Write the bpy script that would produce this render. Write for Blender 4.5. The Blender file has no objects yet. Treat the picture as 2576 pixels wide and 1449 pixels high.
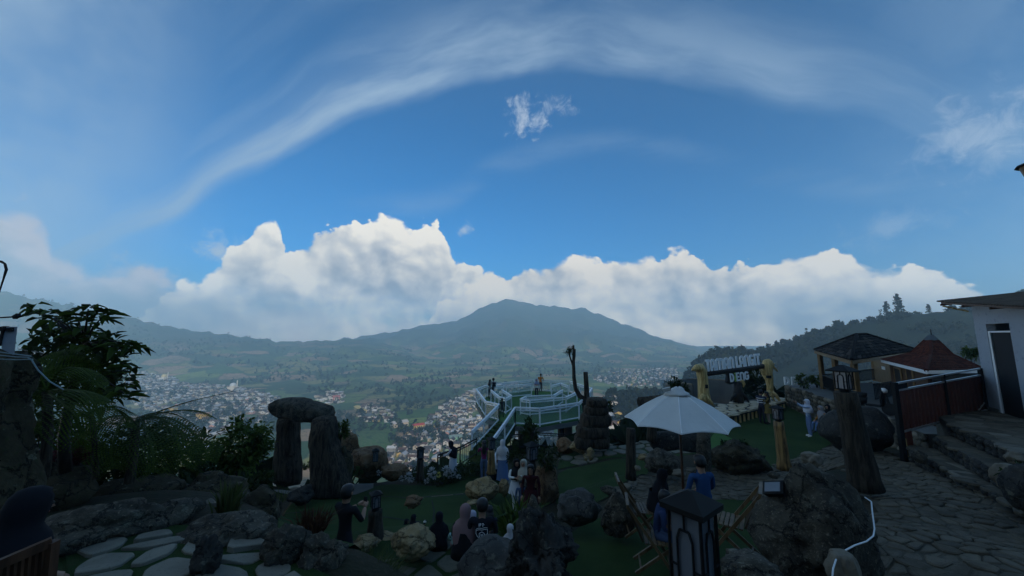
import bpy, bmesh, math, random
import numpy as np
from mathutils import Vector, Matrix, noise, Euler

SC = bpy.context.scene
COL = SC.collection
R = math.radians
rnd = random.Random(7)

# ------------------------------------------------------------------ camera
PITCH = R(7.4)
F = 920.0                      # focal length in pixels of a 2576 px wide picture
cam_d = bpy.data.cameras.new("camera")
cam_d.sensor_width = 36.0
cam_d.lens = 36.0 * F / 2576.0
cam_d.clip_start = 0.05
cam_d.clip_end = 30000
cam = bpy.data.objects.new("camera", cam_d)
COL.objects.link(cam)
cam.location = (0, 0, 0)
cam.rotation_euler = (math.pi / 2 + PITCH, 0, 0)
SC.camera = cam
CP, SP = math.cos(PITCH), math.sin(PITCH)

def ray(px, py):
    """direction through a photo point (2576 x 1449 scale), y forward = 1"""
    u = (px - 1288.0) / F
    v = (724.5 - py) / F
    y = CP - v * SP
    return Vector((u / y, 1.0, (SP + v * CP) / y))

def at(px, py, d):
    return ray(px, py) * d

def onz(px, py, z):
    r = ray(px, py)
    return r * (z / r.z)

def azel(px, py):
    r = ray(px, py).normalized()
    return math.degrees(math.atan2(r.x, r.y)), math.degrees(math.asin(r.z))

# ------------------------------------------------------------------ exposure
SC.view_settings.view_transform = 'Standard'
SC.view_settings.look = 'None'
SC.view_settings.gamma = 1.0
SC.view_settings.use_curve_mapping = False
SC.view_settings.exposure = 0.0
SC.render.engine = 'CYCLES'
SC.cycles.use_denoising = True
SC.cycles.max_bounces = 8
SC.cycles.volume_bounces = 1
SC.cycles.transparent_max_bounces = 16

# ------------------------------------------------------------------ sun and sky
SUN_EL, SUN_AZ = 20.0, 155.0       # degrees; azimuth clockwise from the view direction (+Y)
sun_d = bpy.data.lights.new("sun", 'SUN')
sun_d.energy = 3.8
sun_d.angle = R(0.5)
sun_d.color = (1.0, 0.86, 0.68)
sun = bpy.data.objects.new("sun", sun_d)
COL.objects.link(sun)
sdir = Vector((math.sin(R(SUN_AZ)) * math.cos(R(SUN_EL)), math.cos(R(SUN_AZ)) * math.cos(R(SUN_EL)), math.sin(R(SUN_EL))))
sun.rotation_euler = (-sdir).to_track_quat('-Z', 'Y').to_euler()

world = bpy.data.worlds.new("World")
SC.world = world
world.use_nodes = True
NT = world.node_tree
NT.nodes.clear()

class G:
    """tiny node-graph helper: every method returns an output socket"""
    def __init__(s, nt): s.nt = nt
    def n(s, t, **k):
        nd = s.nt.nodes.new(t)
        for a, b in k.items(): setattr(nd, a, b)
        return nd
    def inp(s, nd, i, v):
        if v is None: return
        if isinstance(v, bpy.types.NodeSocket): s.nt.links.new(v, nd.inputs[i])
        else: nd.inputs[i].default_value = v
    def m(s, op, a, b=None, c=None, clamp=False):
        nd = s.n('ShaderNodeMath', operation=op, use_clamp=clamp)
        s.inp(nd, 0, a); s.inp(nd, 1, b); s.inp(nd, 2, c)
        return nd.outputs[0]
    def add(s, a, b): return s.m('ADD', a, b)
    def mul(s, a, b): return s.m('MULTIPLY', a, b)
    def sub(s, a, b): return s.m('SUBTRACT', a, b)
    def ss(s, x, lo, hi, a=0.0, b=1.0):
        nd = s.n('ShaderNodeMapRange', interpolation_type='SMOOTHSTEP')
        s.inp(nd, 0, x); s.inp(nd, 1, lo); s.inp(nd, 2, hi); s.inp(nd, 3, a); s.inp(nd, 4, b)
        return nd.outputs[0]
    def lin(s, x, lo, hi, a=0.0, b=1.0):
        nd = s.n('ShaderNodeMapRange')
        s.inp(nd, 0, x); s.inp(nd, 1, lo); s.inp(nd, 2, hi); s.inp(nd, 3, a); s.inp(nd, 4, b)
        return nd.outputs[0]
    def xyz(s, x, y, z=0.0):
        nd = s.n('ShaderNodeCombineXYZ')
        s.inp(nd, 0, x); s.inp(nd, 1, y); s.inp(nd, 2, z)
        return nd.outputs[0]
    def sep(s, v):
        nd = s.n('ShaderNodeSeparateXYZ'); s.inp(nd, 0, v)
        return nd.outputs
    def noise(s, vec, scale, detail=4.0, rough=0.55, dist=0.0, lac=2.0, color=False):
        nd = s.n('ShaderNodeTexNoise')
        s.inp(nd, 'Vector', vec); s.inp(nd, 'Scale', scale); s.inp(nd, 'Detail', detail)
        s.inp(nd, 'Roughness', rough); s.inp(nd, 'Distortion', dist); s.inp(nd, 'Lacunarity', lac)
        return nd.outputs[1 if color else 0]
    def vor(s, vec, scale, feature='F1', out=0, rand=1.0):
        nd = s.n('ShaderNodeTexVoronoi', feature=feature)
        s.inp(nd, 'Vector', vec); s.inp(nd, 'Scale', scale); s.inp(nd, 'Randomness', rand)
        return nd.outputs[out]
    def mix(s, f, a, b, mode='MIX'):
        nd = s.n('ShaderNodeMix', data_type='RGBA', blend_type=mode)
        s.inp(nd, 0, f)
        s.inp(nd, 6, a if isinstance(a, bpy.types.NodeSocket) else (*a, 1) if len(a) == 3 else a)
        s.inp(nd, 7, b if isinstance(b, bpy.types.NodeSocket) else (*b, 1) if len(b) == 3 else b)
        return nd.outputs[2]
    def ramp(s, f, stops, interp='LINEAR'):
        nd = s.n('ShaderNodeValToRGB'); cr = nd.color_ramp; cr.interpolation = interp
        while len(cr.elements) < len(stops): cr.elements.new(0.5)
        for e, (p, c) in zip(cr.elements, sorted(stops, key=lambda q: q[0])):
            e.position = p; e.color = (*c, 1)
        s.inp(nd, 0, f)
        return nd.outputs[0]
    def curve(s, x, pts, lo, hi, vlo, vhi):
        """piecewise function of x over [lo, hi] with values in [vlo, vhi]"""
        nd = s.n('ShaderNodeFloatCurve')
        c = nd.mapping.curves[0]
        P = [(min(1, max(0, (p - lo) / (hi - lo))), (v - vlo) / (vhi - vlo)) for p, v in sorted(pts)]
        while len(c.points) < len(P): c.points.new(0.5, 0.5)
        for q, (p, v) in zip(c.points, P):
            q.location = (p, v); q.handle_type = 'AUTO'
        nd.mapping.use_clip = False
        nd.mapping.update()
        s.inp(nd, 1, s.lin(x, lo, hi))
        return s.lin(nd.outputs[0], 0.0, 1.0, vlo, vhi)

def build_sky():
    g = G(NT)
    sky = g.n('ShaderNodeTexSky', sky_type='NISHITA')
    sky.sun_disc = False
    sky.sun_elevation = R(SUN_EL)
    sky.sun_rotation = R(SUN_AZ)
    sky.altitude = 1500
    sky.air_density = 1.0
    sky.dust_density = 0.1
    sky.ozone_density = 6.0
    STR = 0.13
    hs = g.n('ShaderNodeHueSaturation')
    hs.inputs['Hue'].default_value = 0.496; hs.inputs['Saturation'].default_value = 1.95; hs.inputs['Value'].default_value = 1.03
    g.inp(hs, 'Color', sky.outputs[0])
    skyc = hs.outputs[0]
    d = g.n('ShaderNodeTexCoord').outputs['Generated']
    x, y, z = g.sep(d)
    az = g.mul(g.m('ARCTAN2', x, y), 57.29578)
    el = g.mul(g.m('ARCSINE', z), 57.29578)
    k = 1 / STR                                  # so that cloud colours are radiances
    C = lambda r, gg, b: (r * k, gg * k, b * k)
    P = g.xyz(g.mul(az, 0.1), g.mul(el, 0.1))    # 10 degrees = 1 unit

    # --- veil of cirrus over the upper sky
    warp = g.noise(P, 0.6, 3.0, 0.5)
    warp2 = g.noise(g.xyz(g.mul(az, 0.035), g.mul(el, 0.16), 3.0), 1.0, 6.0, 0.62)
    arch = [azel(*q) for q in ((330, 640), (420, 600), (520, 520), (700, 408), (900, 305), (1100, 248), (1300, 205), (1500, 190), (1700, 215), (1900, 255), (2100, 300), (2300, 350), (2500, 430))]
    f1 = g.curve(az, [(-90, -10), (-60, 0)] + arch + [(75, 12), (90, 5)], -90, 90, -20, 50)
    dd = g.sub(g.add(el, g.mul(g.sub(warp, 0.5), 5.0)), f1)
    band = g.mul(g.ss(dd, -0.6, 2.4), g.ss(dd, 2.2, 12.0, 1.0, 0.12))
    strk = g.mul(g.ss(g.noise(g.xyz(g.mul(az, 0.045), g.mul(dd, 0.24), 7.0), 1.0, 5.0, 0.55), 0.30, 0.72, 0.30, 1.0), g.ss(warp, 0.25, 0.6, 0.7, 1.0))
    side = g.ss(az, -12.0, 30.0, 1.0, 0.62)
    cir = g.mul(g.mul(g.mul(band, strk), side), 1.0)
    # second thin band
    arch2 = [azel(*q) for q in ((700, 560), (900, 535), (1100, 508), (1300, 400), (1500, 368), (1700, 385), (1900, 425), (2200, 470))]
    f2 = g.curve(az, [(-90, 5)] + arch2 + [(90, 5)], -90, 90, -20, 50)
    d2 = g.m('ABSOLUTE', g.sub(g.add(el, g.mul(g.sub(warp, 0.5), 3.0)), f2))
    cir2 = g.mul(g.mul(g.ss(d2, 0.0, 3.0, 1.0, 0.0), g.ss(warp2, 0.35, 0.7)), g.mul(g.ss(az, -34.0, -22.0), 0.20))
    # general high veil towards the top and the two sides
    top = g.ss(el, 28.0, 52.0, 0.0, 0.10)
    lft = g.mul(g.ss(az, -36.0, -60.0), g.ss(g.noise(P, 0.7, 4.0, 0.6), 0.3, 0.62, 0.30, 0.75))
    rgt = g.mul(g.ss(az, 38.0, 60.0), g.ss(g.noise(P, 0.9, 4.0, 0.6), 0.35, 0.65, 0.04, 0.24))
    c = g.m('MAXIMUM', cir, cir2)
    c = g.m('MAXIMUM', c, g.mul(top, g.ss(warp2, 0.2, 0.8, 0.6, 1.2)))
    c = g.m('MAXIMUM', c, g.m('MAXIMUM', lft, rgt))
    skyc = g.mix(g.m('MINIMUM', c, 0.95), skyc, C(0.36, 0.50, 0.66))

    # --- cumulus banks: a top line over the azimuth, ragged by noise
    def wisp(px, py, ra, re, amt, rot=0.0):
        a0, e0 = azel(px, py)
        da, de = g.mul(g.sub(az, a0), 1 / ra), g.mul(g.sub(el, e0), 1 / re)
        rr = g.m('SQRT', g.add(g.mul(da, da), g.mul(de, de)))
        nz = g.noise(P, 4.5, 8.0, 0.66, 0.5)
        return g.mul(g.ss(g.sub(g.add(g.mul(g.sub(nz, 0.5), 1.6), 0.62), g.mul(rr, 0.55)), 0.22, 0.80), amt)
    w = wisp(1325, 295, 5.4, 4.4, 0.8)
    w = g.m('MAXIMUM', w, wisp(1400, 268, 4.0, 2.4, 0.5))
    w = g.m('MAXIMUM', w, wisp(2450, 340, 7.0, 6.0, 0.42))
    w = g.m('MAXIMUM', w, wisp(2240, 575, 7.0, 3.0, 0.28))
    w = g.m('MAXIMUM', w, wisp(550, 625, 4.4, 3.4, 0.8))
    w = g.m('MAXIMUM', w, wisp(1168, 580, 2.4, 2.2, 0.75))
    skyc = g.mix(w, skyc, C(0.62, 0.70, 0.80))

    def bank(pts, seed, amp, soft, dens, bright, low, dark, fade=1.0):
        nonlocal skyc
        tops = [azel(*q) for q in pts]
        f = g.curve(az, [(-90, tops[0][1])] + tops + [(90, tops[-1][1])], -90, 90, -20, 50)
        off = g.xyz(g.add(g.mul(az, 0.1), seed), g.mul(el, 0.115))
        n1 = g.noise(off, 1.9, 12.0, 0.58, 0.2)
        vw = g.n('ShaderNodeVectorMath', operation='ADD')
        g.inp(vw, 0, off)
        sc = g.n('ShaderNodeVectorMath', operation='SCALE')
        g.inp(sc, 0, g.noise(off, 4.0, 7.0, 0.6, color=True)); g.inp(sc, 'Scale', 0.22)
        g.inp(vw, 1, sc.outputs[0])
        W = vw.outputs[0]
        puff, puff2, puff3 = g.vor(W, 2.6, 'SMOOTH_F1'), g.vor(W, 6.0, 'SMOOTH_F1'), g.vor(W, 14.0, 'SMOOTH_F1')
        pf = g.add(g.mul(g.sub(0.42, puff), 0.52), g.add(g.mul(g.sub(0.42, puff2), 0.42), g.mul(g.sub(0.42, puff3), 0.13)))
        edge = g.add(g.mul(g.sub(n1, 0.5), amp), g.mul(pf, amp * 1.15))
        h = g.add(g.sub(f, el), edge)            # degrees below the ragged top
        wsp = g.ss(g.noise(off, 1.3, 2.0, 0.5), 0.42, 0.66)      # crisp in places, wispy in others
        a = g.mul(g.ss(h, 0.0, g.add(soft, g.mul(wsp, 1.1))), g.mul(g.ss(g.add(el, g.mul(g.sub(n1, 0.5), 9.0)), -1.0, 6.5, fade, 1.0), dens))
        off2 = g.n('ShaderNodeVectorMath', operation='ADD'); g.inp(off2, 0, off); off2.inputs[1].default_value = (0.08, 0.10, 0)
        ns = g.noise(off, 1.9, 5.0, 0.5, 0.2)
        n2 = g.noise(off2.outputs[0], 1.9, 5.0, 0.5, 0.2)
        nb = g.noise(off, 0.8, 4.0, 0.5)
        sh = g.add(g.add(g.mul(g.sub(ns, n2), 1.7), g.mul(pf, g.ss(h, 0.0, 7.0, 1.15, 0.55))), g.mul(g.sub(nb, 0.47), 2.4))
        sh = g.add(sh, g.ss(h, 0.0, 6.0, 0.24, -0.06))
        col = g.ramp(g.add(sh, 0.45), [(0.0, dark), (0.40, low), (0.78, bright)])
        sc2 = g.n('ShaderNodeVectorMath', operation='SCALE'); g.inp(sc2, 0, col); g.inp(sc2, 'Scale', g.ss(el, -1.0, 10.0, 2.3 * k, 1.04 * k))
        skyc = g.mix(a, skyc, sc2.outputs[0])
    BR, LO, DK = (1.20, 1.10, 0.93), (0.74, 0.72, 0.69), (0.36, 0.40, 0.46)
    bank([(-200, 480), (0, 480), (70, 490), (120, 540), (150, 640), (240, 655), (340, 640), (420, 690), (520, 715), (700, 750), (900, 775), (1100, 790), (1200, 840), (1300, 900)], 0.0, 5.0, 2.2, 0.85, (0.70, 0.62, 0.62), (0.38, 0.42, 0.47), (0.27, 0.33, 0.41))
    bank([(300, 800), (420, 740), (520, 690), (575, 625), (620, 590), (690, 560), (725, 625), (790, 590), (840, 570), (930, 560), (975, 535), (1020, 560), (1085, 540), (1120, 600), (1150, 660), (1250, 690), (1400, 800), (1500, 900)], 4.3, 4.2, 0.32, 0.98, BR, LO, DK, 0.35)
    bank([(1000, 900), (1120, 740), (1230, 700), (1310, 685), (1380, 660), (1450, 640), (1560, 655), (1680, 640), (1745, 632), (1800, 670), (1850, 660), (1950, 655), (2050, 640), (2100, 630), (2150, 645), (2220, 680), (2300, 665), (2370, 690), (2450, 710), (2530, 735), (2650, 760), (2900, 830)], 9.1, 4.0, 0.32, 0.98, (1.24, 1.10, 0.90), (0.86, 0.80, 0.72), (0.40, 0.43, 0.48))
    bg = g.n('ShaderNodeBackground')
    g.inp(bg, 0, skyc); bg.inputs[1].default_value = STR
    out = g.n('ShaderNodeOutputWorld')
    NT.links.new(bg.outputs[0], out.inputs[0])
build_sky()
world.cycles.sampling_method = 'MANUAL'
world.cycles.sample_map_resolution = 512

# ------------------------------------------------------------------ object helpers
def tag(o, label=None, cat=None, group=None, kind=None):
    if label: o['label'] = label
    if cat: o['category'] = cat
    if group: o['group'] = group
    if kind: o['kind'] = kind
    return o

def mesh(name, verts, faces, mats=(), smooth=False, mi=None):
    me = bpy.data.meshes.new(name)
    me.from_pydata([tuple(v) for v in verts], [], faces)
    for m in (mats if isinstance(mats, (list, tuple)) else (mats,)): me.materials.append(m)
    if mi is not None: me.polygons.foreach_set('material_index', mi)
    if smooth: me.polygons.foreach_set('use_smooth', [True] * len(me.polygons))
    me.update()
    return me

def link(name, me, parent=None, loc=None, kind=None):
    o = bpy.data.objects.new(name, me)
    COL.objects.link(o)
    if parent is not None: o.parent = parent
    if loc is not None: o.location = loc
    if kind: o['kind'] = kind
    return o

def empty(name, label, cat, loc=(0, 0, 0), rz=0.0, group=None):
    o = link(name, None, loc=loc)
    o.rotation_euler = (0, 0, rz)
    o.empty_display_size = 0.2
    return tag(o, label, cat, group)

def grid_mesh(name, X, Y, Z, mat, smooth=True):
    n, m = X.shape
    v = np.stack([X, Y, Z], -1).reshape(-1, 3)
    i = np.arange(n * m).reshape(n, m)
    f = np.stack([i[:-1, :-1], i[1:, :-1], i[1:, 1:], i[:-1, 1:]], -1).reshape(-1, 4)
    me = bpy.data.meshes.new(name)
    me.from_pydata(v.tolist(), [], f.tolist())
    me.materials.append(mat)
    if smooth: me.polygons.foreach_set('use_smooth', [True] * len(me.polygons))
    me.update()
    return me

# ------------------------------------------------------------------ materials
def material(name, build, rough=0.8, spec=0.3):
    m = bpy.data.materials.new(name)
    m.use_nodes = True
    nt = m.node_tree
    b = nt.nodes['Principled BSDF']
    b.inputs['Roughness'].default_value = rough
    b.inputs['Specular IOR Level'].default_value = spec
    g = G(nt)
    r = build(g, b)
    if r is not None:
        if isinstance(r, bpy.types.NodeSocket): nt.links.new(r, b.inputs['Base Color'])
        else: b.inputs['Base Color'].default_value = (*r, 1)
    return m

def bump(g, b, h, strength=0.5, dist=0.02):
    n = g.n('ShaderNodeBump'); n.inputs['Strength'].default_value = strength; n.inputs['Distance'].default_value = dist
    g.inp(n, 'Height', h)
    g.nt.links.new(n.outputs[0], b.inputs['Normal'])

def objco(g): return g.n('ShaderNodeTexCoord').outputs['Object']
def posco(g): return g.n('ShaderNodeNewGeometry').outputs['Position']
def orand(g): return g.n('ShaderNodeObjectInfo').outputs['Random']

STONE = (0.68, 0.61, 0.48)
CRACKED = ('lava_rock', 'mossy_rock', 'basalt', 'blue_grey_rock', 'limestone', 'brown_cut_rock')
def speckled(c1, c2, c3=None, scale=6.0, fine=40.0, bs=0.6, bd=0.02, world=False, rough=0.85, var=0.25, name='stone', spec=0.25):
    c1, c2, c3 = [None if c is None else (c[0] * STONE[0], c[1] * STONE[1], c[2] * STONE[2]) for c in (c1, c2, c3)]
    def build(g, b):
        p = posco(g) if world else objco(g)
        n = g.noise(p, scale, 6.0, 0.6)
        f = g.noise(p, fine, 4.0, 0.6)
        col = g.mix(g.ss(n, 0.35, 0.65), c1, c2)
        if c3: col = g.mix(g.ss(f, 0.55, 0.72), col, c3)
        if name in CRACKED:
            wp = g.n('ShaderNodeVectorMath', operation='ADD'); sv = g.n('ShaderNodeVectorMath', operation='SCALE')
            g.inp(sv, 0, g.noise(p, 3.5, 5.0, 0.65, color=True)); sv.inputs['Scale'].default_value = 0.55
            g.inp(wp, 0, p); g.inp(wp, 1, sv.outputs[0])
            ck = g.vor(wp.outputs[0], 2.3, 'DISTANCE_TO_EDGE')
            col = g.mix(g.ss(ck, 0.0, 0.045, 0.85, 0.0), col, tuple(0.22 * v for v in c1))
            li = g.noise(p, 7.0, 3.0, 0.7)
            col = g.mix(g.ss(li, 0.60, 0.68, 0.0, 0.55), col, (0.16, 0.16, 0.12))
            n = g.sub(n, g.ss(ck, 0.0, 0.06, 0.5, 0.0))
        hsv = g.n('ShaderNodeHueSaturation')
        g.inp(hsv, 'Color', col); g.inp(hsv, 'Value', g.lin(g.add(g.mul(orand(g), 0.6), g.mul(f, 0.4)), 0.0, 1.0, 1 - var, 1 + var))
        bump(g, b, g.add(g.mul(n, 0.6), g.mul(f, 0.5)), bs, bd)
        return hsv.outputs[0]
    return material(name, build, rough, spec)

def plain(name, c, rough=0.6, spec=0.3, var=0.12, scale=9.0, bs=0.0, metal=0.0):
    def build(g, b):
        n = g.noise(objco(g), scale, 5.0, 0.6)
        b.inputs['Metallic'].default_value = metal
        if bs: bump(g, b, n, bs, 0.01)
        return g.mix(n, tuple(x * (1 - var) for x in c), tuple(min(1, x * (1 + var)) for x in c))
    return material(name, build, rough, spec)

def mat_valley():
    def build(g, b):
        p = posco(g)
        x, y, z = g.sep(p)
        q = g.xyz(x, y)
        wv = g.n('ShaderNodeVectorMath', operation='ADD')
        sc = g.n('ShaderNodeVectorMath', operation='SCALE')
        g.inp(sc, 0, g.noise(q, 0.006, 4.0, 0.6, color=True)); sc.inputs['Scale'].default_value = 90.0
        g.inp(wv, 0, q); g.inp(wv, 1, sc.outputs[0])
        w = wv.outputs[0]
        cell = g.vor(w, 0.016, 'F1', 1)
        r1, r2, r3 = g.sep(cell)
        fields = g.ramp(r1, [(0.0, (0.045, 0.090, 0.018)), (0.25, (0.07, 0.14, 0.026)), (0.42, (0.20, 0.26, 0.045)), (0.60, (0.10, 0.16, 0.035)), (0.68, (0.30, 0.27, 0.08)), (0.82, (0.40, 0.25, 0.13)), (0.93, (0.46, 0.29, 0.16))], 'CONSTANT')
        big = g.noise(q, 0.004, 4.0, 0.6)
        fields = g.mix(g.ss(big, 0.42, 0.66, 0.0, 0.6), fields, (0.033, 0.058, 0.025))
        # crop rows and terraces
        st = g.n('ShaderNodeTexWave', wave_type='BANDS', bands_direction='DIAGONAL')
        g.inp(st, 'Vector', w); st.inputs['Scale'].default_value = 0.09; st.inputs['Distortion'].default_value = 3.0
        fields = g.mix(g.mul(g.ss(st.outputs[1], 0.5, 0.9), g.mul(r2, 0.35)), fields, (0.19, 0.15, 0.09))
        edge = g.vor(w, 0.016, 'DISTANCE_TO_EDGE')
        fields = g.mix(g.ss(edge, 0.0, 0.06, 0.6, 0.0), fields, (0.025, 0.045, 0.02))
        dots = g.noise(q, 0.09, 4.0, 0.7)
        fields = g.mix(g.mul(g.ss(dots, 0.52, 0.62), g.ss(big, 0.3, 0.6, 0.25, 0.9)), fields, (0.018, 0.036, 0.016))
        high = g.mul(g.ss(z, -85.0, -10.0), g.ss(y, 1000.0, 1500.0))
        fields = g.mix(g.mul(high, 0.85), fields, g.mix(g.noise(q, 0.03, 5.0, 0.65), (0.022, 0.042, 0.020), (0.055, 0.085, 0.035)))
        return fields
    return material("fields", build, 0.95, 0.1)

def mat_forest():
    def build(g, b):
        p = posco(g)
        n = g.noise(p, 0.05, 6.0, 0.65)
        f = g.noise(p, 0.5, 5.0, 0.65)
        c = g.mix(g.ss(n, 0.35, 0.7), (0.009, 0.017, 0.008), (0.020, 0.031, 0.012))
        c = g.mix(g.ss(f, 0.55, 0.75), c, (0.03, 0.04, 0.016))
        c = g.mix(g.ss(g.noise(p, 0.02, 3.0, 0.5), 0.56, 0.68, 0.0, 0.6), c, (0.06, 0.038, 0.024))
        bump(g, b, f, 1.0, 1.5)
        return c
    return material("hill_scrub", build, 0.95, 0.1)

def mat_earth():
    return speckled((0.045, 0.038, 0.026), (0.028, 0.034, 0.016), (0.07, 0.06, 0.045), 0.8, 14.0, 0.8, 0.06, True, 0.95, name='earth')

M = {}
M['valley'] = mat_valley()
M['forest'] = mat_forest()
M['earth'] = mat_earth()

# ------------------------------------------------------------------ heights
FLOOR = -120.0
NEAR_PTS = [(100, 1440, -2.2), (300, 1400, -2.2), (500, 1420, -2.2), (700, 1440, -2.4), (430, 1340, -2.3), (200, 1330, -2.4),
            (1060, 1400, -4.0), (980, 1445, -3.9), (1150, 1445, -4.0), (300, 1240, -4.2), (600, 1215, -5.3), (100, 1190, -4.2), (450, 1160, -5.6),
            (750, 1300, -5.3), (900, 1335, -5.1), (1100, 1300, -5.3), (1250, 1280, -5.3), (1000, 1230, -5.7), (1150, 1210, -5.9),
            (740, 1210, -5.8), (900, 1215, -5.8), (1340, 1330, -5.2), (1270, 1210, -6.0), (1215, 1210, -6.0), (1180, 1165, -6.1), (1010, 1190, -6.1),
            (1450, 1210, -5.2), (1540, 1190, -5.1), (1440, 1165, -5.3), (1560, 1130, -5.1), (1640, 1120, -5.0),
            (1500, 1400, -4.2), (1850, 1420, -4.2), (1650, 1440, -4.2), (1450, 1340, -4.5), (1720, 1330, -4.35), (1880, 1300, -4.3),
            (1600, 1210, -4.6), (1800, 1205, -4.5), (1900, 1175, -4.5), (1980, 1190, -4.4), (2000, 1130, -4.5), (2050, 1060, -4.5), (1900, 1065, -4.5), (1820, 1100, -4.6),
            (2180, 1225, -3.65), (2400, 1300, -3.35), (2300, 1400, -3.15), (2560, 1440, -3.0), (2280, 1160, -3.55), (2400, 1215, -3.45), (2490, 1250, -3.4), (2100, 1440, -3.3), (2230, 1190, -3.6)]
_np = np.array([[*onz(a, b, z)] for a, b, z in NEAR_PTS] + [[-3, 0, -2.2], [0, -3, -2.2], [-6, 3, -2.2], [-12, 6, -3.6], [-14, 10, -5.5], [4, -3, -2.4], [9, 0, -2.6], [16, 6, -2.0], [24, 14, -2.0], [22, 24, -4.2], [10, 27, -4.5], [35, 20, -3.0], [0, 2.5, -2.6], [2.5, 3, -3.6]])
NEAR_POLY = [(-60, -60), (-60, 4), (-30, 5), (-18, 8.5), (-12, 12.2), (-9, 14.4), (-6, 15.2), (-2.5, 16.6), (0, 19), (3, 18.6), (5.2, 17.6), (6.6, 18.2), (8.4, 20.5), (11, 23), (15, 25), (22, 26), (36, 28), (60, 28), (70, -60)]

def near_h(x, y):
    x = np.asarray(x, float); y = np.asarray(y, float)
    num = np.zeros_like(x); den = np.zeros_like(x)
    for a, b, z in _np:
        w = 1.0 / ((x - a) ** 2 + (y - b) ** 2 + 0.25) ** 2
        num += w * z; den += w
    return num / den

def poly_dist(x, y, poly):
    """distance outside the polygon (0 inside)"""
    x = np.asarray(x, float); y = np.asarray(y, float)
    d = np.full(x.shape, 1e9); inside = np.zeros(x.shape, bool)
    n = len(poly)
    for i in range(n):
        ax, ay = poly[i]; bx, by = poly[(i + 1) % n]
        ex, ey = bx - ax, by - ay
        t = np.clip(((x - ax) * ex + (y - ay) * ey) / (ex * ex + ey * ey), 0, 1)
        d = np.minimum(d, np.hypot(x - ax - t * ex, y - ay - t * ey))
        c = (ay > y) != (by > y)
        with np.errstate(divide='ignore', invalid='ignore'):
            xx = ax + (y - ay) * ex / (ey if ey else 1e-9)
        inside ^= c & (x < xx)
    return np.where(inside, 0.0, d)

def table(pts):
    q = [(ray(a, b).x, ray(a, b).z) for a, b in pts]
    q.sort()
    return np.array([a for a, _ in q]), np.array([b for _, b in q])

T_LEFT = table([(-900, 700), (-500, 695), (-200, 700), (0, 728), (60, 745), (130, 757), (190, 768), (250, 785), (330, 797), (390, 812), (450, 826), (520, 835), (600, 845), (700, 858), (800, 857), (880, 852), (960, 862), (1060, 885), (1200, 905), (1400, 930)])
T_MID = table([(500, 930), (700, 885), (820, 858), (900, 848), (960, 838), (1010, 832), (1060, 818), (1110, 812), (1150, 806), (1185, 788), (1210, 774), (1240, 763), (1265, 754), (1285, 752), (1310, 758), (1345, 766), (1400, 771), (1430, 776), (1460, 774), (1500, 786), (1535, 802), (1570, 814), (1630, 838), (1700, 860), (1800, 882), (2000, 905), (2400, 905), (3000, 860)])
T_BACK = table([(1300, 880), (1400, 820), (1480, 800), (1540, 778), (1575, 784), (1620, 802), (1700, 840), (1800, 870), (1900, 900)])
T_RIGHT = table([(1380, 1400), (1470, 1120), (1500, 1050), (1515, 1018), (1540, 1000), (1600, 990), (1680, 987), (1715, 965), (1740, 930), (1760, 906), (1780, 890), (1800, 884), (1850, 882), (1880, 890), (1905, 886), (1960, 866), (2000, 852), (2060, 836), (2120, 822), (2200, 802), (2270, 790), (2340, 786), (2400, 778), (2450, 775), (2500, 765), (2576, 735), (2700, 690), (3000, 640), (3600, 600)])

def fbm(x, y, s, seed=0.0, octv=4):
    out = np.zeros(np.shape(x))
    xs, ys = np.ravel(x), np.ravel(y)
    r = np.array([noise.fractal(Vector((a * s + seed, b * s - seed, seed)), 0.9, 2.1, octv) for a, b in zip(xs, ys)])
    return r.reshape(np.shape(x))

def far_h(x, y, rough=True):
    x = np.asarray(x, float); y = np.maximum(np.asarray(y, float), 1.0)
    u = x / y
    n1 = fbm(x, y, 1 / 420.0, 3.0) if rough else np.zeros(x.shape)
    n2 = fbm(x, y, 1 / 90.0, 8.0) if rough else np.zeros(x.shape)
    z = FLOOR + np.clip((y - 900) / 1500, 0, 1) * 14 + 3.0 * n1 * np.clip(y / 500, 0, 1) + 0.8 * n2
    def ridge(T, y0, yc, p, back, amp):
        us, ss = T
        Y0 = np.interp(u, *y0) if isinstance(y0, tuple) else y0
        Yc = np.interp(u, *yc) if isinstance(yc, tuple) else yc
        zc = np.interp(u, us, ss) * Yc
        if amp > 15: zc = zc + Yc * (0.0065 * fbm(u * 1000, u * 0, 1 / 26.0, amp, 5) + 0.002 * fbm(u * 1000, u * 0, 1 / 5.0, amp, 3))
        t = np.clip((y - Y0) / (Yc - Y0), 0, 1)
        up = FLOOR + (zc - FLOOR) * t ** p
        up = up + amp * (n1 * 1.0 + n2 * 0.35) * np.sin(np.pi * t) * np.clip((zc - FLOOR) / 100, 0, 1)
        dn = zc - (y - Yc) * back
        return np.where(y <= Yc, up, dn)
    z = np.maximum(z, ridge(T_LEFT, 950.0, ([-2.5, -1.4, -0.4, 0.2], [1150, 1350, 2000, 2300]), 1.15, 0.25, 22))
    z = np.maximum(z, ridge(T_MID, 1500.0, 2900.0, 1.35, 0.3, 60))
    rr = ridge(T_RIGHT, ([0.1, 0.5, 1.4], [120, 90, 60]), ([0.1, 0.45, 0.8, 1.4, 2.5], [300, 380, 360, 300, 260]), 0.85, 0.35, 7)
    z = np.maximum(z, np.where(u > 0.1, rr, -1e3))
    return z

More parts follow.
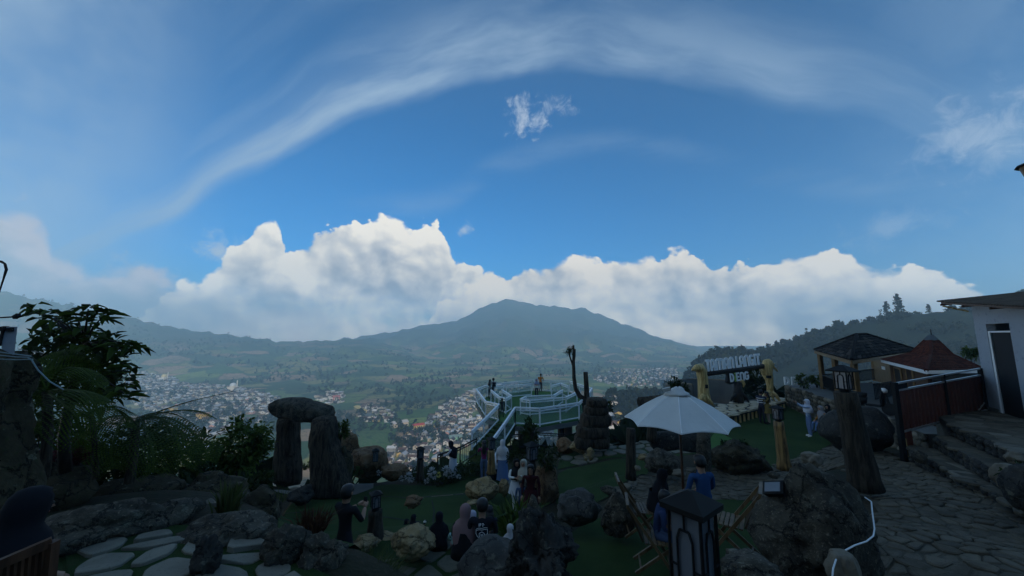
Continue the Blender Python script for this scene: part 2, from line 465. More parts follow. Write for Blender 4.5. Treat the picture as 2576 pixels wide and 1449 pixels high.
def ground(x, y, rough=True):
    d = poly_dist(x, y, NEAR_POLY)
    h = near_h(x, y) - 0.66 * d
    h = h + np.clip((-np.asarray(y, float) - 7) * (0.8 + 1.2 * np.clip((np.asarray(x, float) - 60) / 240, 0, 1)), 0, 112 + 128 * np.clip((np.asarray(x, float) - 320) / 110, 0, 1))         # unseen hill added behind the viewpoint, shaped to shade garden and near ridge
    f = np.where(np.asarray(y) > 40, far_h(x, y, rough), FLOOR)
    return np.maximum(h, f)

def gz(x, y):
    return float(near_h(np.array([x]), np.array([y]))[0] - 0.66 * poly_dist(np.array([x]), np.array([y]), NEAR_POLY)[0])

def gp(px, py, d0=2.0, d1=60.0):
    """point of the near ground seen at a photo point"""
    r = ray(px, py)
    ds = np.linspace(d0, d1, 900)
    x, y, z = r.x * ds, ds, r.z * ds
    h = near_h(x, y) - 0.66 * poly_dist(x, y, NEAR_POLY)
    i = int(np.argmax(z < h)) if np.any(z < h) else len(ds) - 1
    return Vector((x[i], y[i], float(h[i])))

# far valley: a fan of rows, finer near
us = np.linspace(-2.0, 2.0, 330)
ys = np.geomspace(45, 3800, 230)
YY, UU = np.meshgrid(ys, us, indexing='ij')
XX = UU * YY
ZZ = ground(XX, YY)
RIGHT_MASK = None
me = grid_mesh('valley_terrain', XX, YY, ZZ, M['valley'])
me.materials.append(M['forest'])
zc = ((ZZ[:-1, :-1] + ZZ[1:, 1:]) / 2).ravel(); yc = YY[:-1, :-1].ravel(); uc = UU[:-1, :-1].ravel()
fm = ((uc > 0.1) & (yc < 700) & (zc > FLOOR + 8)) | ((yc < 330) & (zc > FLOOR + 6))
me.polygons.foreach_set('material_index', fm.astype(int))
terrain = link('valley_terrain', me, kind='structure')

gx = np.linspace(-70, 70, 401); gy = np.concatenate([np.linspace(-9, 34, 190), np.linspace(34.3, 45, 20)])
YY, XX = np.meshgrid(gy, gx, indexing='ij')
ZN = ground(XX, YY, False)
link('hillside_ground', grid_mesh('hillside_ground', XX, YY, ZN, M['earth']), kind='structure')

gx = np.linspace(-900, 900, 121); gy = np.linspace(-500, 45, 60)
YY, XX = np.meshgrid(gy, gx, indexing='ij')
ZB = ground(XX, YY, False) + fbm(XX, YY, 1 / 60.0, 1.0) * np.clip(-YY / 30, 0, 4)
ZB = np.where((np.abs(XX) < 69) & (YY > -9), ZB - 40, ZB - 0.5)
link('shade_hill', grid_mesh('shade_hill', XX, YY, ZB, M['forest']), kind='structure')  # out of view; added to block the low sun and part of the sky

# ------------------------------------------------------------------ haze
def build_haze():
    v, f = [], []
    x0, x1, y0, y1, z0, z1 = -7700, 7700, -520, 3900, -150, 318
    bm = bmesh.new(); bmesh.ops.create_cube(bm, size=1.0)
    for q in bm.verts: q.co = Vector((x0 + (q.co.x + .5) * (x1 - x0), y0 + (q.co.y + .5) * (y1 - y0), z0 + (q.co.z + .5) * (z1 - z0)))
    me = bpy.data.meshes.new('haze'); bm.to_mesh(me); bm.free()
    m = bpy.data.materials.new('haze_air'); m.use_nodes = True
    nt = m.node_tree; nt.nodes.clear()
    pv = nt.nodes.new('ShaderNodeVolumePrincipled')
    pv.inputs['Color'].default_value = (0.50, 0.79, 1.0, 1)
    pv.inputs['Density'].default_value = 0.00049
    pv.inputs['Anisotropy'].default_value = 0.1
    o = nt.nodes.new('ShaderNodeOutputMaterial')
    nt.links.new(pv.outputs[0], o.inputs['Volume'])
    me.materials.append(m)
    link('haze', me, kind='stuff')
build_haze()

# ------------------------------------------------------------------ mesh builder
class MB:
    """collects shapes, then links them as ONE mesh object"""
    def __init__(s): s.v, s.f, s.mi, s.cur = [], [], [], 0
    def mat(s, i): s.cur = i; return s
    def raw(s, v, f):
        o = len(s.v); s.v += [tuple(p) for p in v]
        s.f += [tuple(i + o for i in q) for q in f]; s.mi += [s.cur] * len(f)
        return s
    def box(s, c, size, rot=None):
        hx, hy, hz = (q / 2 for q in size)
        v = [Vector((x, y, z)) for x in (-hx, hx) for y in (-hy, hy) for z in (-hz, hz)]
        if rot is not None: v = [rot @ p for p in v]
        c = Vector(c)
        return s.raw([p + c for p in v], [(0, 1, 3, 2), (4, 6, 7, 5), (0, 4, 5, 1), (2, 3, 7, 6), (0, 2, 6, 4), (1, 5, 7, 3)])
    def tube(s, pts, r, n=8, caps=True):
        pts = [Vector(p) for p in pts]; k = len(pts)
        rs = r if isinstance(r, (list, tuple)) else [r] * k
        v, f = [], []
        t = (pts[1] - pts[0]).normalized()
        up = Vector((0, 0, 1)) if abs(t.z) < 0.9 else Vector((1, 0, 0))
        a = t.cross(up).normalized()
        for i, p in enumerate(pts):
            t = (pts[min(i + 1, k - 1)] - pts[max(i - 1, 0)]).normalized()
            a = (a - t * a.dot(t)).normalized(); b = t.cross(a)
            for j in range(n):
                w = 2 * math.pi * j / n
                v.append(p + (a * math.cos(w) + b * math.sin(w)) * rs[i])
        for i in range(k - 1):
            for j in range(n):
                f.append((i * n + j, i * n + (j + 1) % n, (i + 1) * n + (j + 1) % n, (i + 1) * n + j))
        if caps: f += [tuple(range(n - 1, -1, -1)), tuple((k - 1) * n + j for j in range(n))]
        return s.raw(v, f)
    def bar(s, a, b, w, h=None):
        """square bar from a to b"""
        a, b = Vector(a), Vector(b); h = h or w
        t = (b - a).normalized(); up = Vector((0, 0, 1)) if abs(t.z) < 0.95 else Vector((0, 1, 0))
        x = t.cross(up).normalized(); y = x.cross(t)
        v = [p + x * sx * w / 2 + y * sy * h / 2 for p in (a, b) for sx, sy in ((-1, -1), (1, -1), (1, 1), (-1, 1))]
        return s.raw(v, [(3, 2, 1, 0), (4, 5, 6, 7), (0, 1, 5, 4), (1, 2, 6, 5), (2, 3, 7, 6), (3, 0, 4, 7)])
    def loft(s, rings, closed=True, cap=(True, True)):
        k, n = len(rings), len(rings[0]); v = [p for r in rings for p in r]; f = []
        for i in range(k - 1):
            for j in range(n if closed else n - 1):
                f.append((i * n + j, i * n + (j + 1) % n, (i + 1) * n + (j + 1) % n, (i + 1) * n + j))
        if cap[0]: f.append(tuple(range(n - 1, -1, -1)))
        if cap[1]: f.append(tuple((k - 1) * n + j for j in range(n)))
        return s.raw(v, f)
    def prism(s, poly, z0, z1):
        n = len(poly)
        v = [(x, y, z0) for x, y in poly] + [(x, y, z1) for x, y in poly]
        f = [tuple(range(n - 1, -1, -1)), tuple(range(n, 2 * n))] + [(i, (i + 1) % n, n + (i + 1) % n, n + i) for i in range(n)]
        return s.raw(v, f)
    def ball(s, c, r, n=8, m=6):
        rx, ry, rz = r if isinstance(r, (list, tuple)) else (r, r, r); c = Vector(c)
        rings = []
        for i in range(m + 1):
            w = math.pi * (i / m) * 0.96 + 0.06
            rings.append([c + Vector((rx * math.sin(w) * math.cos(2 * math.pi * j / n), ry * math.sin(w) * math.sin(2 * math.pi * j / n), -rz * math.cos(w))) for j in range(n)])
        return s.loft(rings)
    def me(s, name, mats, smooth=False): return mesh(name, s.v, s.f, mats, smooth, s.mi)
    def build(s, name, mats, parent=None, smooth=False, loc=None, kind=None):
        return link(name, s.me(name, mats, smooth), parent, loc, kind)

def ring(c, rx, ry, n=12, ph=0.0, jit=0.0, rg=rnd):
    return [Vector((c[0] + rx * math.cos(2 * math.pi * j / n + ph) * (1 + rg.uniform(-jit, jit)), c[1] + ry * math.sin(2 * math.pi * j / n + ph) * (1 + rg.uniform(-jit, jit)), c[2])) for j in range(n)]

def rz(a): return Matrix.Rotation(a, 3, 'Z')

# ------------------------------------------------------------------ more materials
M['turf'] = None
def _turf():
    def build(g, b):
        p = posco(g)
        n = g.noise(p, 0.7, 4.0, 0.6); f = g.noise(p, 90.0, 3.0, 0.7); q = g.noise(p, 6.0, 4.0, 0.65)
        c = g.mix(g.ss(n, 0.3, 0.7), (0.024, 0.050, 0.014), (0.042, 0.072, 0.020))
        c = g.mix(g.ss(q, 0.5, 0.8, 0.0, 0.5), c, (0.05, 0.055, 0.022))
        c = g.mix(g.ss(g.noise(p, 1.7, 6.0, 0.7), 0.60, 0.72, 0.0, 0.75), c, (0.060, 0.050, 0.030))
        c = g.mix(g.ss(f, 0.45, 0.7), c, (0.020, 0.036, 0.011))
        bump(g, b, f, 0.9, 0.02)
        return c
    return material('artificial_turf', build, 0.95, 0.12)
M['turf'] = _turf()
def _turf2():
    def build(g, b):
        f = g.noise(posco(g), 80.0, 3.0, 0.7)
        bump(g, b, f, 0.9, 0.02)
        return g.mix(f, (0.045, 0.11, 0.03), (0.085, 0.17, 0.05))
    return material('fresh_turf', build, 0.95, 0.12)
M['turf2'] = _turf2()
M['flag'] = speckled((0.17, 0.165, 0.155), (0.24, 0.235, 0.225), (0.12, 0.12, 0.11), 3.0, 45.0, 0.5, 0.01, True, 0.8, 0.22, 'flagstone')
M['flag_pale'] = speckled((0.24, 0.24, 0.235), (0.33, 0.33, 0.32), (0.17, 0.17, 0.155), 3.0, 45.0, 0.5, 0.01, True, 0.8, 0.25, 'pale_flagstone')
M['flag_green'] = speckled((0.13, 0.145, 0.135), (0.19, 0.205, 0.19), (0.09, 0.10, 0.085), 3.0, 45.0, 0.5, 0.01, True, 0.8, 0.25, 'mossy_flagstone')
M['cobble'] = speckled((0.105, 0.098, 0.086), (0.170, 0.160, 0.145), (0.068, 0.068, 0.052), 3.5, 38.0, 0.8, 0.015, True, 0.85, 0.32, 'cobble')
M['mortar'] = speckled((0.085, 0.085, 0.078), (0.14, 0.138, 0.13), (0.05, 0.055, 0.04), 2.0, 25.0, 1.0, 0.03, True, 0.95, 0.2, 'mortar')
M['rock'] = speckled((0.058, 0.056, 0.052), (0.130, 0.125, 0.115), (0.26, 0.25, 0.23), 4.0, 30.0, 1.0, 0.05, False, 0.9, 0.3, 'lava_rock')
M['rock_moss'] = speckled((0.050, 0.045, 0.032), (0.095, 0.085, 0.06), (0.05, 0.065, 0.03), 2.4, 20.0, 1.0, 0.05, False, 0.92, 0.25, 'mossy_rock')
M['rock_dark'] = speckled((0.035, 0.037, 0.042), (0.060, 0.062, 0.068), (0.09, 0.09, 0.092), 2.0, 24.0, 0.8, 0.04, False, 0.85, 0.25, 'basalt')
M['rock_blue'] = speckled((0.065, 0.070, 0.080), (0.095, 0.10, 0.11), (0.14, 0.145, 0.15), 2.0, 24.0, 0.7, 0.03, False, 0.8, 0.2, 'blue_grey_rock')
M['rock_tan'] = speckled((0.36, 0.28, 0.16), (0.46, 0.38, 0.26), (0.13, 0.09, 0.05), 3.0, 14.0, 0.9, 0.05, False, 0.85, 0.2, 'limestone')
M['rock_cut'] = speckled((0.20, 0.12, 0.07), (0.30, 0.21, 0.14), (0.08, 0.05, 0.035), 3.0, 16.0, 1.0, 0.05, False, 0.85, 0.2, 'brown_cut_rock')
M['rock_top'] = speckled((0.22, 0.21, 0.20), (0.30, 0.28, 0.26), (0.16, 0.15, 0.14), 2.0, 30.0, 0.6, 0.02, False, 0.85, 0.15, 'weathered_rock_top')
M['concrete'] = speckled((0.18, 0.20, 0.24), (0.22, 0.25, 0.29), (0.14, 0.155, 0.18), 1.2, 30.0, 0.4, 0.01, True, 0.85, 0.1, 'concrete')
M['plaster'] = speckled((0.46, 0.56, 0.80), (0.51, 0.61, 0.86), (0.34, 0.42, 0.62), 0.8, 7.0, 0.2, 0.005, True, 0.7, 0.14, 'grey_plaster')
def _bark():
    def build(g, b):
        x, y, z = g.sep(objco(g))
        q = g.xyz(g.mul(x, 9.0), g.mul(y, 9.0), g.mul(z, 1.3))
        n = g.noise(q, 1.4, 7.0, 0.65, 0.8); f = g.noise(objco(g), 22.0, 4.0, 0.6)
        bump(g, b, g.add(n, g.mul(f, 0.4)), 1.0, 0.05)
        c = g.mix(g.ss(n, 0.36, 0.62), (0.018, 0.014, 0.010), (0.068, 0.054, 0.038))
        return g.mix(g.ss(f, 0.62, 0.75, 0.0, 0.6), c, (0.13, 0.11, 0.08))
    return material('bark', build, 0.92, 0.2)
M['bark'] = _bark()
def _wood(name, c1, c2, rough=0.6, sc=1.0):
    def build(g, b):
        x, y, z = g.sep(objco(g))
        q = g.xyz(g.mul(x, 14.0 * sc), g.mul(y, 14.0 * sc), g.mul(z, 1.5 * sc))
        n = g.noise(q, 1.0, 6.0, 0.6, 0.6)
        bump(g, b, n, 0.5, 0.01)
        return g.mix(g.ss(n, 0.35, 0.68), c1, c2)
    return material(name, build, rough, 0.3)
M['pale_wood'] = _wood('peeled_wood', (0.34, 0.22, 0.07), (0.68, 0.50, 0.22), 0.5)
M['log_wood'] = _wood('yellow_log', (0.08, 0.045, 0.018), (0.34, 0.20, 0.07), 0.6)
M['brown_wood'] = _wood('brown_wood', (0.05, 0.022, 0.012), (0.11, 0.05, 0.026), 0.5)
M['dark_wood'] = _wood('dark_wood', (0.012, 0.010, 0.009), (0.035, 0.026, 0.02), 0.55)
M['ochre_wood'] = _wood('ochre_wood', (0.13, 0.075, 0.025), (0.22, 0.13, 0.05), 0.5)
M['bamboo'] = _wood('bamboo', (0.09, 0.055, 0.025), (0.17, 0.11, 0.055), 0.45)
M['rattan'] = plain('rattan', (0.05, 0.034, 0.018), 0.7, 0.2, 0.5, 40.0, 0.6)
M['slice'] = _wood('slice_wood', (0.42, 0.33, 0.20), (0.58, 0.48, 0.33), 0.6)
M['white_metal'] = plain('white_paint', (0.80, 0.80, 0.80), 0.35, 0.5, 0.04)
M['black_metal'] = plain('black_metal', (0.012, 0.012, 0.012), 0.7, 0.2, 0.2)
M['grey_metal'] = plain('grey_metal', (0.16, 0.23, 0.245), 0.4, 0.5, 0.1)
M['steel'] = plain('steel_rail', (0.55, 0.52, 0.50), 0.3, 0.5, 0.1, metal=0.6)
M['white_cloth'] = plain('white_canvas', (0.58, 0.57, 0.54), 0.9, 0.15, 0.16, 2.2, 0.35)
M['white_plastic'] = plain('white_plastic', (0.70, 0.70, 0.70), 0.4, 0.4, 0.05)
M['lamp_glass'] = plain('opal_glass', (0.14, 0.15, 0.17), 0.25, 0.6, 0.15, 3.0)
M['letter'] = plain('white_letter', (0.90, 0.90, 0.89), 0.5, 0.4, 0.05)
M['letter_green'] = plain('green_letter', (0.34, 0.52, 0.10), 0.5, 0.4, 0.05)
M['black'] = plain('matt_black', (0.008, 0.008, 0.009), 0.7, 0.3, 0.2)
def _glass():
    m = bpy.data.materials.new('pane_glass'); m.use_nodes = True
    nt = m.node_tree; nt.nodes.clear(); g = G(nt)
    tr = g.n('ShaderNodeBsdfTransparent'); tr.inputs[0].default_value = (0.86, 0.90, 0.90, 1)
    gl = g.n('ShaderNodeBsdfGlossy'); gl.inputs['Roughness'].default_value = 0.05; gl.inputs[0].default_value = (0.9, 0.92, 0.95, 1)
    df = g.n('ShaderNodeBsdfDiffuse'); df.inputs[0].default_value = (0.62, 0.66, 0.68, 1)
    fr = g.n('ShaderNodeFresnel'); fr.inputs[0].default_value = 1.45
    m1 = g.n('ShaderNodeMixShader'); m1.inputs[0].default_value = 0.09
    nt.links.new(tr.outputs[0], m1.inputs[1]); nt.links.new(df.outputs[0], m1.inputs[2])
    m2 = g.n('ShaderNodeMixShader'); nt.links.new(g.mul(fr.outputs[0], 0.03), m2.inputs[0])
    nt.links.new(m1.outputs[0], m2.inputs[1]); nt.links.new(gl.outputs[0], m2.inputs[2])
    o = g.n('ShaderNodeOutputMaterial'); nt.links.new(m2.outputs[0], o.inputs[0])
    return m
M['glass'] = _glass()
def leaf_mat(name, c1, c2, c3=None):
    def build(g, b):
        n = g.noise(posco(g), 2.0, 3.0, 0.6)
        r = g.n('ShaderNodeNewGeometry').outputs['Random Per Island']
        c = g.mix(r, c1, c2)
        if c3: c = g.mix(g.ss(n, 0.55, 0.7), c, c3)
        b.inputs['Transmission Weight'].default_value = 0.0
        return c
    m = material(name, build, 0.6, 0.15)
    nt = m.node_tree; b = nt.nodes['Principled BSDF']; out = [n for n in nt.nodes if n.type == 'OUTPUT_MATERIAL'][0]
    tl = nt.nodes.new('ShaderNodeBsdfTranslucent'); mx = nt.nodes.new('ShaderNodeMixShader'); mx.inputs[0].default_value = 0.35
    nt.links.new(b.inputs['Base Color'].links[0].from_socket, tl.inputs[0])
    nt.links.new(b.outputs[0], mx.inputs[1]); nt.links.new(tl.outputs[0], mx.inputs[2]); nt.links.new(mx.outputs[0], out.inputs[0])
    return m
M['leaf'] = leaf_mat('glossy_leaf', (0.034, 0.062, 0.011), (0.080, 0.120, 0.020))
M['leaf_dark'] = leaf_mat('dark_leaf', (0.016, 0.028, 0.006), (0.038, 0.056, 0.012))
M['leaf_light'] = leaf_mat('light_leaf', (0.05, 0.085, 0.02), (0.09, 0.13, 0.035))
M['fern'] = leaf_mat('fern_leaf', (0.030, 0.050, 0.006), (0.066, 0.096, 0.010))
M['red_leaf'] = leaf_mat('red_leaf', (0.05, 0.012, 0.016), (0.09, 0.02, 0.025))
M['reed'] = leaf_mat('reed_leaf', (0.05, 0.075, 0.02), (0.10, 0.11, 0.035))
M['red_reed'] = leaf_mat('brown_reed', (0.05, 0.02, 0.012), (0.10, 0.045, 0.022))
M['petal'] = leaf_mat('white_petal', (0.30, 0.30, 0.29), (0.48, 0.48, 0.46))
M['yellow_petal'] = leaf_mat('yellow_petal', (0.5, 0.45, 0.12), (0.65, 0.6, 0.2))

# ------------------------------------------------------------------ draped sheets
def clip_poly(poly, a, b, c):
    """keep the part of a 2-D polygon with a*x + b*y <= c"""
    out = []
    n = len(poly)
    for i in range(n):
        p, q = poly[i], poly[(i + 1) % n]
        dp, dq = a * p[0] + b * p[1] - c, a * q[0] + b * q[1] - c
        if dp <= 0: out.append(p)
        if (dp < 0 < dq) or (dq < 0 < dp):
            t = dp / (dp - dq); out.append((p[0] + t * (q[0] - p[0]), p[1] + t * (q[1] - p[1])))
    return out

def drape(name, outline, off, mat, step=0.4, hf=None, thick=0.0, parent=None, kind='structure'):
    """a sheet with the given outline (plan), cut in a grid and laid on the ground"""
    bm = bmesh.new()
    vs = [bm.verts.new((x, y, 0)) for x, y in outline]
    bm.faces.new(vs)
    xs = [p[0] for p in outline]; ysx = [p[1] for p in outline]
    def cut(lo, hi, no, mk):
        k = math.floor(lo / step) + 1
        while k * step < hi:
            bmesh.ops.bisect_plane(bm, geom=bm.verts[:] + bm.edges[:] + bm.faces[:], plane_co=mk(k * step), plane_no=no)
            k += 1
    cut(min(xs), max(xs), (1, 0, 0), lambda t: (t, 0, 0))
    cut(min(ysx), max(ysx), (0, 1, 0), lambda t: (0, t, 0))
    bmesh.ops.recalc_face_normals(bm, faces=bm.faces[:])
    if bm.faces[:] and sum(f.normal.z for f in bm.faces) < 0: bmesh.ops.reverse_faces(bm, faces=bm.faces[:])
    X = np.array([v.co.x for v in bm.verts]); Y = np.array([v.co.y for v in bm.verts])
    Z = hf(X, Y) if hf else near_h(X, Y) - 0.66 * poly_dist(X, Y, NEAR_POLY)
    for v, z in zip(bm.verts, Z): v.co.z = z + off
    if thick:
        r = bmesh.ops.extrude_face_region(bm, geom=[e for e in bm.edges if e.is_boundary])
    me = bpy.data.meshes.new(name); bm.to_mesh(me); bm.free()
    me.materials.append(mat)
    me.polygons.foreach_set('use_smooth', [True] * len(me.polygons))
    return link(name, me, parent, kind=kind)

def px_poly(pts, zoff=0.0):
    return [(q.x, q.y) for q in (gp(a, b) for a, b in pts)]

def smooth_poly(poly, n=2):
    for _ in range(n):
        out = []
        for i in range(len(poly)):
            p, q = poly[i], poly[(i + 1) % len(poly)]
            out += [(p[0] * .75 + q[0] * .25, p[1] * .75 + q[1] * .25), (p[0] * .25 + q[0] * .75, p[1] * .25 + q[1] * .75)]
        poly = out
    return poly

def in_poly(x, y, poly):
    c = False; n = len(poly)
    for i in range(n):
        (ax, ay), (bx, by) = poly[i], poly[(i + 1) % n]
        if (ay > y) != (by > y) and x < ax + (y - ay) * (bx - ax) / (by - ay): c = not c
    return c

def cells(outline, spacing, seed, gap, keep=1.0, aspect=1.0, jit=.34):
    """irregular stone outlines filling a plan polygon: jittered Voronoi cells, shrunk"""
    rg = random.Random(seed)
    xs = [p[0] for p in outline]; ysx = [p[1] for p in outline]
    pts = []
    j = 0
    y = min(ysx) - spacing
    while y < max(ysx) + spacing:
        x = min(xs) - spacing + (j % 2) * spacing * 0.5 * aspect
        while x < max(xs) + spacing:
            pts.append((x + rg.uniform(-jit, jit) * spacing * aspect, y + rg.uniform(-jit, jit) * spacing)); x += spacing * aspect
        y += spacing * 0.88; j += 1
    out = []
    rad = spacing * max(1, aspect) * 2.2
    for i, (px, py) in enumerate(pts):
        if not in_poly(px, py, outline) or rg.random() > keep: continue
        c = [(px - rad, py - rad), (px + rad, py - rad), (px + rad, py + rad), (px - rad, py + rad)]
        g = gap * rg.uniform(0.7, 1.3)
        for k, (qx, qy) in enumerate(pts):
            if k == i: continue
            dx, dy = qx - px, qy - py
            dd = math.hypot(dx, dy)
            if dd > rad * 1.3: continue
            nx, ny = dx / dd, dy / dd
            c = clip_poly(c, nx, ny, nx * (px + qx) / 2 + ny * (py + qy) / 2 - g / 2)
            if len(c) < 3: break
        if len(c) >= 3: out.append(((px, py), c))
    return out

def round_cell(c, k=0.22):
    out = []
    n = len(c)
    for i in range(n):
        p, q = c[i], c[(i + 1) % n]
        out += [(p[0] + (q[0] - p[0]) * k, p[1] + (q[1] - p[1]) * k), (q[0] - (q[0] - p[0]) * k, q[1] - (q[1] - p[1]) * k)]
    return out

def paving(parent, outline, spacing, seed, gap, mats, thick=0.05, hf=None, bevel=0.02, limit=300, keep=1.0, aspect=1.0, name='stone', tilt=0.02, jit=.34):
    """stones laid one by one on the ground; the nearest ones are objects, the rest one mesh"""
    rg = random.Random(seed + 5)
    cs = cells(outline, spacing, seed, gap, keep, aspect, jit)
    cs.sort(key=lambda q: math.hypot(*q[0]))
    X = np.array([q[0][0] for q in cs]); Y = np.array([q[0][1] for q in cs])
    if not len(cs): return
    hh = hf if hf else (lambda x, y: near_h(x, y) - 0.66 * poly_dist(x, y, NEAR_POLY))
    Z = hh(X, Y); e = 0.05
    SX = (hh(X + e, Y) - hh(X - e, Y)) / (2 * e); SY = (hh(X, Y + e) - hh(X, Y - e)) / (2 * e)
    rest = MB()
    for i, ((cx, cy), c) in enumerate(cs):
        c = round_cell(c, .22 if jit < .4 else .16)
        n = len(c)
        t = thick * (rg.uniform(0.75, 1.25) if jit < .4 else rg.uniform(0.5, 1.5)); b = bevel
        tx, ty = SX[i] + rg.uniform(-tilt, tilt), SY[i] + rg.uniform(-tilt, tilt)
        def P(k, z):
            mx = sum(p[0] for p in c) / n; my = sum(p[1] for p in c) / n
            return [((p[0] - mx) * k + mx - cx, (p[1] - my) * k + my - cy, z + ((p[0] - mx) * k + mx - cx) * tx + ((p[1] - my) * k + my - cy) * ty) for p in c]
        s = 1 - 2 * b / spacing
        r = [P(1.0, -0.04), P(1.0, t - b * 0.7), P(s, t)]
        top = r[2]
        mxx = sum(p[0] for p in top) / n; myy = sum(p[1] for p in top) / n
        v = r[0] + r[1] + r[2]
        f = [(k, (k + 1) % n, n + (k + 1) % n, n + k) for k in range(n)] + [(n + k, n + (k + 1) % n, 2 * n + (k + 1) % n, 2 * n + k) for k in range(n)] + [tuple(range(2 * n, 3 * n))]
        if i < limit:
            link(name, mesh(name, v, f, mats[rg.randrange(len(mats))]), parent, (cx, cy, Z[i]))
        else:
            rest.mat(rg.randrange(len(mats))).raw([(a + cx, b2 + cy, d + Z[i]) for a, b2, d in v], f)
    if rest.v: rest.build(name + '_rest' if False else 'far_stones', mats, parent, kind='stuff')

# ------------------------------------------------------------------ rocks
def rock_mesh(name, size, seed, mat, lump=0.35, fine=0.10, sub=4, sharp=False, flat=None):
    bm = bmesh.new()
    bmesh.ops.create_icosphere(bm, subdivisions=sub, radius=1.0)
    o = Vector((seed * 3.1, seed * 1.7, seed * 0.9))
    sx, sy, sz = size
    rg = random.Random(seed * 7 + 1)
    cuts = []
    for _ in range(11):
        while True:
            w = Vector((rg.uniform(-1, 1), rg.uniform(-1, 1), rg.uniform(-1, 1)))
            if .1 < w.length < 1: break
        cuts.append((w.normalized(), rg.uniform(.74, .98)))
    for v in bm.verts:
        d = v.co.normalized()
        q = d * 1.25 + o
        k = 1 + lump * noise.noise(q) + lump * 0.55 * noise.noise(q * 2.3)
        if sharp: k = 1 + lump * (noise.cell(q * 1.1) - .5) * .3 + lump * noise.noise(q) - lump * .5 * abs(noise.noise(q * 2.1))
        k += fine * noise.fractal(d * 4.2 + o, 0.8, 2.1, 4)
        k += fine * 0.35 * noise.noise(d * 17 + o)
        vd = noise.voronoi(q * 1.5 + d * fine)[0]
        k -= fine * 1.1 * max(0.0, .22 - (vd[1] - vd[0]))
        p = d * k
        for w, t in cuts:
            e = p.dot(w) - t
            if e > 0: p = p - w * e * .82
        p += d * fine * .30 * noise.fractal(d * 9 + o, .9, 2.2, 3)
        # boxier than a ball
        m = max(abs(d.x), abs(d.y), abs(d.z))
        p *= 1 + 0.22 * (1 / m - 1) * -1 + 0.22 * 0.4
        v.co = Vector((p.x * sx, p.y * sy, p.z * sz))
        if flat is not None and v.co.z > flat * sz:
            v.co.z = flat * sz + (v.co.z - flat * sz) * 0.12
    me = bpy.data.meshes.new(name); bm.to_mesh(me); bm.free()
    for m_ in (mat if isinstance(mat, (list, tuple)) else (mat,)): me.materials.append(m_)
    me.polygons.foreach_set('use_smooth', [not sharp] * len(me.polygons))
    return me

def rock(name, label, x0, y0, x1, y1, d, mat='rock', seed=1, cat='rock', group=None, lump=0.35, fine=0.12, sharp=False, depth=0.8, sub=4, flat=None, rot=0.0, parent=None):
    """a boulder that fills the photo box x0,y0,x1,y1 at forward distance d"""
    a, b = at(x0, (y0 + y1) / 2, d), at(x1, (y0 + y1) / 2, d)
    t, u = at((x0 + x1) / 2, y0, d), at((x0 + x1) / 2, y1, d)
    w, h = (b - a).length / 2, (t - u).length / 2
    c = (t + u) / 2
    me = rock_mesh(name, (w, w * depth, h * 1.04), seed, M[mat] if isinstance(mat, str) else mat, lump, fine, sub, sharp, flat)
    o = link(name, me, parent, c)
    # rescale exactly to the box
    xs = [v.co.x for v in me.vertices]; zs = [v.co.z for v in me.vertices]
    kx, kz = 2 * w / (max(xs) - min(xs)), 2 * h / (max(zs) - min(zs))
    ox, oz = (max(xs) + min(xs)) / 2, (max(zs) + min(zs)) / 2
    for v in me.vertices: v.co.x = (v.co.x - ox) * kx; v.co.z = (v.co.z - oz) * kz
    if rot:
        o.rotation_euler = (0, rot, 0)
    if label: tag(o, label, cat, group)
    return o

# ------------------------------------------------------------------ lawns, paths, terraces
def plan(pts, z): return [(q.x, q.y) for q in (onz(a, b, z) for a, b in pts)]

lower_lawn = drape('lower_lawn', smooth_poly(px_poly([(690, 1345), (705, 1285), (770, 1256), (880, 1238), (960, 1222), (1060, 1226), (1130, 1218), (1190, 1208), (1290, 1215), (1300, 1260), (1290, 1300), (1390, 1345), (1380, 1420), (1150, 1430), (1000, 1400), (850, 1430), (720, 1420)]), 1), 0.03, M['turf'])
drape('stair_lawn', px_poly([(1090, 1196), (1120, 1175), (1165, 1150), (1205, 1128), (1250, 1118), (1252, 1140), (1215, 1172), (1205, 1208), (1120, 1215)]), 0.035, M['turf'])
drape('middle_lawn', smooth_poly(px_poly([(1395, 1200), (1440, 1176), (1585, 1152), (1640, 1160), (1620, 1195), (1555, 1225), (1520, 1265), (1400, 1300)]), 1), 0.03, M['turf'])
drape('table_lawn', smooth_poly(plan([(1400, 1345), (1480, 1295), (1560, 1268), (1700, 1262), (1900, 1262), (1930, 1300), (1990, 1449), (2100, 1700), (1350, 1700), (1420, 1449)], -4.3), 1), 0.05, M['turf'])
plateau = drape('plateau_lawn', px_poly([(1770, 1090), (1800, 1060), (1870, 1035), (1965, 1012), (2080, 1012), (2125, 1045), (2110, 1110), (2075, 1128), (1985, 1168), (1930, 1184), (1790, 1184)]), 0.03, M['turf'])
drape('fresh_turf_patch', px_poly([(1800, 1088), (1842, 1106), (1800, 1142), (1780, 1120)]), 0.045, M['turf2'])
drape('terrace_turf', plan([(-140, 1420), (60, 1390), (230, 1372), (330, 1338), (430, 1318), (520, 1318), (640, 1350), (850, 1420), (900, 1600), (500, 1900), (-200, 1700)], -2.25), 0.03, M['turf'])
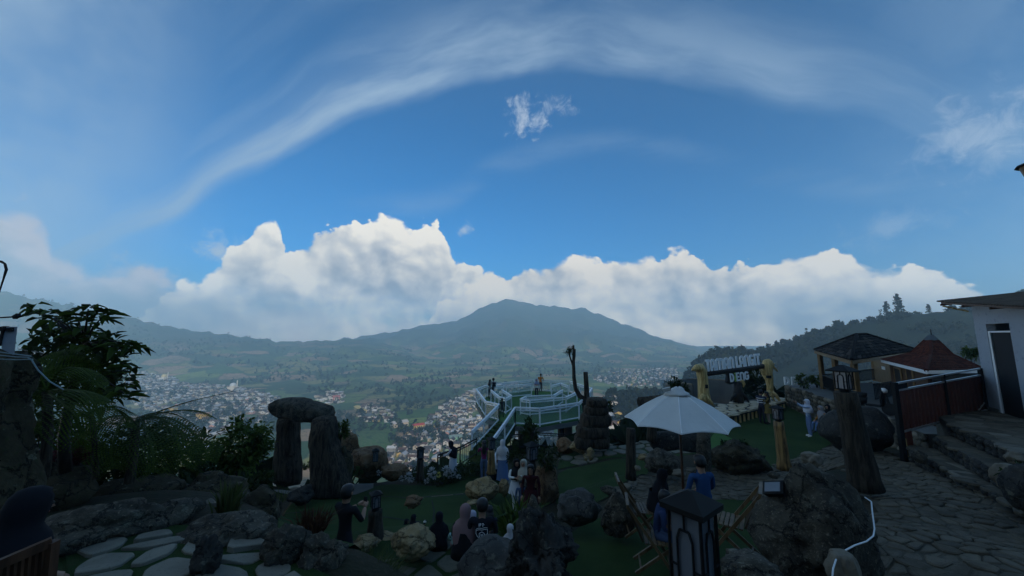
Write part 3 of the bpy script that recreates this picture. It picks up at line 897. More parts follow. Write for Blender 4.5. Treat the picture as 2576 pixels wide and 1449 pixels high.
# turf seams on the lower lawn: thin dark gaps with worn pale edges
def seam(pts, w, mat):
    mb = MB()
    q = [gp(a, b) for a, b in pts]
    fine = []
    for i in range(len(q) - 1):
        for k in range(6): fine.append(q[i].lerp(q[i + 1], k / 6))
    fine.append(q[-1])
    L, Rr = [], []
    for i, p in enumerate(fine):
        t = (fine[min(i + 1, len(fine) - 1)] - fine[max(i - 1, 0)]).normalized(); s = Vector((-t.y, t.x, 0)) * w * (0.6 + 0.5 * rnd.random())
        h = gz(p.x, p.y) + 0.042
        L.append((p.x + s.x, p.y + s.y, h)); Rr.append((p.x - s.x, p.y - s.y, h))
    n = len(fine)
    return mb.raw(L + Rr, [(i, n + i, n + i + 1, i + 1) for i in range(n - 1)]).build('turf_seam', mat, lower_lawn)
seam([(715, 1296), (800, 1290), (930, 1305), (1060, 1317)], 0.03, M['black'])
seam([(930, 1250), (1000, 1254), (1090, 1252), (1180, 1246)], 0.03, M['black'])
seam([(1085, 1253), (1130, 1249), (1165, 1246)], 0.02, M['rock_top'])
seam([(1086, 1262), (1092, 1290), (1080, 1320)], 0.02, M['black'])

# flagstones
fl = drape('gate_path_bed', px_poly([(672, 1206), (700, 1186), (790, 1180), (840, 1180), (850, 1230), (800, 1245), (760, 1238), (700, 1228)]), 0.02, M['turf'])
paving(fl, px_poly([(676, 1207), (702, 1188), (790, 1182), (840, 1184), (846, 1228), (800, 1243), (762, 1236), (702, 1226)]), 0.62, 3, 0.10, [M['flag']], 0.05)
drape('concrete_walk', smooth_poly(px_poly([(676, 1236), (760, 1250), (870, 1252), (960, 1222), (925, 1198), (880, 1196), (860, 1225), (800, 1246), (720, 1236)]), 1), 0.045, M['concrete'])
tf = drape('terrace_path_bed', plan([(160, 1400), (300, 1352), (420, 1325), (560, 1335), (830, 1420), (860, 1560), (600, 1700), (200, 1640)], -2.22), 0.045, M['turf'], hf=lambda x, y: near_h(x, y))
paving(tf, plan([(200, 1405), (310, 1350), (420, 1322), (560, 1335), (820, 1420), (840, 1540), (600, 1680), (220, 1600)], -2.22), 0.40, 11, 0.07, [M['flag_pale']], 0.035, bevel=0.012, jit=.46, hf=lambda x, y: near_h(x, y) + 0.045)
mf = drape('seat_path_bed', plan([(960, 1370), (1060, 1366), (1180, 1372), (1260, 1410), (1250, 1560), (960, 1560)], -3.98), 0.04, M['turf'])
paving(mf, plan([(965, 1372), (1060, 1368), (1180, 1374), (1255, 1410), (1245, 1540), (965, 1540)], -3.98), 0.46, 21, 0.06, [M['flag_green']], 0.05, jit=.46)
cf = drape('cairn_path_bed', px_poly([(1402, 1182), (1410, 1150), (1480, 1122), (1560, 1108), (1650, 1102), (1770, 1100), (1790, 1140), (1700, 1150), (1590, 1152), (1500, 1160)]), 0.02, M['turf'])
paving(cf, px_poly([(1404, 1180), (1412, 1150), (1480, 1124), (1560, 1110), (1650, 1104), (1765, 1102), (1780, 1138), (1700, 1148), (1590, 1150), (1500, 1158)]), 0.62, 31, 0.08, [M['flag_green'], M['flag']], 0.06)
drape('stair_foot_path', smooth_poly(px_poly([(1270, 1215), (1262, 1195), (1300, 1190), (1340, 1215), (1362, 1290), (1350, 1350), (1300, 1340), (1290, 1270)]), 1), 0.05, M['concrete'])

# cobbled way: mortar bed, stones set into it
WAY = plan([(1545, 1218), (1610, 1190), (1740, 1172), (1910, 1182), (1990, 1166), (2080, 1126), (2180, 1132)], -4.45) + plan([(2255, 1150), (2300, 1162), (2442, 1236), (2520, 1262), (2720, 1330), (2900, 1600), (2100, 1700), (2160, 1450), (2215, 1300)], -3.45) + plan([(2130, 1235), (2010, 1222), (1930, 1262), (1760, 1262), (1600, 1250)], -4.3)
way = drape('cobbled_way', WAY, 0.03, M['mortar'])
paving(way, WAY, 0.21, 41, 0.022, [M['cobble']], 0.035, bevel=0.02, jit=.5, hf=lambda x, y: near_h(x, y) + 0.02, aspect=1.3, tilt=0.06)

# ------------------------------------------------------------------ rock steps up to the building
def steps():
    st = link('rock_steps', None, kind='structure')
    lv = [(-3.17, (2288, 1130), (2497, 1233), 2650, 1320), (-2.83, (2351, 1097), (2501, 1180), 2660, 1262), (-2.5, (2382, 1062), (2550, 1133), 2680, 1195)]
    for i, (z, a, b, ex, ey) in enumerate(lv):
        A, B = onz(*a, z), onz(*b, z); C2 = B + (B - A) * 1.3
        far = Vector((30, 11.6 if i == 2 else A.y - 0.0, z))
        n = 26
        line = [A.lerp(C2, k / n) + Vector((rnd.uniform(-.05, .05), rnd.uniform(-.03, .03), 0)) for k in range(n + 1)]
        if i == 2: line = [Vector((15.4, 12.7, z)), Vector((13.6, 12.2, z))] + line
        mb = MB()
        back = [Vector((24, line[0].y, z)), Vector((24, line[-1].y, z))]
        top = line + [back[1], back[0]]
        m = len(top)
        v = top + [p - Vector((0, 0, 1.3)) for p in top]
        mb.raw(v, [tuple(range(m))] + [(k, k + m, (k + 1) % m + m, (k + 1) % m) for k in range(m)])
        o = mb.build('step', M['mortar'], st)
        # paving on the tread and stones on the riser
        tread = [(p.x, p.y) for p in line] + ([(24, line[-1].y), (24, 12)] if i == 2 else [(p.x + 2.4, p.y + 0.2) for p in reversed(line)])
        paving(o, tread, 0.42, 50 + i, 0.012, [M['cobble'], M['cobble'], M['flag']], 0.015, jit=.5, bevel=.012, hf=lambda x, y, z=z: np.full(np.shape(x), z - 0.01), limit=120, aspect=1.2, tilt=0.04)
        d = (C2 - A).normalized(); nrm = Vector((d.y, -d.x, 0))
        if nrm.x > 0: nrm = -nrm
        L = (C2 - A).length; s = 0.0
        rg = random.Random(60 + i)
        while s < L:
            w = rg.uniform(0.18, 0.38)
            for hh in range(2):
                c = A + d * (s + w / 2 + rg.uniform(-.05, .05)) + nrm * 0.01 + Vector((0, 0, -0.09 - hh * 0.17))
                me = rock_mesh('stone', (w * .52, .07, .095), rg.randrange(999), M['rock_dark'], 0.25, 0.08, 2)
                r = link('stone', me, o, c); r.rotation_euler = (0, rg.uniform(-.15, .15), math.atan2(d.y, d.x))
            s += w
steps()

# ------------------------------------------------------------------ upper terrace of the gazebo and its stone retaining wall
UT = [(17.4, 23.9), (16.5, 20.6), (15.7, 17.5), (14.7, 14.6), (14.0, 12.9), (17.0, 12.6), (30, 13.2), (36, 24), (27, 26.5), (19.5, 26)]
mb = MB().prism(UT, -4.9, -3.3)
ut = mb.build('upper_terrace', M['concrete'], kind='structure')
def wall_stones(parent, pts, z0, z1, seed, size=0.26, mats=('rock_top', 'rock', 'cobble')):
    rg = random.Random(seed)
    for i in range(len(pts) - 1):
        A, B = Vector((*pts[i], 0)), Vector((*pts[i + 1], 0)); d = (B - A).normalized(); L = (B - A).length
        nrm = Vector((d.y, -d.x, 0))
        if nrm.y > 0 and nrm.x > 0: nrm = -nrm
        z = z0
        while z < z1 - 0.05:
            s = rg.uniform(0, .15); h = size * rg.uniform(.8, 1.1)
            while s < L:
                w = size * rg.uniform(.8, 1.7)
                me = rock_mesh('stone', (w * .55, .10, h * .56), rg.randrange(999), M[mats[rg.randrange(len(mats))]], 0.3, 0.08, 2)
                o = link('stone', me, parent, A + d * (s + w / 2) + nrm * 0.03 + Vector((0, 0, z + h / 2)))
                o.rotation_euler = (0, rg.uniform(-.2, .2), math.atan2(d.y, d.x)); s += w
            z += h
rw = empty('retaining_wall', 'rough stone retaining wall below the concrete terrace of the gazebo', 'wall', (16.5, 20.6, -4.5))
rw.location = (0, 0, 0)
core = MB()
for a, b in zip(UT[:4], UT[1:5]): core.bar((a[0] - .0, a[1], -3.95), (b[0], b[1], -3.95), 0.12, 1.28)
core.build('mortar_core', M['mortar'], rw)
wall_stones(rw, [UT[0], UT[1], UT[2], UT[3], UT[4]], -4.6, -3.3, 5)

# ------------------------------------------------------------------ gazebo with a tiled hip roof
def roof_face(parent, a, b, c, d, rows, per, mats, seed, lift=0.03, name='tile', single=True, over=0.12):
    """tiles on the quad a,b (eave) - c,d (ridge side; c above b, d above a)"""
    rg = random.Random(seed)
    a, b, c, d = map(Vector, (a, b, c, d))
    n = (b - a).cross(d - a).normalized()
    if n.z < 0: n = -n
    joined = MB()
    for r in range(rows):
        t0, t1 = r / rows, (r + 1 + over * 3) / rows
        t1 = min(t1, 1.0)
        l0, r0, l1, r1 = a.lerp(d, t0), b.lerp(c, t0), a.lerp(d, t1), b.lerp(c, t1)
        k = max(1, round(per * (r0 - l0).length / (b - a).length))
        off = 0.5 if r % 2 else 0.0
        for j in range(-1 if off else 0, k):
            s0, s1 = max(0, (j + off) / k), min(1, (j + 1 + off) / k)
            if s1 - s0 < 0.15 / k: continue
            e = 0.006
            p = [l0.lerp(r0, s0 + e), l0.lerp(r0, s1 - e), l1.lerp(r1, s1 - e), l1.lerp(r1, s0 + e)]
            up = lift * rg.uniform(0.7, 1.4)
            q = [p[0] + n * (up + .03), p[1] + n * (up + .03), p[2] + n * 0.012, p[3] + n * 0.012]
            v = [x - n * 0.0 for x in p] + q
            f = [(4, 5, 6, 7), (0, 1, 5, 4), (1, 2, 6, 5), (3, 0, 4, 7)]
            mi = rg.randrange(len(mats))
            if single:
                o0 = sum(v, Vector()) / 8
                link(name, mesh(name, [x - o0 for x in v], f, mats[mi]), parent, o0)
            else: joined.mat(mi).raw(v, f)
    if not single: joined.build('roof_tiles', mats, parent, kind='stuff')

def gazebo():
    g = empty('gazebo', 'open gazebo with dark shingle hip roof on yellow wooden posts', 'gazebo')
    Fc, Lc, Rc = at(2142, 906, 17.3), at(2049, 881, 23.5), at(2308, 882, 21.8)
    Bc = Lc + Rc - Fc
    for p in (Fc, Lc, Rc, Bc): pass
    ap = at(2155, 843, 20.6); ap2 = at(2178, 842, 21.4)
    mats = [plain('roof_shingle_%d' % i, c, 0.9, 0.1, 0.25) for i, c in enumerate([(0.022, 0.019, 0.017), (0.032, 0.028, 0.025), (0.015, 0.013, 0.012), (0.060, 0.050, 0.042)])]
    rf = MB()
    rf.raw([Fc, Lc, Bc, Rc, ap, ap2], [(0, 4, 1), (1, 4, 5, 2), (2, 5, 3), (3, 5, 4, 0)])
    rf.raw([p - Vector((0, 0, 0.05)) for p in (Fc, Lc, Bc, Rc)], [(0, 1, 2, 3)])
    r = rf.build('roof', mats[0], g)
    roof_face(r, Lc, Fc, ap.lerp(Fc, .02), ap.lerp(Lc, .02), 8, 12, mats, 3, name='shingle')
    roof_face(r, Fc, Rc, ap2, ap, 8, 16, mats, 4, name='shingle')
    for p, q in ((Fc, ap), (Rc, ap2), (Lc, ap), (ap, ap2)):
        MB().tube([p + Vector((0, 0, .05)), q + Vector((0, 0, .06))], 0.07, 6).build('ridge_cap', mats[2], r)
    for p, q in ((Fc, Lc), (Fc, Rc), (Lc, Bc), (Rc, Bc)):
        MB().bar(p - Vector((0, 0, .11)), q - Vector((0, 0, .11)), 0.06, 0.16).build('eave_beam', M['ochre_wood'], g)
    cen = (Fc + Bc) / 2
    posts = []
    for p in (Fc, Lc, Rc, Bc, (Fc + Lc) / 2):
        q = p.lerp(Vector((cen.x, cen.y, p.z)), 0.10)
        MB().bar((q.x, q.y, -3.3), (q.x, q.y, q.z - .1), 0.20).build('post', M['ochre_wood'], g)
        posts.append(q)
    # balustrades
    for a, b in ((posts[1], posts[4]), (posts[0], posts[2]), (posts[1], posts[3])):
        rail = MB()
        A, B = Vector((a.x, a.y, -3.3)), Vector((b.x, b.y, -3.3)); z = Vector((0, 0, 1))
        t0, t1 = (0.0, 1.0) if b is not posts[2] else (0.25, 1.0)
        A, B = A.lerp(B, t0), A.lerp(B, t1)
        bal = MB().bar(A + z * .85, B + z * .85, .06).bar(A + z * .15, B + z * .15, .05).build('balustrade', M['black_metal'], g)
        k = int((B - A).length / .18)
        for i in range(k + 1):
            p = A.lerp(B, i / k); MB().bar(p + z * .15, p + z * .85, .028).build('baluster', M['black_metal'], bal)
    # back wall panel inside
    A, B = posts[3], posts[2]
    MB().bar((A.x, A.y, -2.3), (B.x, B.y, -2.3), 0.08, 2.0).build('back_wall', M['ochre_wood'], g)
    return g
gazebo()

def hut():
    g = empty('brown_hut', 'brown walled hut with stepped maroon tiled roof and small lantern cap', 'hut')
    F1, L1, R1 = at(2330, 932, 13.2), at(2217, 905, 18.2), at(2478, 930, 14.6)
    B1 = L1 + R1 - F1; B1.z = (L1.z + R1.z) / 2
    cap_c = at(2345, 856, 17.2)
    mats = [plain('maroon_tile_%d' % i, c, 0.9, 0.1, 0.25) for i, c in enumerate([(0.10, 0.026, 0.013), (0.13, 0.034, 0.017), (0.075, 0.020, 0.011)])]
    cen = Vector((cap_c.x, cap_c.y, 0))
    def lev(k, z): return [Vector((cen.x + (p.x - cen.x) * k, cen.y + (p.y - cen.y) * k, z)) for p in (F1, R1, B1, L1)]
    e0 = [F1, R1, B1, L1]
    e1 = [p.lerp(q, 1.0) for p, q in zip(e0, lev(0.42, -0.83))]
    e2 = lev(0.13, cap_c.z)
    rf = MB().loft([[p for p in e0], [p for p in e1], [p for p in e2]], True, (True, True))
    r = rf.build('roof', mats[0], g)
    for i in range(4):
        j = (i + 1) % 4
        roof_face(r, e0[i], e0[j], e1[j], e1[i], 9, 26, mats, 20 + i, 0.012, single=False)
        roof_face(r, e1[i], e1[j], e2[j], e2[i], 9, 14, mats, 30 + i, 0.012, single=False)
        MB().tube([e0[i], e1[i], e2[i]], 0.06, 6).build('hip_ridge', mats[2], r)
    # cap
    c = MB().loft([lev(0.17, cap_c.z + .02), lev(0.15, cap_c.z + .06), lev(0.05, cap_c.z + .26)]).build('roof_cap', M['dark_wood'], g)
    MB().tube([(cen.x, cen.y, cap_c.z + .2), (cen.x, cen.y, cap_c.z + .52)], [.03, .012], 6).build('finial', M['dark_wood'], c)
    for a, b in ((F1, L1), (F1, R1)):
        MB().bar(a - Vector((0, 0, .06)), b - Vector((0, 0, .06)), .05, .12).build('white_fascia', M['white_metal'], g)
    brown = plain('brown_plaster', (0.085, 0.048, 0.028), 0.85, 0.2, 0.15)
    dkb = plain('dark_boards', (0.030, 0.016, 0.012), 0.75, 0.2, 0.25)
    w = [Vector((cen.x + (p.x - cen.x) * .82, cen.y + (p.y - cen.y) * .82, 0)) for p in (F1, R1, B1, L1)]
    for i in range(4):
        j = (i + 1) % 4
        a, b = w[i].copy(), w[j].copy(); a.z = b.z = -2.3
        MB().bar(a, b, .12, 2.1).build('wall', brown if i in (3, 2) else dkb, g)
    # door, window and hanging sign on the left wall
    a, b = w[0], w[3]; d = (b - a).normalized(); n = Vector((-d.y, d.x, 0))
    if n.x > 0: n = -n
    for s0, s1, z0, z1, m, nm in ((.30, .46, -3.3, -1.35, dkb, 'door'), (.62, .82, -2.7, -1.5, M['black'], 'window')):
        p, q = a.lerp(b, s0) + n * .08, a.lerp(b, s1) + n * .08
        o = MB().bar((p.x, p.y, (z0 + z1) / 2), (q.x, q.y, (z0 + z1) / 2), .05, z1 - z0).build(nm, m, g)
        fr = MB()
        for u in (p, q): fr.bar((u.x, u.y, z0), (u.x, u.y, z1 + .05), .07)
        fr.bar((p.x, p.y, z1 + .03), (q.x, q.y, z1 + .03), .08, .07)
        fr.build('frame', M['ochre_wood'], o)
    p = a.lerp(b, .72) + n * .5
    MB().bar((p.x, p.y, -1.5), (p.x + d.x * .5, p.y + d.y * .5, -1.5), .03, .14).build('name_plate', M['white_plastic'], g)
    return g
hut()

# ------------------------------------------------------------------ grey building with a corrugated lean-to roof
def building():
    g = empty('grey_building', 'grey plastered building with a tall dark doorway under a corrugated roof', 'building')
    A = onz(2485, 1029, -2.5); B = onz(2576, 1058, -2.5)
    d = (B - A).normalized(); n = Vector((d.y, -d.x, 0))
    if n.x > 0: n = -n
    z0, z1 = -2.5, 0.9
    A = Vector((A.x, A.y, 0)); L = 5.0
    P = lambda s, o, z: A + d * s + n * o + Vector((0, 0, z))
    # wall with a door opening: s 0.75 .. 2.0, door 2.45 m and a transom above
    def slab(s0, s1, a, b, o0=-.2, o1=0.0, mat='plaster', nm='wall', par=None):
        v = [P(s, o, z if z < z1 else 1.15 - .10 * s) for s in (s0, s1) for o in (o0, o1) for z in (a, b)]
        return MB().raw(v, [(0, 1, 3, 2), (4, 6, 7, 5), (0, 4, 5, 1), (2, 3, 7, 6), (0, 2, 6, 4), (1, 5, 7, 3)]).build(nm, M[mat], par or g)
    D0, D1, DT = 0.78, 2.15, 0.38
    slab(0, D0, z0, z1); slab(D1, L, z0, z1); slab(D0, D1, DT, z1)
    slab(-0.02, D0 - .02, z0, z0 + .10, 0, .03, 'concrete', 'plinth'); slab(D1 + .02, L, z0, z0 + .10, 0, .03, 'concrete', 'plinth')
    # far end wall and back
    far = [P(0, o, z) for o in (-5, -.2) for z in (z0, z1)]
    MB().raw([P(s, o, z) for s in (0, .2) for o in (-3.4, -.21) for z in (z0, 1.12)], [(0, 1, 3, 2), (4, 6, 7, 5), (0, 4, 5, 1), (2, 3, 7, 6), (0, 2, 6, 4), (1, 5, 7, 3)]).build('end_wall', M['plaster'], g)
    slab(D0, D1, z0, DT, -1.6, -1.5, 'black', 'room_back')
    fr = MB()
    for s in (D0 + .03, D1 - .03): fr.bar(P(s, -.05, z0), P(s, -.05, .12), .06, .05)
    fr.bar(P(D0, -.05, .12), P(D1, -.05, .12), .06, .05)
    f = fr.build('door_frame', M['white_metal'], g)
    slab(D0 + .06, D1 - .06, z0, .09, -.10, -.07, 'black', 'door_leaf', f)
    # roof: corrugated sheet over purlins
    rust = speckled((0.10, 0.075, 0.06), (0.16, 0.13, 0.11), (0.22, 0.20, 0.18), 2.0, 20.0, 0.3, 0.01, False, 0.6, 0.2, 'rusty_sheet')
    v, fc = [], []
    s0, s1, o0, o1 = -0.35, 5.1, 0.72, -3.6
    k = 150
    for i in range(k + 1):
        s = s0 + (s1 - s0) * i / k; wv = 0.022 * math.sin(i * math.pi / 2)
        for th in (0.0, 0.012):
            v.append(P(s, o0, 1.23 - .10 * s + wv + th)); v.append(P(s, o1, 1.66 - .10 * s + wv + th))
    for i in range(k):
        a = i * 4; b = a + 4
        fc += [(a, b, b + 1, a + 1), (a + 2, a + 3, b + 3, b + 2), (a, a + 2, b + 2, b), (a + 1, b + 1, b + 3, a + 3)]
    fc += [(0, 1, 3, 2)]
    rf = mesh('roof', v, fc, rust)
    r = link('roof', rf, g)
    for o in (.60, .25, -.15, -.9):
        z = 1.20 + (.72 - o) * 0.0995
        MB().bar(P(s0 + .06, o, z - .05 - .1 * s0), P(s1, o, z - .05 - .1 * s1), .05, .06).build('purlin', M['brown_wood'], r)
    for s in (-.25, 1.4, 3.1, 4.8):
        MB().bar(P(s, .66, 1.10 - .1 * s), P(s, -3, 1.47 - .1 * s), .06, .07).build('rafter', M['brown_wood'], r)
    MB().bar(P(-.2, .02, .86), P(-.2, .62, 1.08), .05, .05).build('bracket', M['pale_wood'], r)
building()

# ------------------------------------------------------------------ brown sheet-metal gate fence beside the building
def gate_fence():
    g = empty('sheet_metal_fence', 'brown corrugated metal fence with two bare top rails beside the grey building', 'fence')
    L0, R0 = onz(2275, 1157, -3.52), onz(2484, 1029, -2.5)
    a, b = Vector((L0.x, L0.y, 0)), Vector((R0.x, R0.y, 0))
    Pz = lambda t, z: a.lerp(b, t) + Vector((0, 0, z))
    MB().bar(Pz(0, -3.75), Pz(0, -1.36), .11).build('post', M['black_metal'], g)
    MB().bar(Pz(.985, -2.5), Pz(.985, -1.12), .09).build('post', M['black_metal'], g)
    MB().bar(Pz(.52, -2.66), Pz(.52, -1.25), .07).build('post', M['black_metal'], g)
    for z0, z1 in ((-1.40, -1.14), (-1.60, -1.36), (-2.76, -2.52)):
        MB().bar(Pz(0.0, z0), Pz(.985, z1), .05).build('rail', M['steel'], g)
    MB().bar(Pz(0, -1.49), Pz(.12, -1.47), .03, .17).build('rail', M['black_metal'], g)
    red = plain('oxide_paint', (0.14, 0.038, 0.022), 0.55, 0.3, 0.25, 3.0)
    n = 46
    for i in range(n):
        t0, t1 = .02 + .96 * i / n, .02 + .96 * (i + .86) / n
        A, B = Pz(t0, 0), Pz(t1, 0); off = Vector((0, 0.012, 0)) if i % 2 else Vector()
        zb, zt = -2.74 + .24 * t0, -1.62 + .24 * t0
        v = [A + off + Vector((0, 0, zb)), B + off + Vector((0, 0, zb)), B + off + Vector((0, 0, zt)), A + off + Vector((0, 0, zt))]
        v += [p + Vector((0.01, 0.03, 0)) for p in v]
        MB().raw(v, [(3, 2, 1, 0), (4, 5, 6, 7), (0, 1, 5, 4), (1, 2, 6, 5), (2, 3, 7, 6), (3, 0, 4, 7)]).build('sheet_rib', red, g)
    # lower short skirt beside the post
    MB().bar(Pz(.045, -2.98), Pz(.10, -2.96), .03, .42).build('skirt_sheet', red, g)
    MB().bar(Pz(.03, -3.45), Pz(.03, -2.95), .05).build('pale_stake', M['pale_wood'], g)
    MB().bar(Pz(.86, -2.55), Pz(.97, -2.28), .03).build('brace', M['steel'], g)
gate_fence()

# ------------------------------------------------------------------ viewing deck
ZD = -5.3
def zq(zx, zy, z=ZD):
    """deck point from the enlarged view of the photo"""
    return onz((1880 + zx / 4.83) / 1.5901, (1480 + zy / 4.83) / 1.5901, z)

def railing(parent, pts, h=1.0, mat='white_metal', glass=True, posts=True, mid=0.86, w=0.085, maxspan=2.0, top2=True):
    """posts, two top rails, a foot rail and panes between them along a 3-D line"""
    mb = None
    up = Vector((0, 0, 1))
    seen = []
    for i in range(len(pts) - 1):
        a, b = Vector(pts[i]), Vector(pts[i + 1])
        k = max(1, round((b - a).length / maxspan))
        for j in range(k + 1):
            p = a.lerp(b, j / k)
            if any((p - q).length < .05 for q in seen): continue
            seen.append(p)
            MB().bar(p - up * .02, p + up * h, w).build('rail_post', M[mat], parent)
        MB().bar(a + up * h, b + up * h, w * 1.25, w).build('hand_rail', M[mat], parent)
        if top2: MB().bar(a + up * h * mid, b + up * h * mid, w * .7).build('mid_rail', M[mat], parent)
        MB().bar(a + up * .10, b + up * .10, w * .7).build('foot_rail', M[mat], parent)
        if glass:
            for j in range(k):
                p, q = a.lerp(b, (j + .04) / k), a.lerp(b, (j + .96) / k)
                MB().bar(p + up * (h * mid * .5 + .06), q + up * (h * mid * .5 + .06), .012, h * mid - .16).build('glass_pane', M['glass'], parent)

def deck():
    g = empty('viewing_deck', 'round viewing deck with green floor and white glazed railings on dark pillars', 'viewing deck')
    outer = [zq(120, 620), zq(300, 915), zq(560, 985), zq(872, 1060), zq(1350, 1085), zq(2110, 950), zq(2290, 745), zq(2365, 600), zq(1930, 430), zq(1200, 400), zq(650, 470), zq(330, 520)]
    pl = [(p.x, p.y) for p in outer]
    MB().prism(pl, ZD - .08, ZD).build('floor', M['turf2'], g)
    big = [((x - 1.8) * 1.012 + 1.8, (y - 28) * 1.012 + 28) for x, y in pl]
    MB().prism(big, ZD - .34, ZD - .083).build('floor_slab', M['concrete'], g)
    R1 = [outer[2], outer[1], outer[0], outer[11], outer[10], outer[9], outer[8], outer[7], outer[6], outer[5], outer[4], outer[3]]
    railing(g, R1)
    railing(g, [zq(405, 640), zq(560, 800), zq(690, 850), zq(800, 775), zq(620, 640)])
    railing(g, [zq(480, 560), zq(700, 545), zq(1190, 492)])
    railing(g, [zq(1790, 640), zq(1620, 765), zq(1090, 790), zq(975, 860), zq(1160, 888), zq(1860, 815), zq(2070, 690)])
    railing(g, [zq(1575, 530), zq(1750, 480), zq(1900, 540)])
    for zx, zy in ((1770, 1020), (1895, 1040)):
        p = zq(zx, zy - 60, ZD)
        MB().tube([(p.x, p.y, ZD - .34), (p.x, p.y, -12)], .26, 12).build('pillar', M['dark_wood'], g)
    for p in (zq(420, 760), zq(1000, 960), zq(1200, 640)):
        MB().tube([(p.x, p.y, ZD - .34), (p.x, p.y, -16)], .24, 12).build('pillar', M['dark_wood'], g)
    # stair
    top_l, top_r = outer[2], outer[3]
    bl, br = onz(1180, 1140, -6.25), onz(1238, 1160, -6.25)
    st = link('stair', None, g)
    n = 8
    for i in range(n):
        t0, t1 = i / n, (i + 1) / n
        z = ZD - .02 - i * (0.95 / n)
        q = [top_l.lerp(bl, t0), top_r.lerp(br, t0), top_r.lerp(br, t1), top_l.lerp(bl, t1)]
        q = [(p.x, p.y) for p in q]
        MB().prism(q, z - .5, z - .002).build('step', M['turf'], st)
    fl = Vector((bl.x, bl.y, -6.25)); fr = Vector((br.x, br.y, -6.25))
    railing(g, [top_l, Vector((*top_l.lerp(fl, .55).xy, -5.85)), fl.lerp(top_l, .08)], maxspan=1.6)
    railing(g, [top_r, Vector((*top_r.lerp(fr, .5).xy, -5.80)), fr.lerp(top_r, .06)], maxspan=1.6)
    return g
deck()

def black_rail(label, pts, h=.85, mat='black_metal'):
    g = empty('black_railing', label, 'railing', group=None)
    railing(g, pts, h, mat, False, w=.05, maxspan=2.2)
    for i in range(len(pts) - 1):
        a, b = Vector(pts[i]), Vector(pts[i + 1]); k = int((b - a).length / .22)
        wires = MB()
        for j in range(1, k):
            p = a.lerp(b, j / k); wires.bar(p + Vector((0, 0, .1)), p + Vector((0, 0, h * .86)), .014)
        wires.build('thin_bars', M[mat], g, kind='stuff')
    return g
black_rail('black railing sloping down from the white stair rail to the flower bed', [onz(1100, 1196, -6.15), onz(1157, 1172, -6.15), onz(1199, 1146, -6.2)])
black_rail('low black railing under the viewing deck in front of the pillars', [onz(1284, 1132, -6.0), onz(1350, 1125, -6.0), onz(1424, 1130, -6.0)], .75)

# ------------------------------------------------------------------ boulders
rock('boulder', 'long mossy boulder behind the seat of the hooded person', -40, 1172, 215, 1345, 5.6, 'rock_moss', 2, 'boulder', lump=.3)
rock('boulder', 'mossy block of stone below the arching fern', 244, 1200, 440, 1300, 6.6, 'rock_moss', 3, 'boulder', lump=.3)
rock('boulder', 'wide lumpy lava boulder edging the terrace turf', 84, 1268, 345, 1410, 4.4, 'rock', 4, 'boulder', lump=.5, fine=.2)
rock('boulder', 'rounded lava boulder at the back corner of the stepping stones', 295, 1258, 472, 1362, 4.8, 'rock', 5, 'boulder', lump=.5, fine=.2)
rock('boulder', 'low flat lava boulder in front of the green reeds', 468, 1292, 690, 1392, 4.5, 'rock', 6, 'boulder', lump=.4, fine=.2)
rock('rock', 'slim pointed stone standing between the stepping stones', 488, 1345, 560, 1470, 3.7, 'rock_dark', 7, lump=.5, fine=.2)
rock('boulder', 'reddish mossy boulder leaning beside the green reeds', 590, 1222, 712, 1345, 6.2, 'rock_moss', 8, 'boulder', lump=.4)
rock('boulder', 'grey boulder hollowed on one side above the stepping stones', 650, 1322, 772, 1449, 4.2, 'rock', 9, 'boulder', lump=.5, fine=.2)
rock('boulder', 'knobbly boulder below the dry red reeds', 728, 1330, 868, 1470, 4.3, 'rock', 10, 'boulder', lump=.55, fine=.22)
rock('boulder', 'dark boulder half hidden behind the green reeds', 440, 1185, 605, 1310, 7.0, 'rock_moss', 11, 'boulder', lump=.35)
rock('rock', 'small pale stone wedged behind the low lava boulder', 500, 1255, 545, 1290, 5.6, 'rock_top', 12)
rock('boulder', 'big pale limestone boulder on the lower lawn', 1170, 1197, 1256, 1264, 12.4, 'rock_tan', 14, 'boulder', lump=.22, fine=.08, sub=5)
rock('rock', 'pointed yellow stone beside the big pale boulder', 1250, 1204, 1284, 1250, 12.8, 'rock_tan', 15, lump=.5)
rock('boulder', 'pale pitted boulder beside the seated people', 978, 1322, 1098, 1402, 7.0, 'rock_tan', 16, 'boulder', lump=.25, fine=.08, sub=5)
rock('rock', 'flat tan stone at the foot of the lamp post on the lawn', 880, 1350, 955, 1384, 7.2, 'rock_tan', 17)
rock('rock', 'low brown stone slab near the lamp post', 948, 1338, 1000, 1362, 7.8, 'rock_tan', 18)
rock('rock', 'crumbled brown mound in the middle of the lower lawn', 1018, 1246, 1064, 1280, 10.8, 'rock_cut', 19, lump=.6)
rock('rock', 'rounded dark stone at the foot of the stone gate', 724, 1222, 788, 1270, 12.2, 'rock_dark', 20)
rock('rock', 'dark stone behind the left pillar of the gate', 655, 1150, 722, 1190, 15.4, 'rock_dark', 21)
rock('boulder', 'smooth blue black boulder in front of the seated people', 1150, 1356, 1345, 1540, 4.5, 'rock_blue', 22, 'boulder', lump=.25, fine=.05)
rock('boulder', 'tall jagged dark rock at the bottom middle', 1270, 1262, 1455, 1540, 4.1, 'rock_dark', 23, 'boulder', lump=.8, fine=.4, sub=5)
rock('rock', 'narrow jagged spike of stone behind the tall dark rock', 1325, 1245, 1362, 1340, 5.6, 'rock', 24, lump=.5)
rock('boulder', 'sloping blue grey boulder on the table lawn', 1400, 1232, 1518, 1320, 8.8, 'rock_blue', 25, 'boulder', lump=.3, fine=.06)
rock('boulder', 'tall grey boulder beside the rattan chair', 1508, 1240, 1602, 1352, 8.2, 'rock', 26, 'boulder', lump=.35)
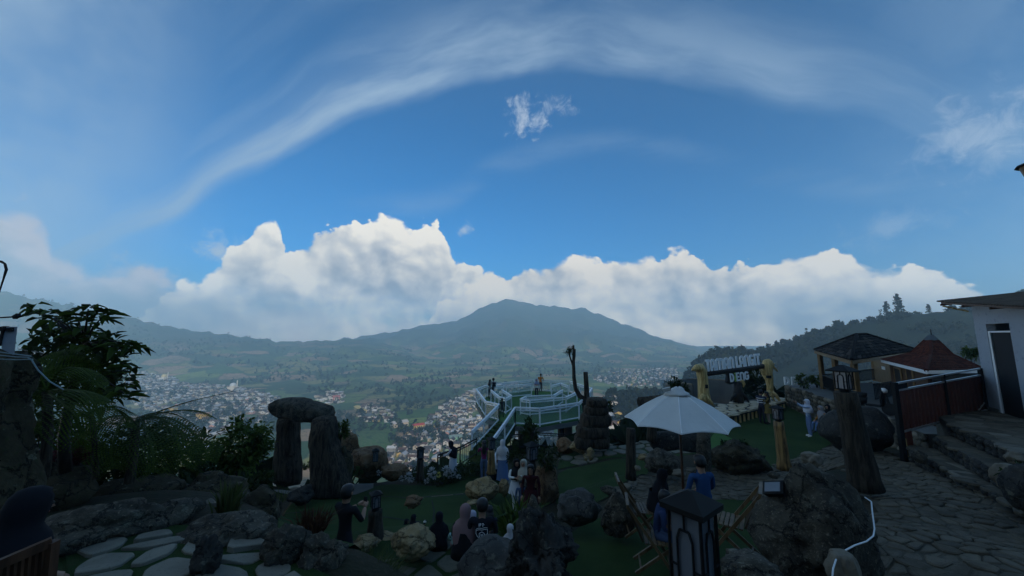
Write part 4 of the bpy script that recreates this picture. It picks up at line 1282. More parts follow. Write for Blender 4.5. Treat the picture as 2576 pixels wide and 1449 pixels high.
rock('boulder', 'layered brown boulder behind the woman in maroon', 1340, 1163, 1406, 1282, 12.2, 'rock_cut', 27, 'boulder', lump=.4)
rock('boulder', 'orange brown boulder under the right edge of the viewing deck', 1398, 1100, 1446, 1148, 17.5, 'rock_cut', 28, 'boulder')
rock('boulder', 'pitted tan boulder at the foot of the stacked stone tower', 1432, 1102, 1484, 1142, 17.0, 'rock_tan', 29, 'boulder', lump=.45)
rock('rock', 'upright yellow stone on the edge of the flagstones', 1476, 1124, 1496, 1160, 15.2, 'rock_tan', 30, lump=.4)
rock('rock', 'squat yellow stone leaning on the upright one', 1466, 1140, 1480, 1160, 15.0, 'rock_tan', 31)
rock('rock', 'small cream stone beside the bark post', 1604, 1140, 1634, 1158, 14.0, 'rock_tan', 32)
rock('boulder', 'huge rough boulder with a cable running round it', 1902, 1163, 2196, 1545, 5.0, 'rock', 33, 'boulder', lump=.32, fine=.10, sub=5, depth=.7)
rock('boulder', 'round black boulder beside the sheet metal fence', 2072, 1018, 2246, 1148, 12.2, 'rock_dark', 34, 'boulder', lump=.18, fine=.05)
rock('rock', 'flat topped grey stone between the log lamp and the huge boulder', 2016, 1138, 2064, 1176, 10.2, 'rock_top', 35, flat=.5)
rock('rock', 'small brown rubble stone under the round black boulder', 2120, 1126, 2160, 1152, 10.8, 'rock', 36)
rock('rock', 'upright grey slab at the right end of the rock steps', 2494, 1166, 2572, 1246, 7.2, 'rock_top', 37, depth=.4, flat=.8)
rock('rock', 'smaller grey stone on top of the rock steps', 2530, 1134, 2574, 1170, 7.6, 'rock_top', 38)
rock('boulder', 'mossy black boulder cut by the right edge of the picture', 2540, 1165, 2660, 1345, 6.4, 'rock_dark', 39, 'boulder', lump=.45)
rock('rock', 'rectangular kerb stone beside the white cable', 2080, 1388, 2160, 1500, 3.9, 'rock_top', 40, flat=.6)
rock('rock', 'low stone at the bottom edge beside the huge boulder', 1815, 1398, 1975, 1520, 4.0, 'rock', 41)
rock('boulder', 'stony brown mound at the edge of the plateau lawn', 1785, 1105, 1925, 1200, 12.8, 'rock_moss', 42, 'boulder', lump=.5, fine=.25)
rock('boulder', 'grey mound behind the umbrella pole', 1625, 1128, 1712, 1196, 12.2, 'rock', 43, 'boulder', lump=.3)
rock('rock', 'small white stone on the cobbles under the umbrella', 1596, 1170, 1612, 1184, 11.2, 'rock_top', 44)
rock('rock', 'flat brown stone on the lawn below the pale boulder', 1174, 1258, 1206, 1268, 11.4, 'rock_tan', 45)
rock('boulder', 'brown cut boulder with a flat grey top behind the stone gate', 842, 1088, 904, 1200, 15.6, 'rock_cut', 46, 'boulder', flat=.55, lump=.25)
rock('boulder', 'wider brown cut boulder with a flat top beside the flower bed', 876, 1128, 974, 1205, 14.9, 'rock_cut', 47, 'boulder', flat=.5, lump=.25)
rock('boulder', 'low orange grey slab behind the flower bed', 958, 1172, 1030, 1212, 14.6, 'rock_cut', 48, 'boulder', flat=.4, lump=.25)
for k, (x0, y0, x1, y1, d, m) in enumerate([(1690, 1180, 1724, 1200, 11.5, 'rock_top'), (1930, 1186, 1962, 1204, 10.5, 'rock'), (1640, 1215, 1664, 1232, 10.4, 'rock'), (1510, 1222, 1552, 1246, 9.6, 'rock'), (1560, 1215, 1590, 1238, 9.9, 'rock_top'), (2290, 1130, 2330, 1166, 9.9, 'rock')]):
    rock('rock', ['pale stone lying in the cobbles left of the seated man', 'rough stone beside the foot of the log lamp', 'small rough stone in front of the cobbles under the umbrella', 'rough stone between the blue grey and the tall grey boulder', 'pale rough stone behind the tall grey boulder', 'rough corner stone at the low end of the rock steps'][k], x0, y0, x1, y1, d, m, 70 + k, sub=3)

# ------------------------------------------------------------------ standing-stone gate
def px_mesh_prism(px_outline, d, depth, seed, rough=0.04, n_sub=3):
    """closed rock slab whose outline is given in the photo; rounded, with thickness"""
    pts = [at(a, b, d) for a, b in px_outline]
    c = sum(pts, Vector()) / len(pts)
    bm = bmesh.new()
    prof = [(-.5, .62), (-.40, .86), (-.2, 1.0), (.2, 1.0), (.40, .86), (.5, .62)]
    rings = []
    for t, k in prof:
        rings.append([bm.verts.new((c.x + (p.x - c.x) * k, c.y + t * depth, c.z + (p.z - c.z) * k)) for p in pts])
    n = len(pts)
    for i in range(len(prof) - 1):
        for j in range(n): bm.faces.new((rings[i][j], rings[i][(j + 1) % n], rings[i + 1][(j + 1) % n], rings[i + 1][j]))
    bm.faces.new(rings[0][::-1]); bm.faces.new(rings[-1])
    bmesh.ops.recalc_face_normals(bm, faces=bm.faces[:])
    bmesh.ops.triangulate(bm, faces=[f for f in bm.faces if len(f.verts) > 4])
    bmesh.ops.subdivide_edges(bm, edges=bm.edges[:], cuts=n_sub, use_grid_fill=True, smooth=0.25)
    o = Vector((seed * 2.3, seed * 5.1, seed))
    for v in bm.verts:
        q = v.co
        dr = (q - c); dr.z *= .2
        if dr.length > 1e-6: dr.normalize()
        k = noise.fractal(Vector((q.x * 1.6, q.y * 1.6, q.z * .9)) + o, .8, 2.1, 5) * rough * 1.6 + noise.noise(Vector((q.x * 7, q.y * 7, q.z * 2.0)) + o) * rough * .7
        v.co = q + dr * k
    return bm, c

def slab_obj(name, outline, d, depth, seed, mat, parent=None, rough=.05):
    bm, c = px_mesh_prism(outline, d, depth, seed, rough)
    for v in bm.verts: v.co -= c
    me = bpy.data.meshes.new(name); bm.to_mesh(me); bm.free(); me.materials.append(mat)
    me.polygons.foreach_set('use_smooth', [True] * len(me.polygons))
    return link(name, me, parent, c)

gate = empty('stone_gate', 'gate of two dark standing stones carrying a sloping boulder lintel', 'stone gate')
slab_obj('pillar', [(705, 1045), (702, 1090), (698, 1150), (696, 1215), (754, 1215), (752, 1150), (748, 1100), (744, 1042)], 14.6, .8, 2, M['bark'], gate)
slab_obj('pillar', [(790, 1052), (786, 1100), (790, 1160), (790, 1215), (786, 1252), (860, 1250), (884, 1232), (872, 1190), (858, 1150), (846, 1110), (838, 1050)], 13.1, .9, 3, M['bark'], gate)
slab_obj('lintel', [(700, 1012), (697, 1030), (704, 1046), (730, 1050), (775, 1058), (830, 1056), (836, 1042), (826, 1026), (790, 1012), (745, 1002), (715, 1002)], 13.9, 1.1, 4, M['rock'], gate, .10)
rock('boulder', 'dark boulder leaning against the right pillar of the stone gate', 836, 1118, 888, 1250, 13.4, 'rock_moss', 51, 'boulder', lump=.3)

# ------------------------------------------------------------------ tower of stacked dark stones
tw = empty('stone_tower', 'tower of stacked dark rounded blocks beside the viewing deck', 'stone tower', (0, 0, 0))
for i, (x0, y0, x1, y1) in enumerate([(1444, 1094, 1490, 1126), (1482, 1094, 1532, 1126), (1449, 1068, 1528, 1100), (1461, 1038, 1532, 1073), (1475, 1001, 1526, 1023), (1472, 1018, 1527, 1044)]):
    w, h = x1 - x0, y1 - y0
    slab_obj('block', [(x0 + .10 * w, y0), (x0 + .5 * w, y0 - .03 * h), (x1 - .10 * w, y0), (x1, y0 + .22 * h), (x1, y1 - .22 * h), (x1 - .08 * w, y1), (x0 + .08 * w, y1), (x0, y1 - .22 * h), (x0, y0 + .22 * h)], 16.8, .9, 80 + i, M['bark'], tw, .05)

# ------------------------------------------------------------------ second arch of bark posts and a log lintel
ar = empty('log_arch', 'arch of bark posts and a heavy dark log half hidden by the white umbrella', 'arch')
a, b = at(1603, 1013, 12.6), at(1700, 1003, 12.2)
MB().tube([a, a.lerp(b, .05), b, b + (b - a) * .3], [.10, .17, .17, .16], 12).build('log_lintel', M['bark'], ar, True)
def post_tube(px, top, bot, d, r, mat='bark', parent=None, name='post', lean=0):
    t, u = at(px, top, d), at(px + lean, bot, d)
    c = u.copy()
    k = 7
    pts = [t.lerp(u, i / k) - c for i in range(k + 1)]
    rs = [r * (1 + .12 * noise.noise(Vector((i * .9, px * .1, 0)))) * (.86 + .2 * i / k) for i in range(k + 1)]
    return MB().tube(pts, rs, 14).build(name, M[mat], parent, True, c)
post_tube(1587, 1078, 1205, 11.4, .15, parent=ar)
post_tube(1770, 1086, 1200, 11.8, .22, 'rock', parent=ar)
post_tube(1640, 1010, 1110, 13.0, .16, parent=ar)
slab_obj('fallen_slab', [(1640, 1092), (1636, 1112), (1650, 1134), (1700, 1130), (1760, 1136), (1772, 1110), (1760, 1090), (1700, 1084)], 13.2, .5, 9, M['rock_dark'], ar)
black_rail('short black handrail beside the grey post under the umbrella', [onz(1773, 1160, -4.6), onz(1788, 1182, -4.55)], 1.0)

# ------------------------------------------------------------------ lamps
def lantern(parent, c, s, h, yaw, arch=True, roofk=1.5, glass='lamp_glass', name='lantern'):
    """four-sided lantern with base, corner bars, opal panes, arched bars and a pyramid roof"""
    c = Vector(c); Rm = rz(yaw)
    W = lambda x, y, z: c + Rm @ Vector((x, y, z))
    L = MB().loft([[W(x * s * .56, y * s * .56, 0) for x, y in ((-1, -1), (1, -1), (1, 1), (-1, 1))], [W(x * s * .56, y * s * .56, .05 * h) for x, y in ((-1, -1), (1, -1), (1, 1), (-1, 1))]])
    for x, y in ((-1, -1), (1, -1), (1, 1), (-1, 1)):
        L.bar(W(x * s * .5, y * s * .5, 0), W(x * s * .5, y * s * .5, h), s * .075)
        L.bar(W(x * s * .5, y * s * .5, h), W(-y * s * .5, x * s * .5, h), s * .08, s * .08)
    o = L.build(name, M['black_metal'], parent)
    r = roofk * s * .5
    sq = ((-1, -1), (1, -1), (1, 1), (-1, 1))
    MB().loft([[W(x * r, y * r, h * 1.0) for x, y in sq], [W(x * r * 1.02, y * r * 1.02, h * 1.06) for x, y in sq], [W(x * r * .12, y * r * .12, h * 1.06 + r * .55) for x, y in sq]]).build('lantern_roof', M['black_metal'], o)
    for k in range(4):
        Rk = rz(yaw + k * math.pi / 2)
        V = lambda x, y, z: c + Rk @ Vector((x, y, z))
        e = s * .46
        MB().raw([V(-e * .96, -e, h * .06), V(e * .96, -e, h * .06), V(e * .96, -e, h * .96), V(-e * .96, -e, h * .96), V(-e * .96, -e + .01, h * .06), V(e * .96, -e + .01, h * .06), V(e * .96, -e + .01, h * .96), V(-e * .96, -e + .01, h * .96)], [(0, 1, 2, 3), (7, 6, 5, 4), (0, 4, 5, 1), (2, 6, 7, 3)]).build('pane', M[glass], o)
        if arch:
            q = e * .52
            pts = [V(-q, -e - .012, h * .06), V(-q, -e - .012, h * .72), V(-q * .6, -e - .012, h * .82), V(q * .6, -e - .012, h * .82), V(q, -e - .012, h * .72), V(q, -e - .012, h * .06)]
            bars = MB()
            for i in range(5): bars.bar(pts[i], pts[i + 1], s * .055)
            bars.bar(V(0, -e - .012, h * .82), V(0, -e - .012, h), s * .05)
            for x in (-1, 1): bars.bar(V(x * q, -e - .012, h * .45), V(x * e, -e - .012, h * .45), s * .05)
            bars.build('arch_bar', M['black_metal'], o)
    return o

def lamp_post(label, px, top, bot, d, r, s, h, mat='bark', lean=0, yaw=.5, lx=0, roofk=1.45):
    u = at(px + lean, bot, d); t = at(px, top, d)
    g = empty('lamp_post', label, 'lamp post', u)
    k = 9
    pts = [(t - u) * (1 - i / k) for i in range(k + 1)]
    rs = [r * (1 + .10 * noise.noise(Vector((i * .8, px * .13, 1)))) * (.82 + .3 * (i / k) ** 2) for i in range(k + 1)]
    rs[-1] *= 1.12
    MB().tube(pts, rs, 16).build('post', M[mat], g, True)
    MB().tube([pts[0], pts[0] + Vector((0, 0, .06))], s * .45, 8).build('lamp_base', M['black_metal'], g)
    lantern(g, pts[0] + Vector((0, 0, .06)), s, h, yaw, roofk=roofk)
    return g
lamp_post('lamp post with a black lantern on a dark bark trunk on the lower lawn', 944, 1284, 1362, 7.7, .16, .15, .24, yaw=.6)
lamp_post('slim dark lamp post standing among the white flowers', 1057, 1156, 1206, 14.6, .15, .20, .32)
lamp_post('lamp post with a yellow trunk behind the woman in magenta', 1236, 1132, 1190, 15.2, .16, .22, .34, 'log_wood')
lamp_post('lamp post with white glass among dark plants under the deck', 1338, 1160, 1200, 12.6, .15, .28, .42, 'dark_wood')
lamp_post('lamp post on a split yellow log with a dark scar at the path edge', 1958, 1060, 1180, 11.0, .16, .19, .30, 'log_wood', 16, .3)
lamp_post('lamp post on a tall leaning dark trunk with a roofed lantern', 2126, 986, 1228, 8.6, .27, .24, .40, 'bark', 52, .35, roofk=1.9)
g = empty('small_lantern', 'small black lantern standing on the flat topped boulder by the flowers', 'lantern', at(944, 1160, 14.2))
lantern(g, (0, 0, 0), .17, .36, .4)

# the near lantern at the bottom of the picture
p = at(1752, 1500, 2.42)
g = empty('garden_lantern', 'large black lantern with arched bars and pyramid roof close to the table', 'lantern', p)
zt = at(1752, 1270, 2.42).z
lantern(g, (0, 0, -.06), .195, zt - p.z + .04, math.radians(38), roofk=1.36, name='lantern_frame')
MB().tube([(0, 0, -2.2), (0, 0, -.06)], .13, 10).build('stone_stand', M['rock'], g, True)

# ------------------------------------------------------------------ big white umbrella over a table
def umbrella():
    d = 7.75
    top = at(1705, 985, d); base = gp(1712, 1300); base = Vector((top.x, top.y, gz(top.x, top.y)))
    g = empty('umbrella', 'large white octagonal garden umbrella on a brown wooden pole', 'umbrella', base)
    H = top.z - base.z
    MB().tube([(0, 0, 0), (0, 0, H - .02)], .028, 12).build('pole', M['brown_wood'], g, True)
    MB().loft([ring((0, 0, 0), .28, .28, 16), ring((0, 0, .09), .26, .26, 16), ring((0, 0, .11), .06, .06, 16)]).build('foot', M['concrete'], g)
    rim = at(1709, 1082, d); Rr = (at(1852, 1066, d) - at(1568, 1066, d)).length / 2 * .93
    hz = -(top.z - at(1709, 1060, d).z)
    ph = math.radians(22.5)
    n, sub = 8, 6
    rings = []
    for k, (q, zz) in enumerate([(.05, .02), (.2, -.115), (.4, -.29), (.6, -.50), (.8, -.74), (1.0, -1.0)]):
        rg = []
        for i in range(n):
            a0, a1 = ph + i * 2 * math.pi / n, ph + (i + 1) * 2 * math.pi / n
            for j in range(sub):
                t = j / sub
                x = (math.cos(a0) * (1 - t) + math.cos(a1) * t) * Rr * q; y = (math.sin(a0) * (1 - t) + math.sin(a1) * t) * Rr * q
                sag = math.sin(math.pi * t)
                if k == 5: x *= 1 - .035 * sag; y *= 1 - .035 * sag
                rg.append(Vector((x, y, H + zz * -hz * 1.0 + (.035 * sag if k == 5 else -.03 * sag * q))))
        rings.append(rg)
    cb = MB().loft(rings, True, (False, False))
    c = cb.build('canopy', M['white_cloth'], g)
    sol = c.modifiers.new('thickness', 'SOLIDIFY'); sol.thickness = .012
    hem = [r for r in rings[-1]]
    MB().tube(hem + [hem[0]], .009, 5, False).build('hem', M['white_metal'], c)
    # seams
    for i in range(n):
        MB().tube([rings[k][i * sub] + Vector((0, 0, .012)) for k in range(6)], .007, 5).build('seam', M['white_metal'], c)
        MB().tube([Vector((0, 0, H - .12))] + [rings[k][i * sub] - Vector((0, 0, .03)) for k in (1, 3, 5)], .011, 5).build('rib', M['brown_wood'], g)
    # loose cloth cap on top
    rg = random.Random(4)
    capr = []
    for q, z in ((.25, -.075), (.22, -.02), (.15, .0), (.12, .06), (.08, .085), (.03, .09)):
        capr.append([Vector((q * math.cos(t) * (1 + .35 * noise.noise(Vector((math.cos(t) * 1.6, math.sin(t) * 1.6, z * 6)))), q * math.sin(t), H + z + .05 * noise.noise(Vector((math.cos(t) * 2, math.sin(t) * 2, 3 + z * 4))))) for t in [2 * math.pi * j / 20 for j in range(20)]])
    cp = MB().loft(capr).build('vent_cap', M['white_cloth'], g, True)
    MB().loft([[Vector((-.20 + .0, -.12, H + .10)), Vector((-.36, -.10, H + .06)), Vector((-.30, -.02, H - .02)), Vector((-.16, -.04, H + .02))], [Vector((-.20, -.09, H + .11)), Vector((-.35, -.07, H + .07)), Vector((-.30, .01, H)), Vector((-.16, -.01, H + .03))]]).build('loose_flap', M['white_cloth'], cp)
    return g
umbrella()

def table():
    p = at(1712, 1330, 7.3); z = gz(p.x, p.y)
    g = empty('table', 'small round wooden table under the umbrella', 'table', (p.x, p.y, z))
    MB().loft([ring((0, 0, .70), .38, .38, 20), ring((0, 0, .74), .38, .38, 20)]).build('table_top', M['brown_wood'], g)
    for k in range(4):
        a = k * math.pi / 2 + .5
        MB().bar((math.cos(a) * .30, math.sin(a) * .30, 0), (math.cos(a) * .12, math.sin(a) * .12, .70), .04).build('leg', M['brown_wood'], g)
    for k, (x, y) in enumerate(((-.15, -.1), (.1, .12))):
        q = empty('drink_cup', ['paper cup on the table in front of the man in blue', 'paper cup on the far side of the table'][k], 'cup', (p.x + x, p.y + y, z + .74))
        MB().loft([ring((0, 0, 0), .03, .03, 10), ring((0, 0, .11), .042, .042, 10)]).build('cup_body', M['white_plastic'], q)
        MB().loft([ring((0, 0, .11), .045, .045, 10), ring((0, 0, .12), .045, .045, 10)]).build('lid', M['black'], q)
table()

def folding_chair(label, p, yaw, back='rattan'):
    g = empty('folding_chair', label, 'chair', p, yaw, 'wooden folding chairs')
    w = .24
    for s in (-1, 1):
        MB().bar((s * w, .28, 0), (s * w, -.42, .98), .03, .045).build('leg', M['bamboo'], g)
        MB().bar((s * (w - .04), -.34, 0), (s * (w - .04), .26, .46), .03, .045).build('leg', M['bamboo'], g)
    b = MB().raw([(-w, -.20, .50), (w, -.20, .50), (w, -.42, 1.00), (-w, -.42, 1.00), (-w, -.23, .49), (w, -.23, .49), (w, -.45, .99), (-w, -.45, .99)], [(0, 1, 2, 3), (7, 6, 5, 4), (0, 4, 5, 1), (1, 5, 6, 2), (2, 6, 7, 3), (3, 7, 4, 0)]).build('backrest', M['rattan'], g)
    MB().bar((-w - .02, -.43, 1.0), (w + .02, -.43, 1.0), .045, .06).build('top_rail', M['bamboo'], b)
    st = MB().build('seat', M['rattan'], g) if False else None
    for k in range(7):
        y = -.16 + k * .065
        MB().box((0, y, .47), (2 * w, .05, .02)).build('seat_slat', M['bamboo'], g)
    MB().bar((-w, .2, .10), (w, .2, .10), .025).build('cross_bar', M['bamboo'], g)
    MB().bar((-w + .04, -.26, .07), (w - .04, -.26, .07), .025).build('cross_bar', M['bamboo'], g)
    return g

# ------------------------------------------------------------------ small equipment
def floodlight():
    p = at(1952, 1232, 5.1)
    g = empty('floodlight', 'black floodlight with a pale lens fixed on the huge boulder', 'floodlight', p)
    Rm = Euler((R(50), R(-20), R(-62))).to_matrix()
    W = lambda x, y, z: Rm @ Vector((x, y, z))
    MB().loft([[W(x * .13, y * .085, .06) for x, y in ((-1, -1), (1, -1), (1, 1), (-1, 1))], [W(x * .12, y * .078, -.02) for x, y in ((-1, -1), (1, -1), (1, 1), (-1, 1))], [W(x * .05, y * .04, -.12) for x, y in ((-1, -1), (1, -1), (1, 1), (-1, 1))]]).build('housing', M['black_metal'], g)
    MB().loft([[W(x * .10, y * .062, .062) for x, y in ((-1, -1), (1, -1), (1, 1), (-1, 1))], [W(x * .10, y * .062, .072) for x, y in ((-1, -1), (1, -1), (1, 1), (-1, 1))]]).build('lens', M['lamp_glass'], g)
    MB().bar(W(0, 0, -.08), (0.02, 0.05, -.22), .035).build('bracket', M['black_metal'], g)
floodlight()

pts = [(2176, 1251, 4.95), (2192, 1262, 4.85), (2194, 1285, 4.7), (2200, 1330, 4.4), (2197, 1348, 4.25), (2180, 1362, 4.15), (2150, 1372, 4.05), (2120, 1388, 3.95), (2104, 1405, 3.85), (2096, 1430, 3.75), (2092, 1470, 3.65)]
q = [at(*t) for t in pts]
cb = MB().tube([p - q[0] for p in q], .0075, 8).build('white_cable', M['white_plastic'], None, True, q[0])
tag(cb, 'white cable snaking down the side of the huge boulder', 'cable')

def waste_bin():
    p = gp(1241, 1204)
    g = empty('waste_bin', 'dark waste bin with a white bag over its rim beside the woman in magenta', 'bin', p)
    MB().loft([ring((0, 0, 0), .18, .18, 14), ring((0, 0, .62), .24, .24, 14)]).build('bin_body', M['black'], g)
    MB().loft([ring((0, 0, .44), .245, .245, 14, jit=.08), ring((0, 0, .60), .26, .26, 14, jit=.05), ring((0, 0, .70), .24, .24, 14, jit=.12), ring((0, 0, .64), .19, .19, 14, jit=.1)], cap=(False, False)).build('bin_bag', M['white_plastic'], g, True)
    MB().loft([ring((0, 0, .69), .24, .24, 14), ring((0, .12, .92), .18, .10, 14)], cap=(False, True)).build('bin_hood', M['white_plastic'], g)
waste_bin()

def scooter():
    p = at(2196, 1020, 16.2); p = Vector((p.x, p.y, -3.3))
    g = empty('motor_scooter', 'dark parked scooter with a white headlamp cowl in front of the gazebo', 'scooter', p, R(200))
    for y in (-.55, .55):
        MB().tube([(x * .0 - .05, y, .26) if x else (.05, y, .26) for x in (0, 1)], .25, 16).build('wheel', M['black'], g)
    MB().loft([ring((0, -.5, .55), .13, .26, 10), ring((0, -.5, .72), .15, .34, 10), ring((0, -.45, .82), .12, .30, 10)]).build('seat', M['black'], g, True)
    MB().loft([ring((0, -.5, .35), .12, .30, 10), ring((0, -.5, .62), .14, .34, 10)]).build('rear_cowl', M['black_metal'], g, True)
    MB().box((0, .05, .34), (.26, .5, .08)).build('footboard', M['black_metal'], g)
    MB().tube([(0, .58, .30), (0, .42, 1.0)], .05, 8).build('fork', M['black_metal'], g)
    MB().loft([ring((0, .36, .38), .17, .06, 10), ring((0, .34, .75), .18, .06, 10), ring((0, .40, .98), .12, .08, 10)]).build('leg_shield', M['black_metal'], g, True)
    MB().loft([ring((0, .46, .92), .10, .07, 10), ring((0, .46, 1.02), .14, .09, 10), ring((0, .42, 1.10), .08, .06, 10)]).build('head_cowl', M['white_plastic'], g, True)
    MB().tube([(-.32, .36, 1.06), (0, .42, 1.02), (.32, .36, 1.06)], .016, 6).build('handlebar', M['black'], g)
scooter()

# right edge: street lamp head reaching into the picture; left edge: pole with cable loop and camera arms
g = empty('street_lamp', 'tip of a dark street lamp at the right edge of the picture', 'street lamp', at(2620, 1020, 11.5))
t = at(2606, 414, 11.5) - at(2620, 1020, 11.5)
MB().tube([(0, 0, 0), (t.x, t.y, t.z - .1)], [.09, .05], 10).build('pole', M['grey_metal'], g)
MB().loft([ring((t.x, t.y, t.z - .55), .22, .22, 12), ring((t.x, t.y, t.z - .02), .34, .34, 12)]).build('lamp_body', M['ochre_wood'], g)
MB().loft([ring((t.x, t.y, t.z - .015), .44, .44, 12), ring((t.x, t.y, t.z + .05), .40, .40, 12), ring((t.x, t.y, t.z + .16), .08, .08, 12)]).build('lamp_cap', M['black_metal'], g)

def left_pole():
    d = 3.3
    g = empty('stone_column', 'rough brown stone column at the left edge carrying a white plate and cables', 'column', at(15, 1180, d))
    o = at(15, 1180, d)
    bm, c = px_mesh_prism([(-70, 893), (-80, 1000), (-90, 1330), (26, 1330), (28, 1120), (36, 1000), (54, 940), (62, 893)], d, .35, 7, .11)
    for v in bm.verts: v.co -= o
    me = bpy.data.meshes.new('column'); bm.to_mesh(me); bm.free(); me.materials.append(M['rock_moss']); me.polygons.foreach_set('use_smooth', [True] * len(me.polygons))
    link('column', me, g)
    W = lambda x, y, dd=d: at(x, y, dd) - o
    MB().raw([W(2, 893), W(36, 893), W(44, 822), W(10, 822), W(2, 893, d + .05), W(36, 893, d + .05), W(44, 822, d + .05), W(10, 822, d + .05)], [(0, 1, 2, 3), (7, 6, 5, 4), (0, 4, 5, 1), (1, 5, 6, 2), (2, 6, 7, 3), (3, 7, 4, 0)]).build('white_plate', M['plaster'], g)
    for a, b, w in (((-30, 801), (36, 797), .012), ((20, 830), (36, 828), .03), ((4, 828), (16, 826), .04), ((36, 799), (48, 792), .03)):
        MB().bar(W(*a), W(*b), w).build('lamp_arm', M['black_metal'], g)
    MB().bar(W(0, 870), W(10, 830), .022).build('strut', M['black_metal'], g)
    for k in range(2):
        pts = [(-30, 770), (-2, 735), (8, 705 - k * 2), (18 - k * 4, 678), (14 - k * 3, 664), (4, 657 + k * 3), (-16, 654)]
        MB().tube([W(x, y, d + k * .03) for x, y in pts], .006, 6).build('cable_loop', M['black'], g, True)
    for pts in ([(-10, 893), (40, 898), (70, 899), (80, 906), (95, 930), (125, 960), (160, 980)], [(0, 886), (30, 890), (78, 896)], [(-10, 903), (40, 905), (82, 904)]):
        MB().tube([W(x, y, d - .36) for x, y in pts], .005, 6).build('wire', M['grey_metal'], g)
left_pole()

# ------------------------------------------------------------------ sign of driftwood and white letters
def strip(mb, pts, w, y0, y1, frame):
    """a flat band of width w along a 2-D line, with thickness, mitred"""
    n = len(pts); Lf, Rt = [], []
    for i, (x, z) in enumerate(pts):
        a = pts[max(i - 1, 0)]; b = pts[min(i + 1, n - 1)]
        def nd(p, q):
            dx, dz = q[0] - p[0], q[1] - p[1]; l = math.hypot(dx, dz); return (-dz / l, dx / l)
        if 0 < i < n - 1:
            n1, n2 = nd(a, (x, z)), nd((x, z), b); m = (n1[0] + n2[0], n1[1] + n2[1]); l = math.hypot(*m); m = (m[0] / l, m[1] / l)
            k = w / 2 / max(.5, m[0] * n1[0] + m[1] * n1[1])
        else:
            m = nd(a, b); k = w / 2
        Lf.append((x + m[0] * k, z + m[1] * k)); Rt.append((x - m[0] * k, z - m[1] * k))
    v = [frame(x, y, z) for y in (y0, y1) for x, z in Lf + Rt]
    N = 2 * n; f = []
    for i in range(n - 1):
        f += [(i, i + 1, n + i + 1, n + i), (N + i + 1, N + i, N + n + i, N + n + i + 1), (i, N + i, N + i + 1, i + 1), (n + i + 1, N + n + i + 1, N + n + i, n + i)]
    f += [(0, n, N + n, N), (n - 1, N + n - 1, N + 2 * n - 1, 2 * n - 1)]
    mb.raw(v, f)

def arc(cx, cz, rx, rz_, a0, a1, k=8):
    return [(cx + rx * math.cos(R(a0 + (a1 - a0) * i / k)), cz + rz_ * math.sin(R(a0 + (a1 - a0) * i / k))) for i in range(k + 1)]

def glyph(ch):
    """strokes in a box of height 1; returns (width, strokes)"""
    w = .17
    if ch in 'T': return .52, [[(0, .91), (.52, .91)], [(.26, .83), (.26, 0)]]
    if ch == 'I': return .18, [[(.09, 0), (.09, 1)]]
    if ch == 'i': return .18, [[(.09, 0), (.09, .70)], [(.09, .82), (.09, 1)]]
    if ch == 'L': return .42, [[(.09, 1), (.09, .09), (.42, .09)]]
    if ch in 'AN':
        s = [[(.09, 0), (.09, .70)] + arc(.29, .70, .20, .21, 180, 0)[1:-1] + [(.49, .70), (.49, 0)]]
        if ch == 'A': s.append([(.17, .36), (.41, .36)])
        return .58, s
    if ch == 'M': return .92, [[(.09, 0), (.09, .72)] + arc(.275, .72, .185, .19, 180, 0)[1:-1] + [(.46, .72), (.46, 0)], [(.545, .74)] + arc(.645, .72, .185, .19, 120, 0)[1:-1] + [(.83, .72), (.83, 0)]]
    if ch == 'G': return .56, [arc(.28, .70, .19, .21, 20, 180) + arc(.28, .30, .19, .21, 180, 360)[0:] + [(.47, .48), (.30, .48)]]
    if ch == 'D': return .54, [[(.09, 0), (.09, .91), (.22, .91)] + arc(.22, .5, .23, .41, 80, -80) + [(.17, .09)]]
    if ch == 'E': return .46, [[(.44, .91), (.09, .91), (.09, .09), (.44, .09)], [(.18, .5), (.38, .5)]]
    return .25, []

def word(parent, text, h, frame, width, mats, name='letter', thick=.04):
    ws = [(glyph(c)[0] if c != ' ' else .16) for c in text]
    gap = .045
    tot = sum(ws) + gap * (len(text) - 1)
    kx = width / (tot * h)
    x = 0.0
    for c, w in zip(text, ws):
        _, st = glyph(c)
        if st:
            mb = MB()
            for i, s in enumerate(st):
                strip(mb, [((x + px) * h * kx, pz * h) for px, pz in s], (.19 * h) * min(1, kx * 1.05), -.004 * i, thick - .003 * i, frame)
            mb.build(name, mats['i'] if c == 'i' else mats['x'], parent)
            mb2 = MB()
        x += w + gap

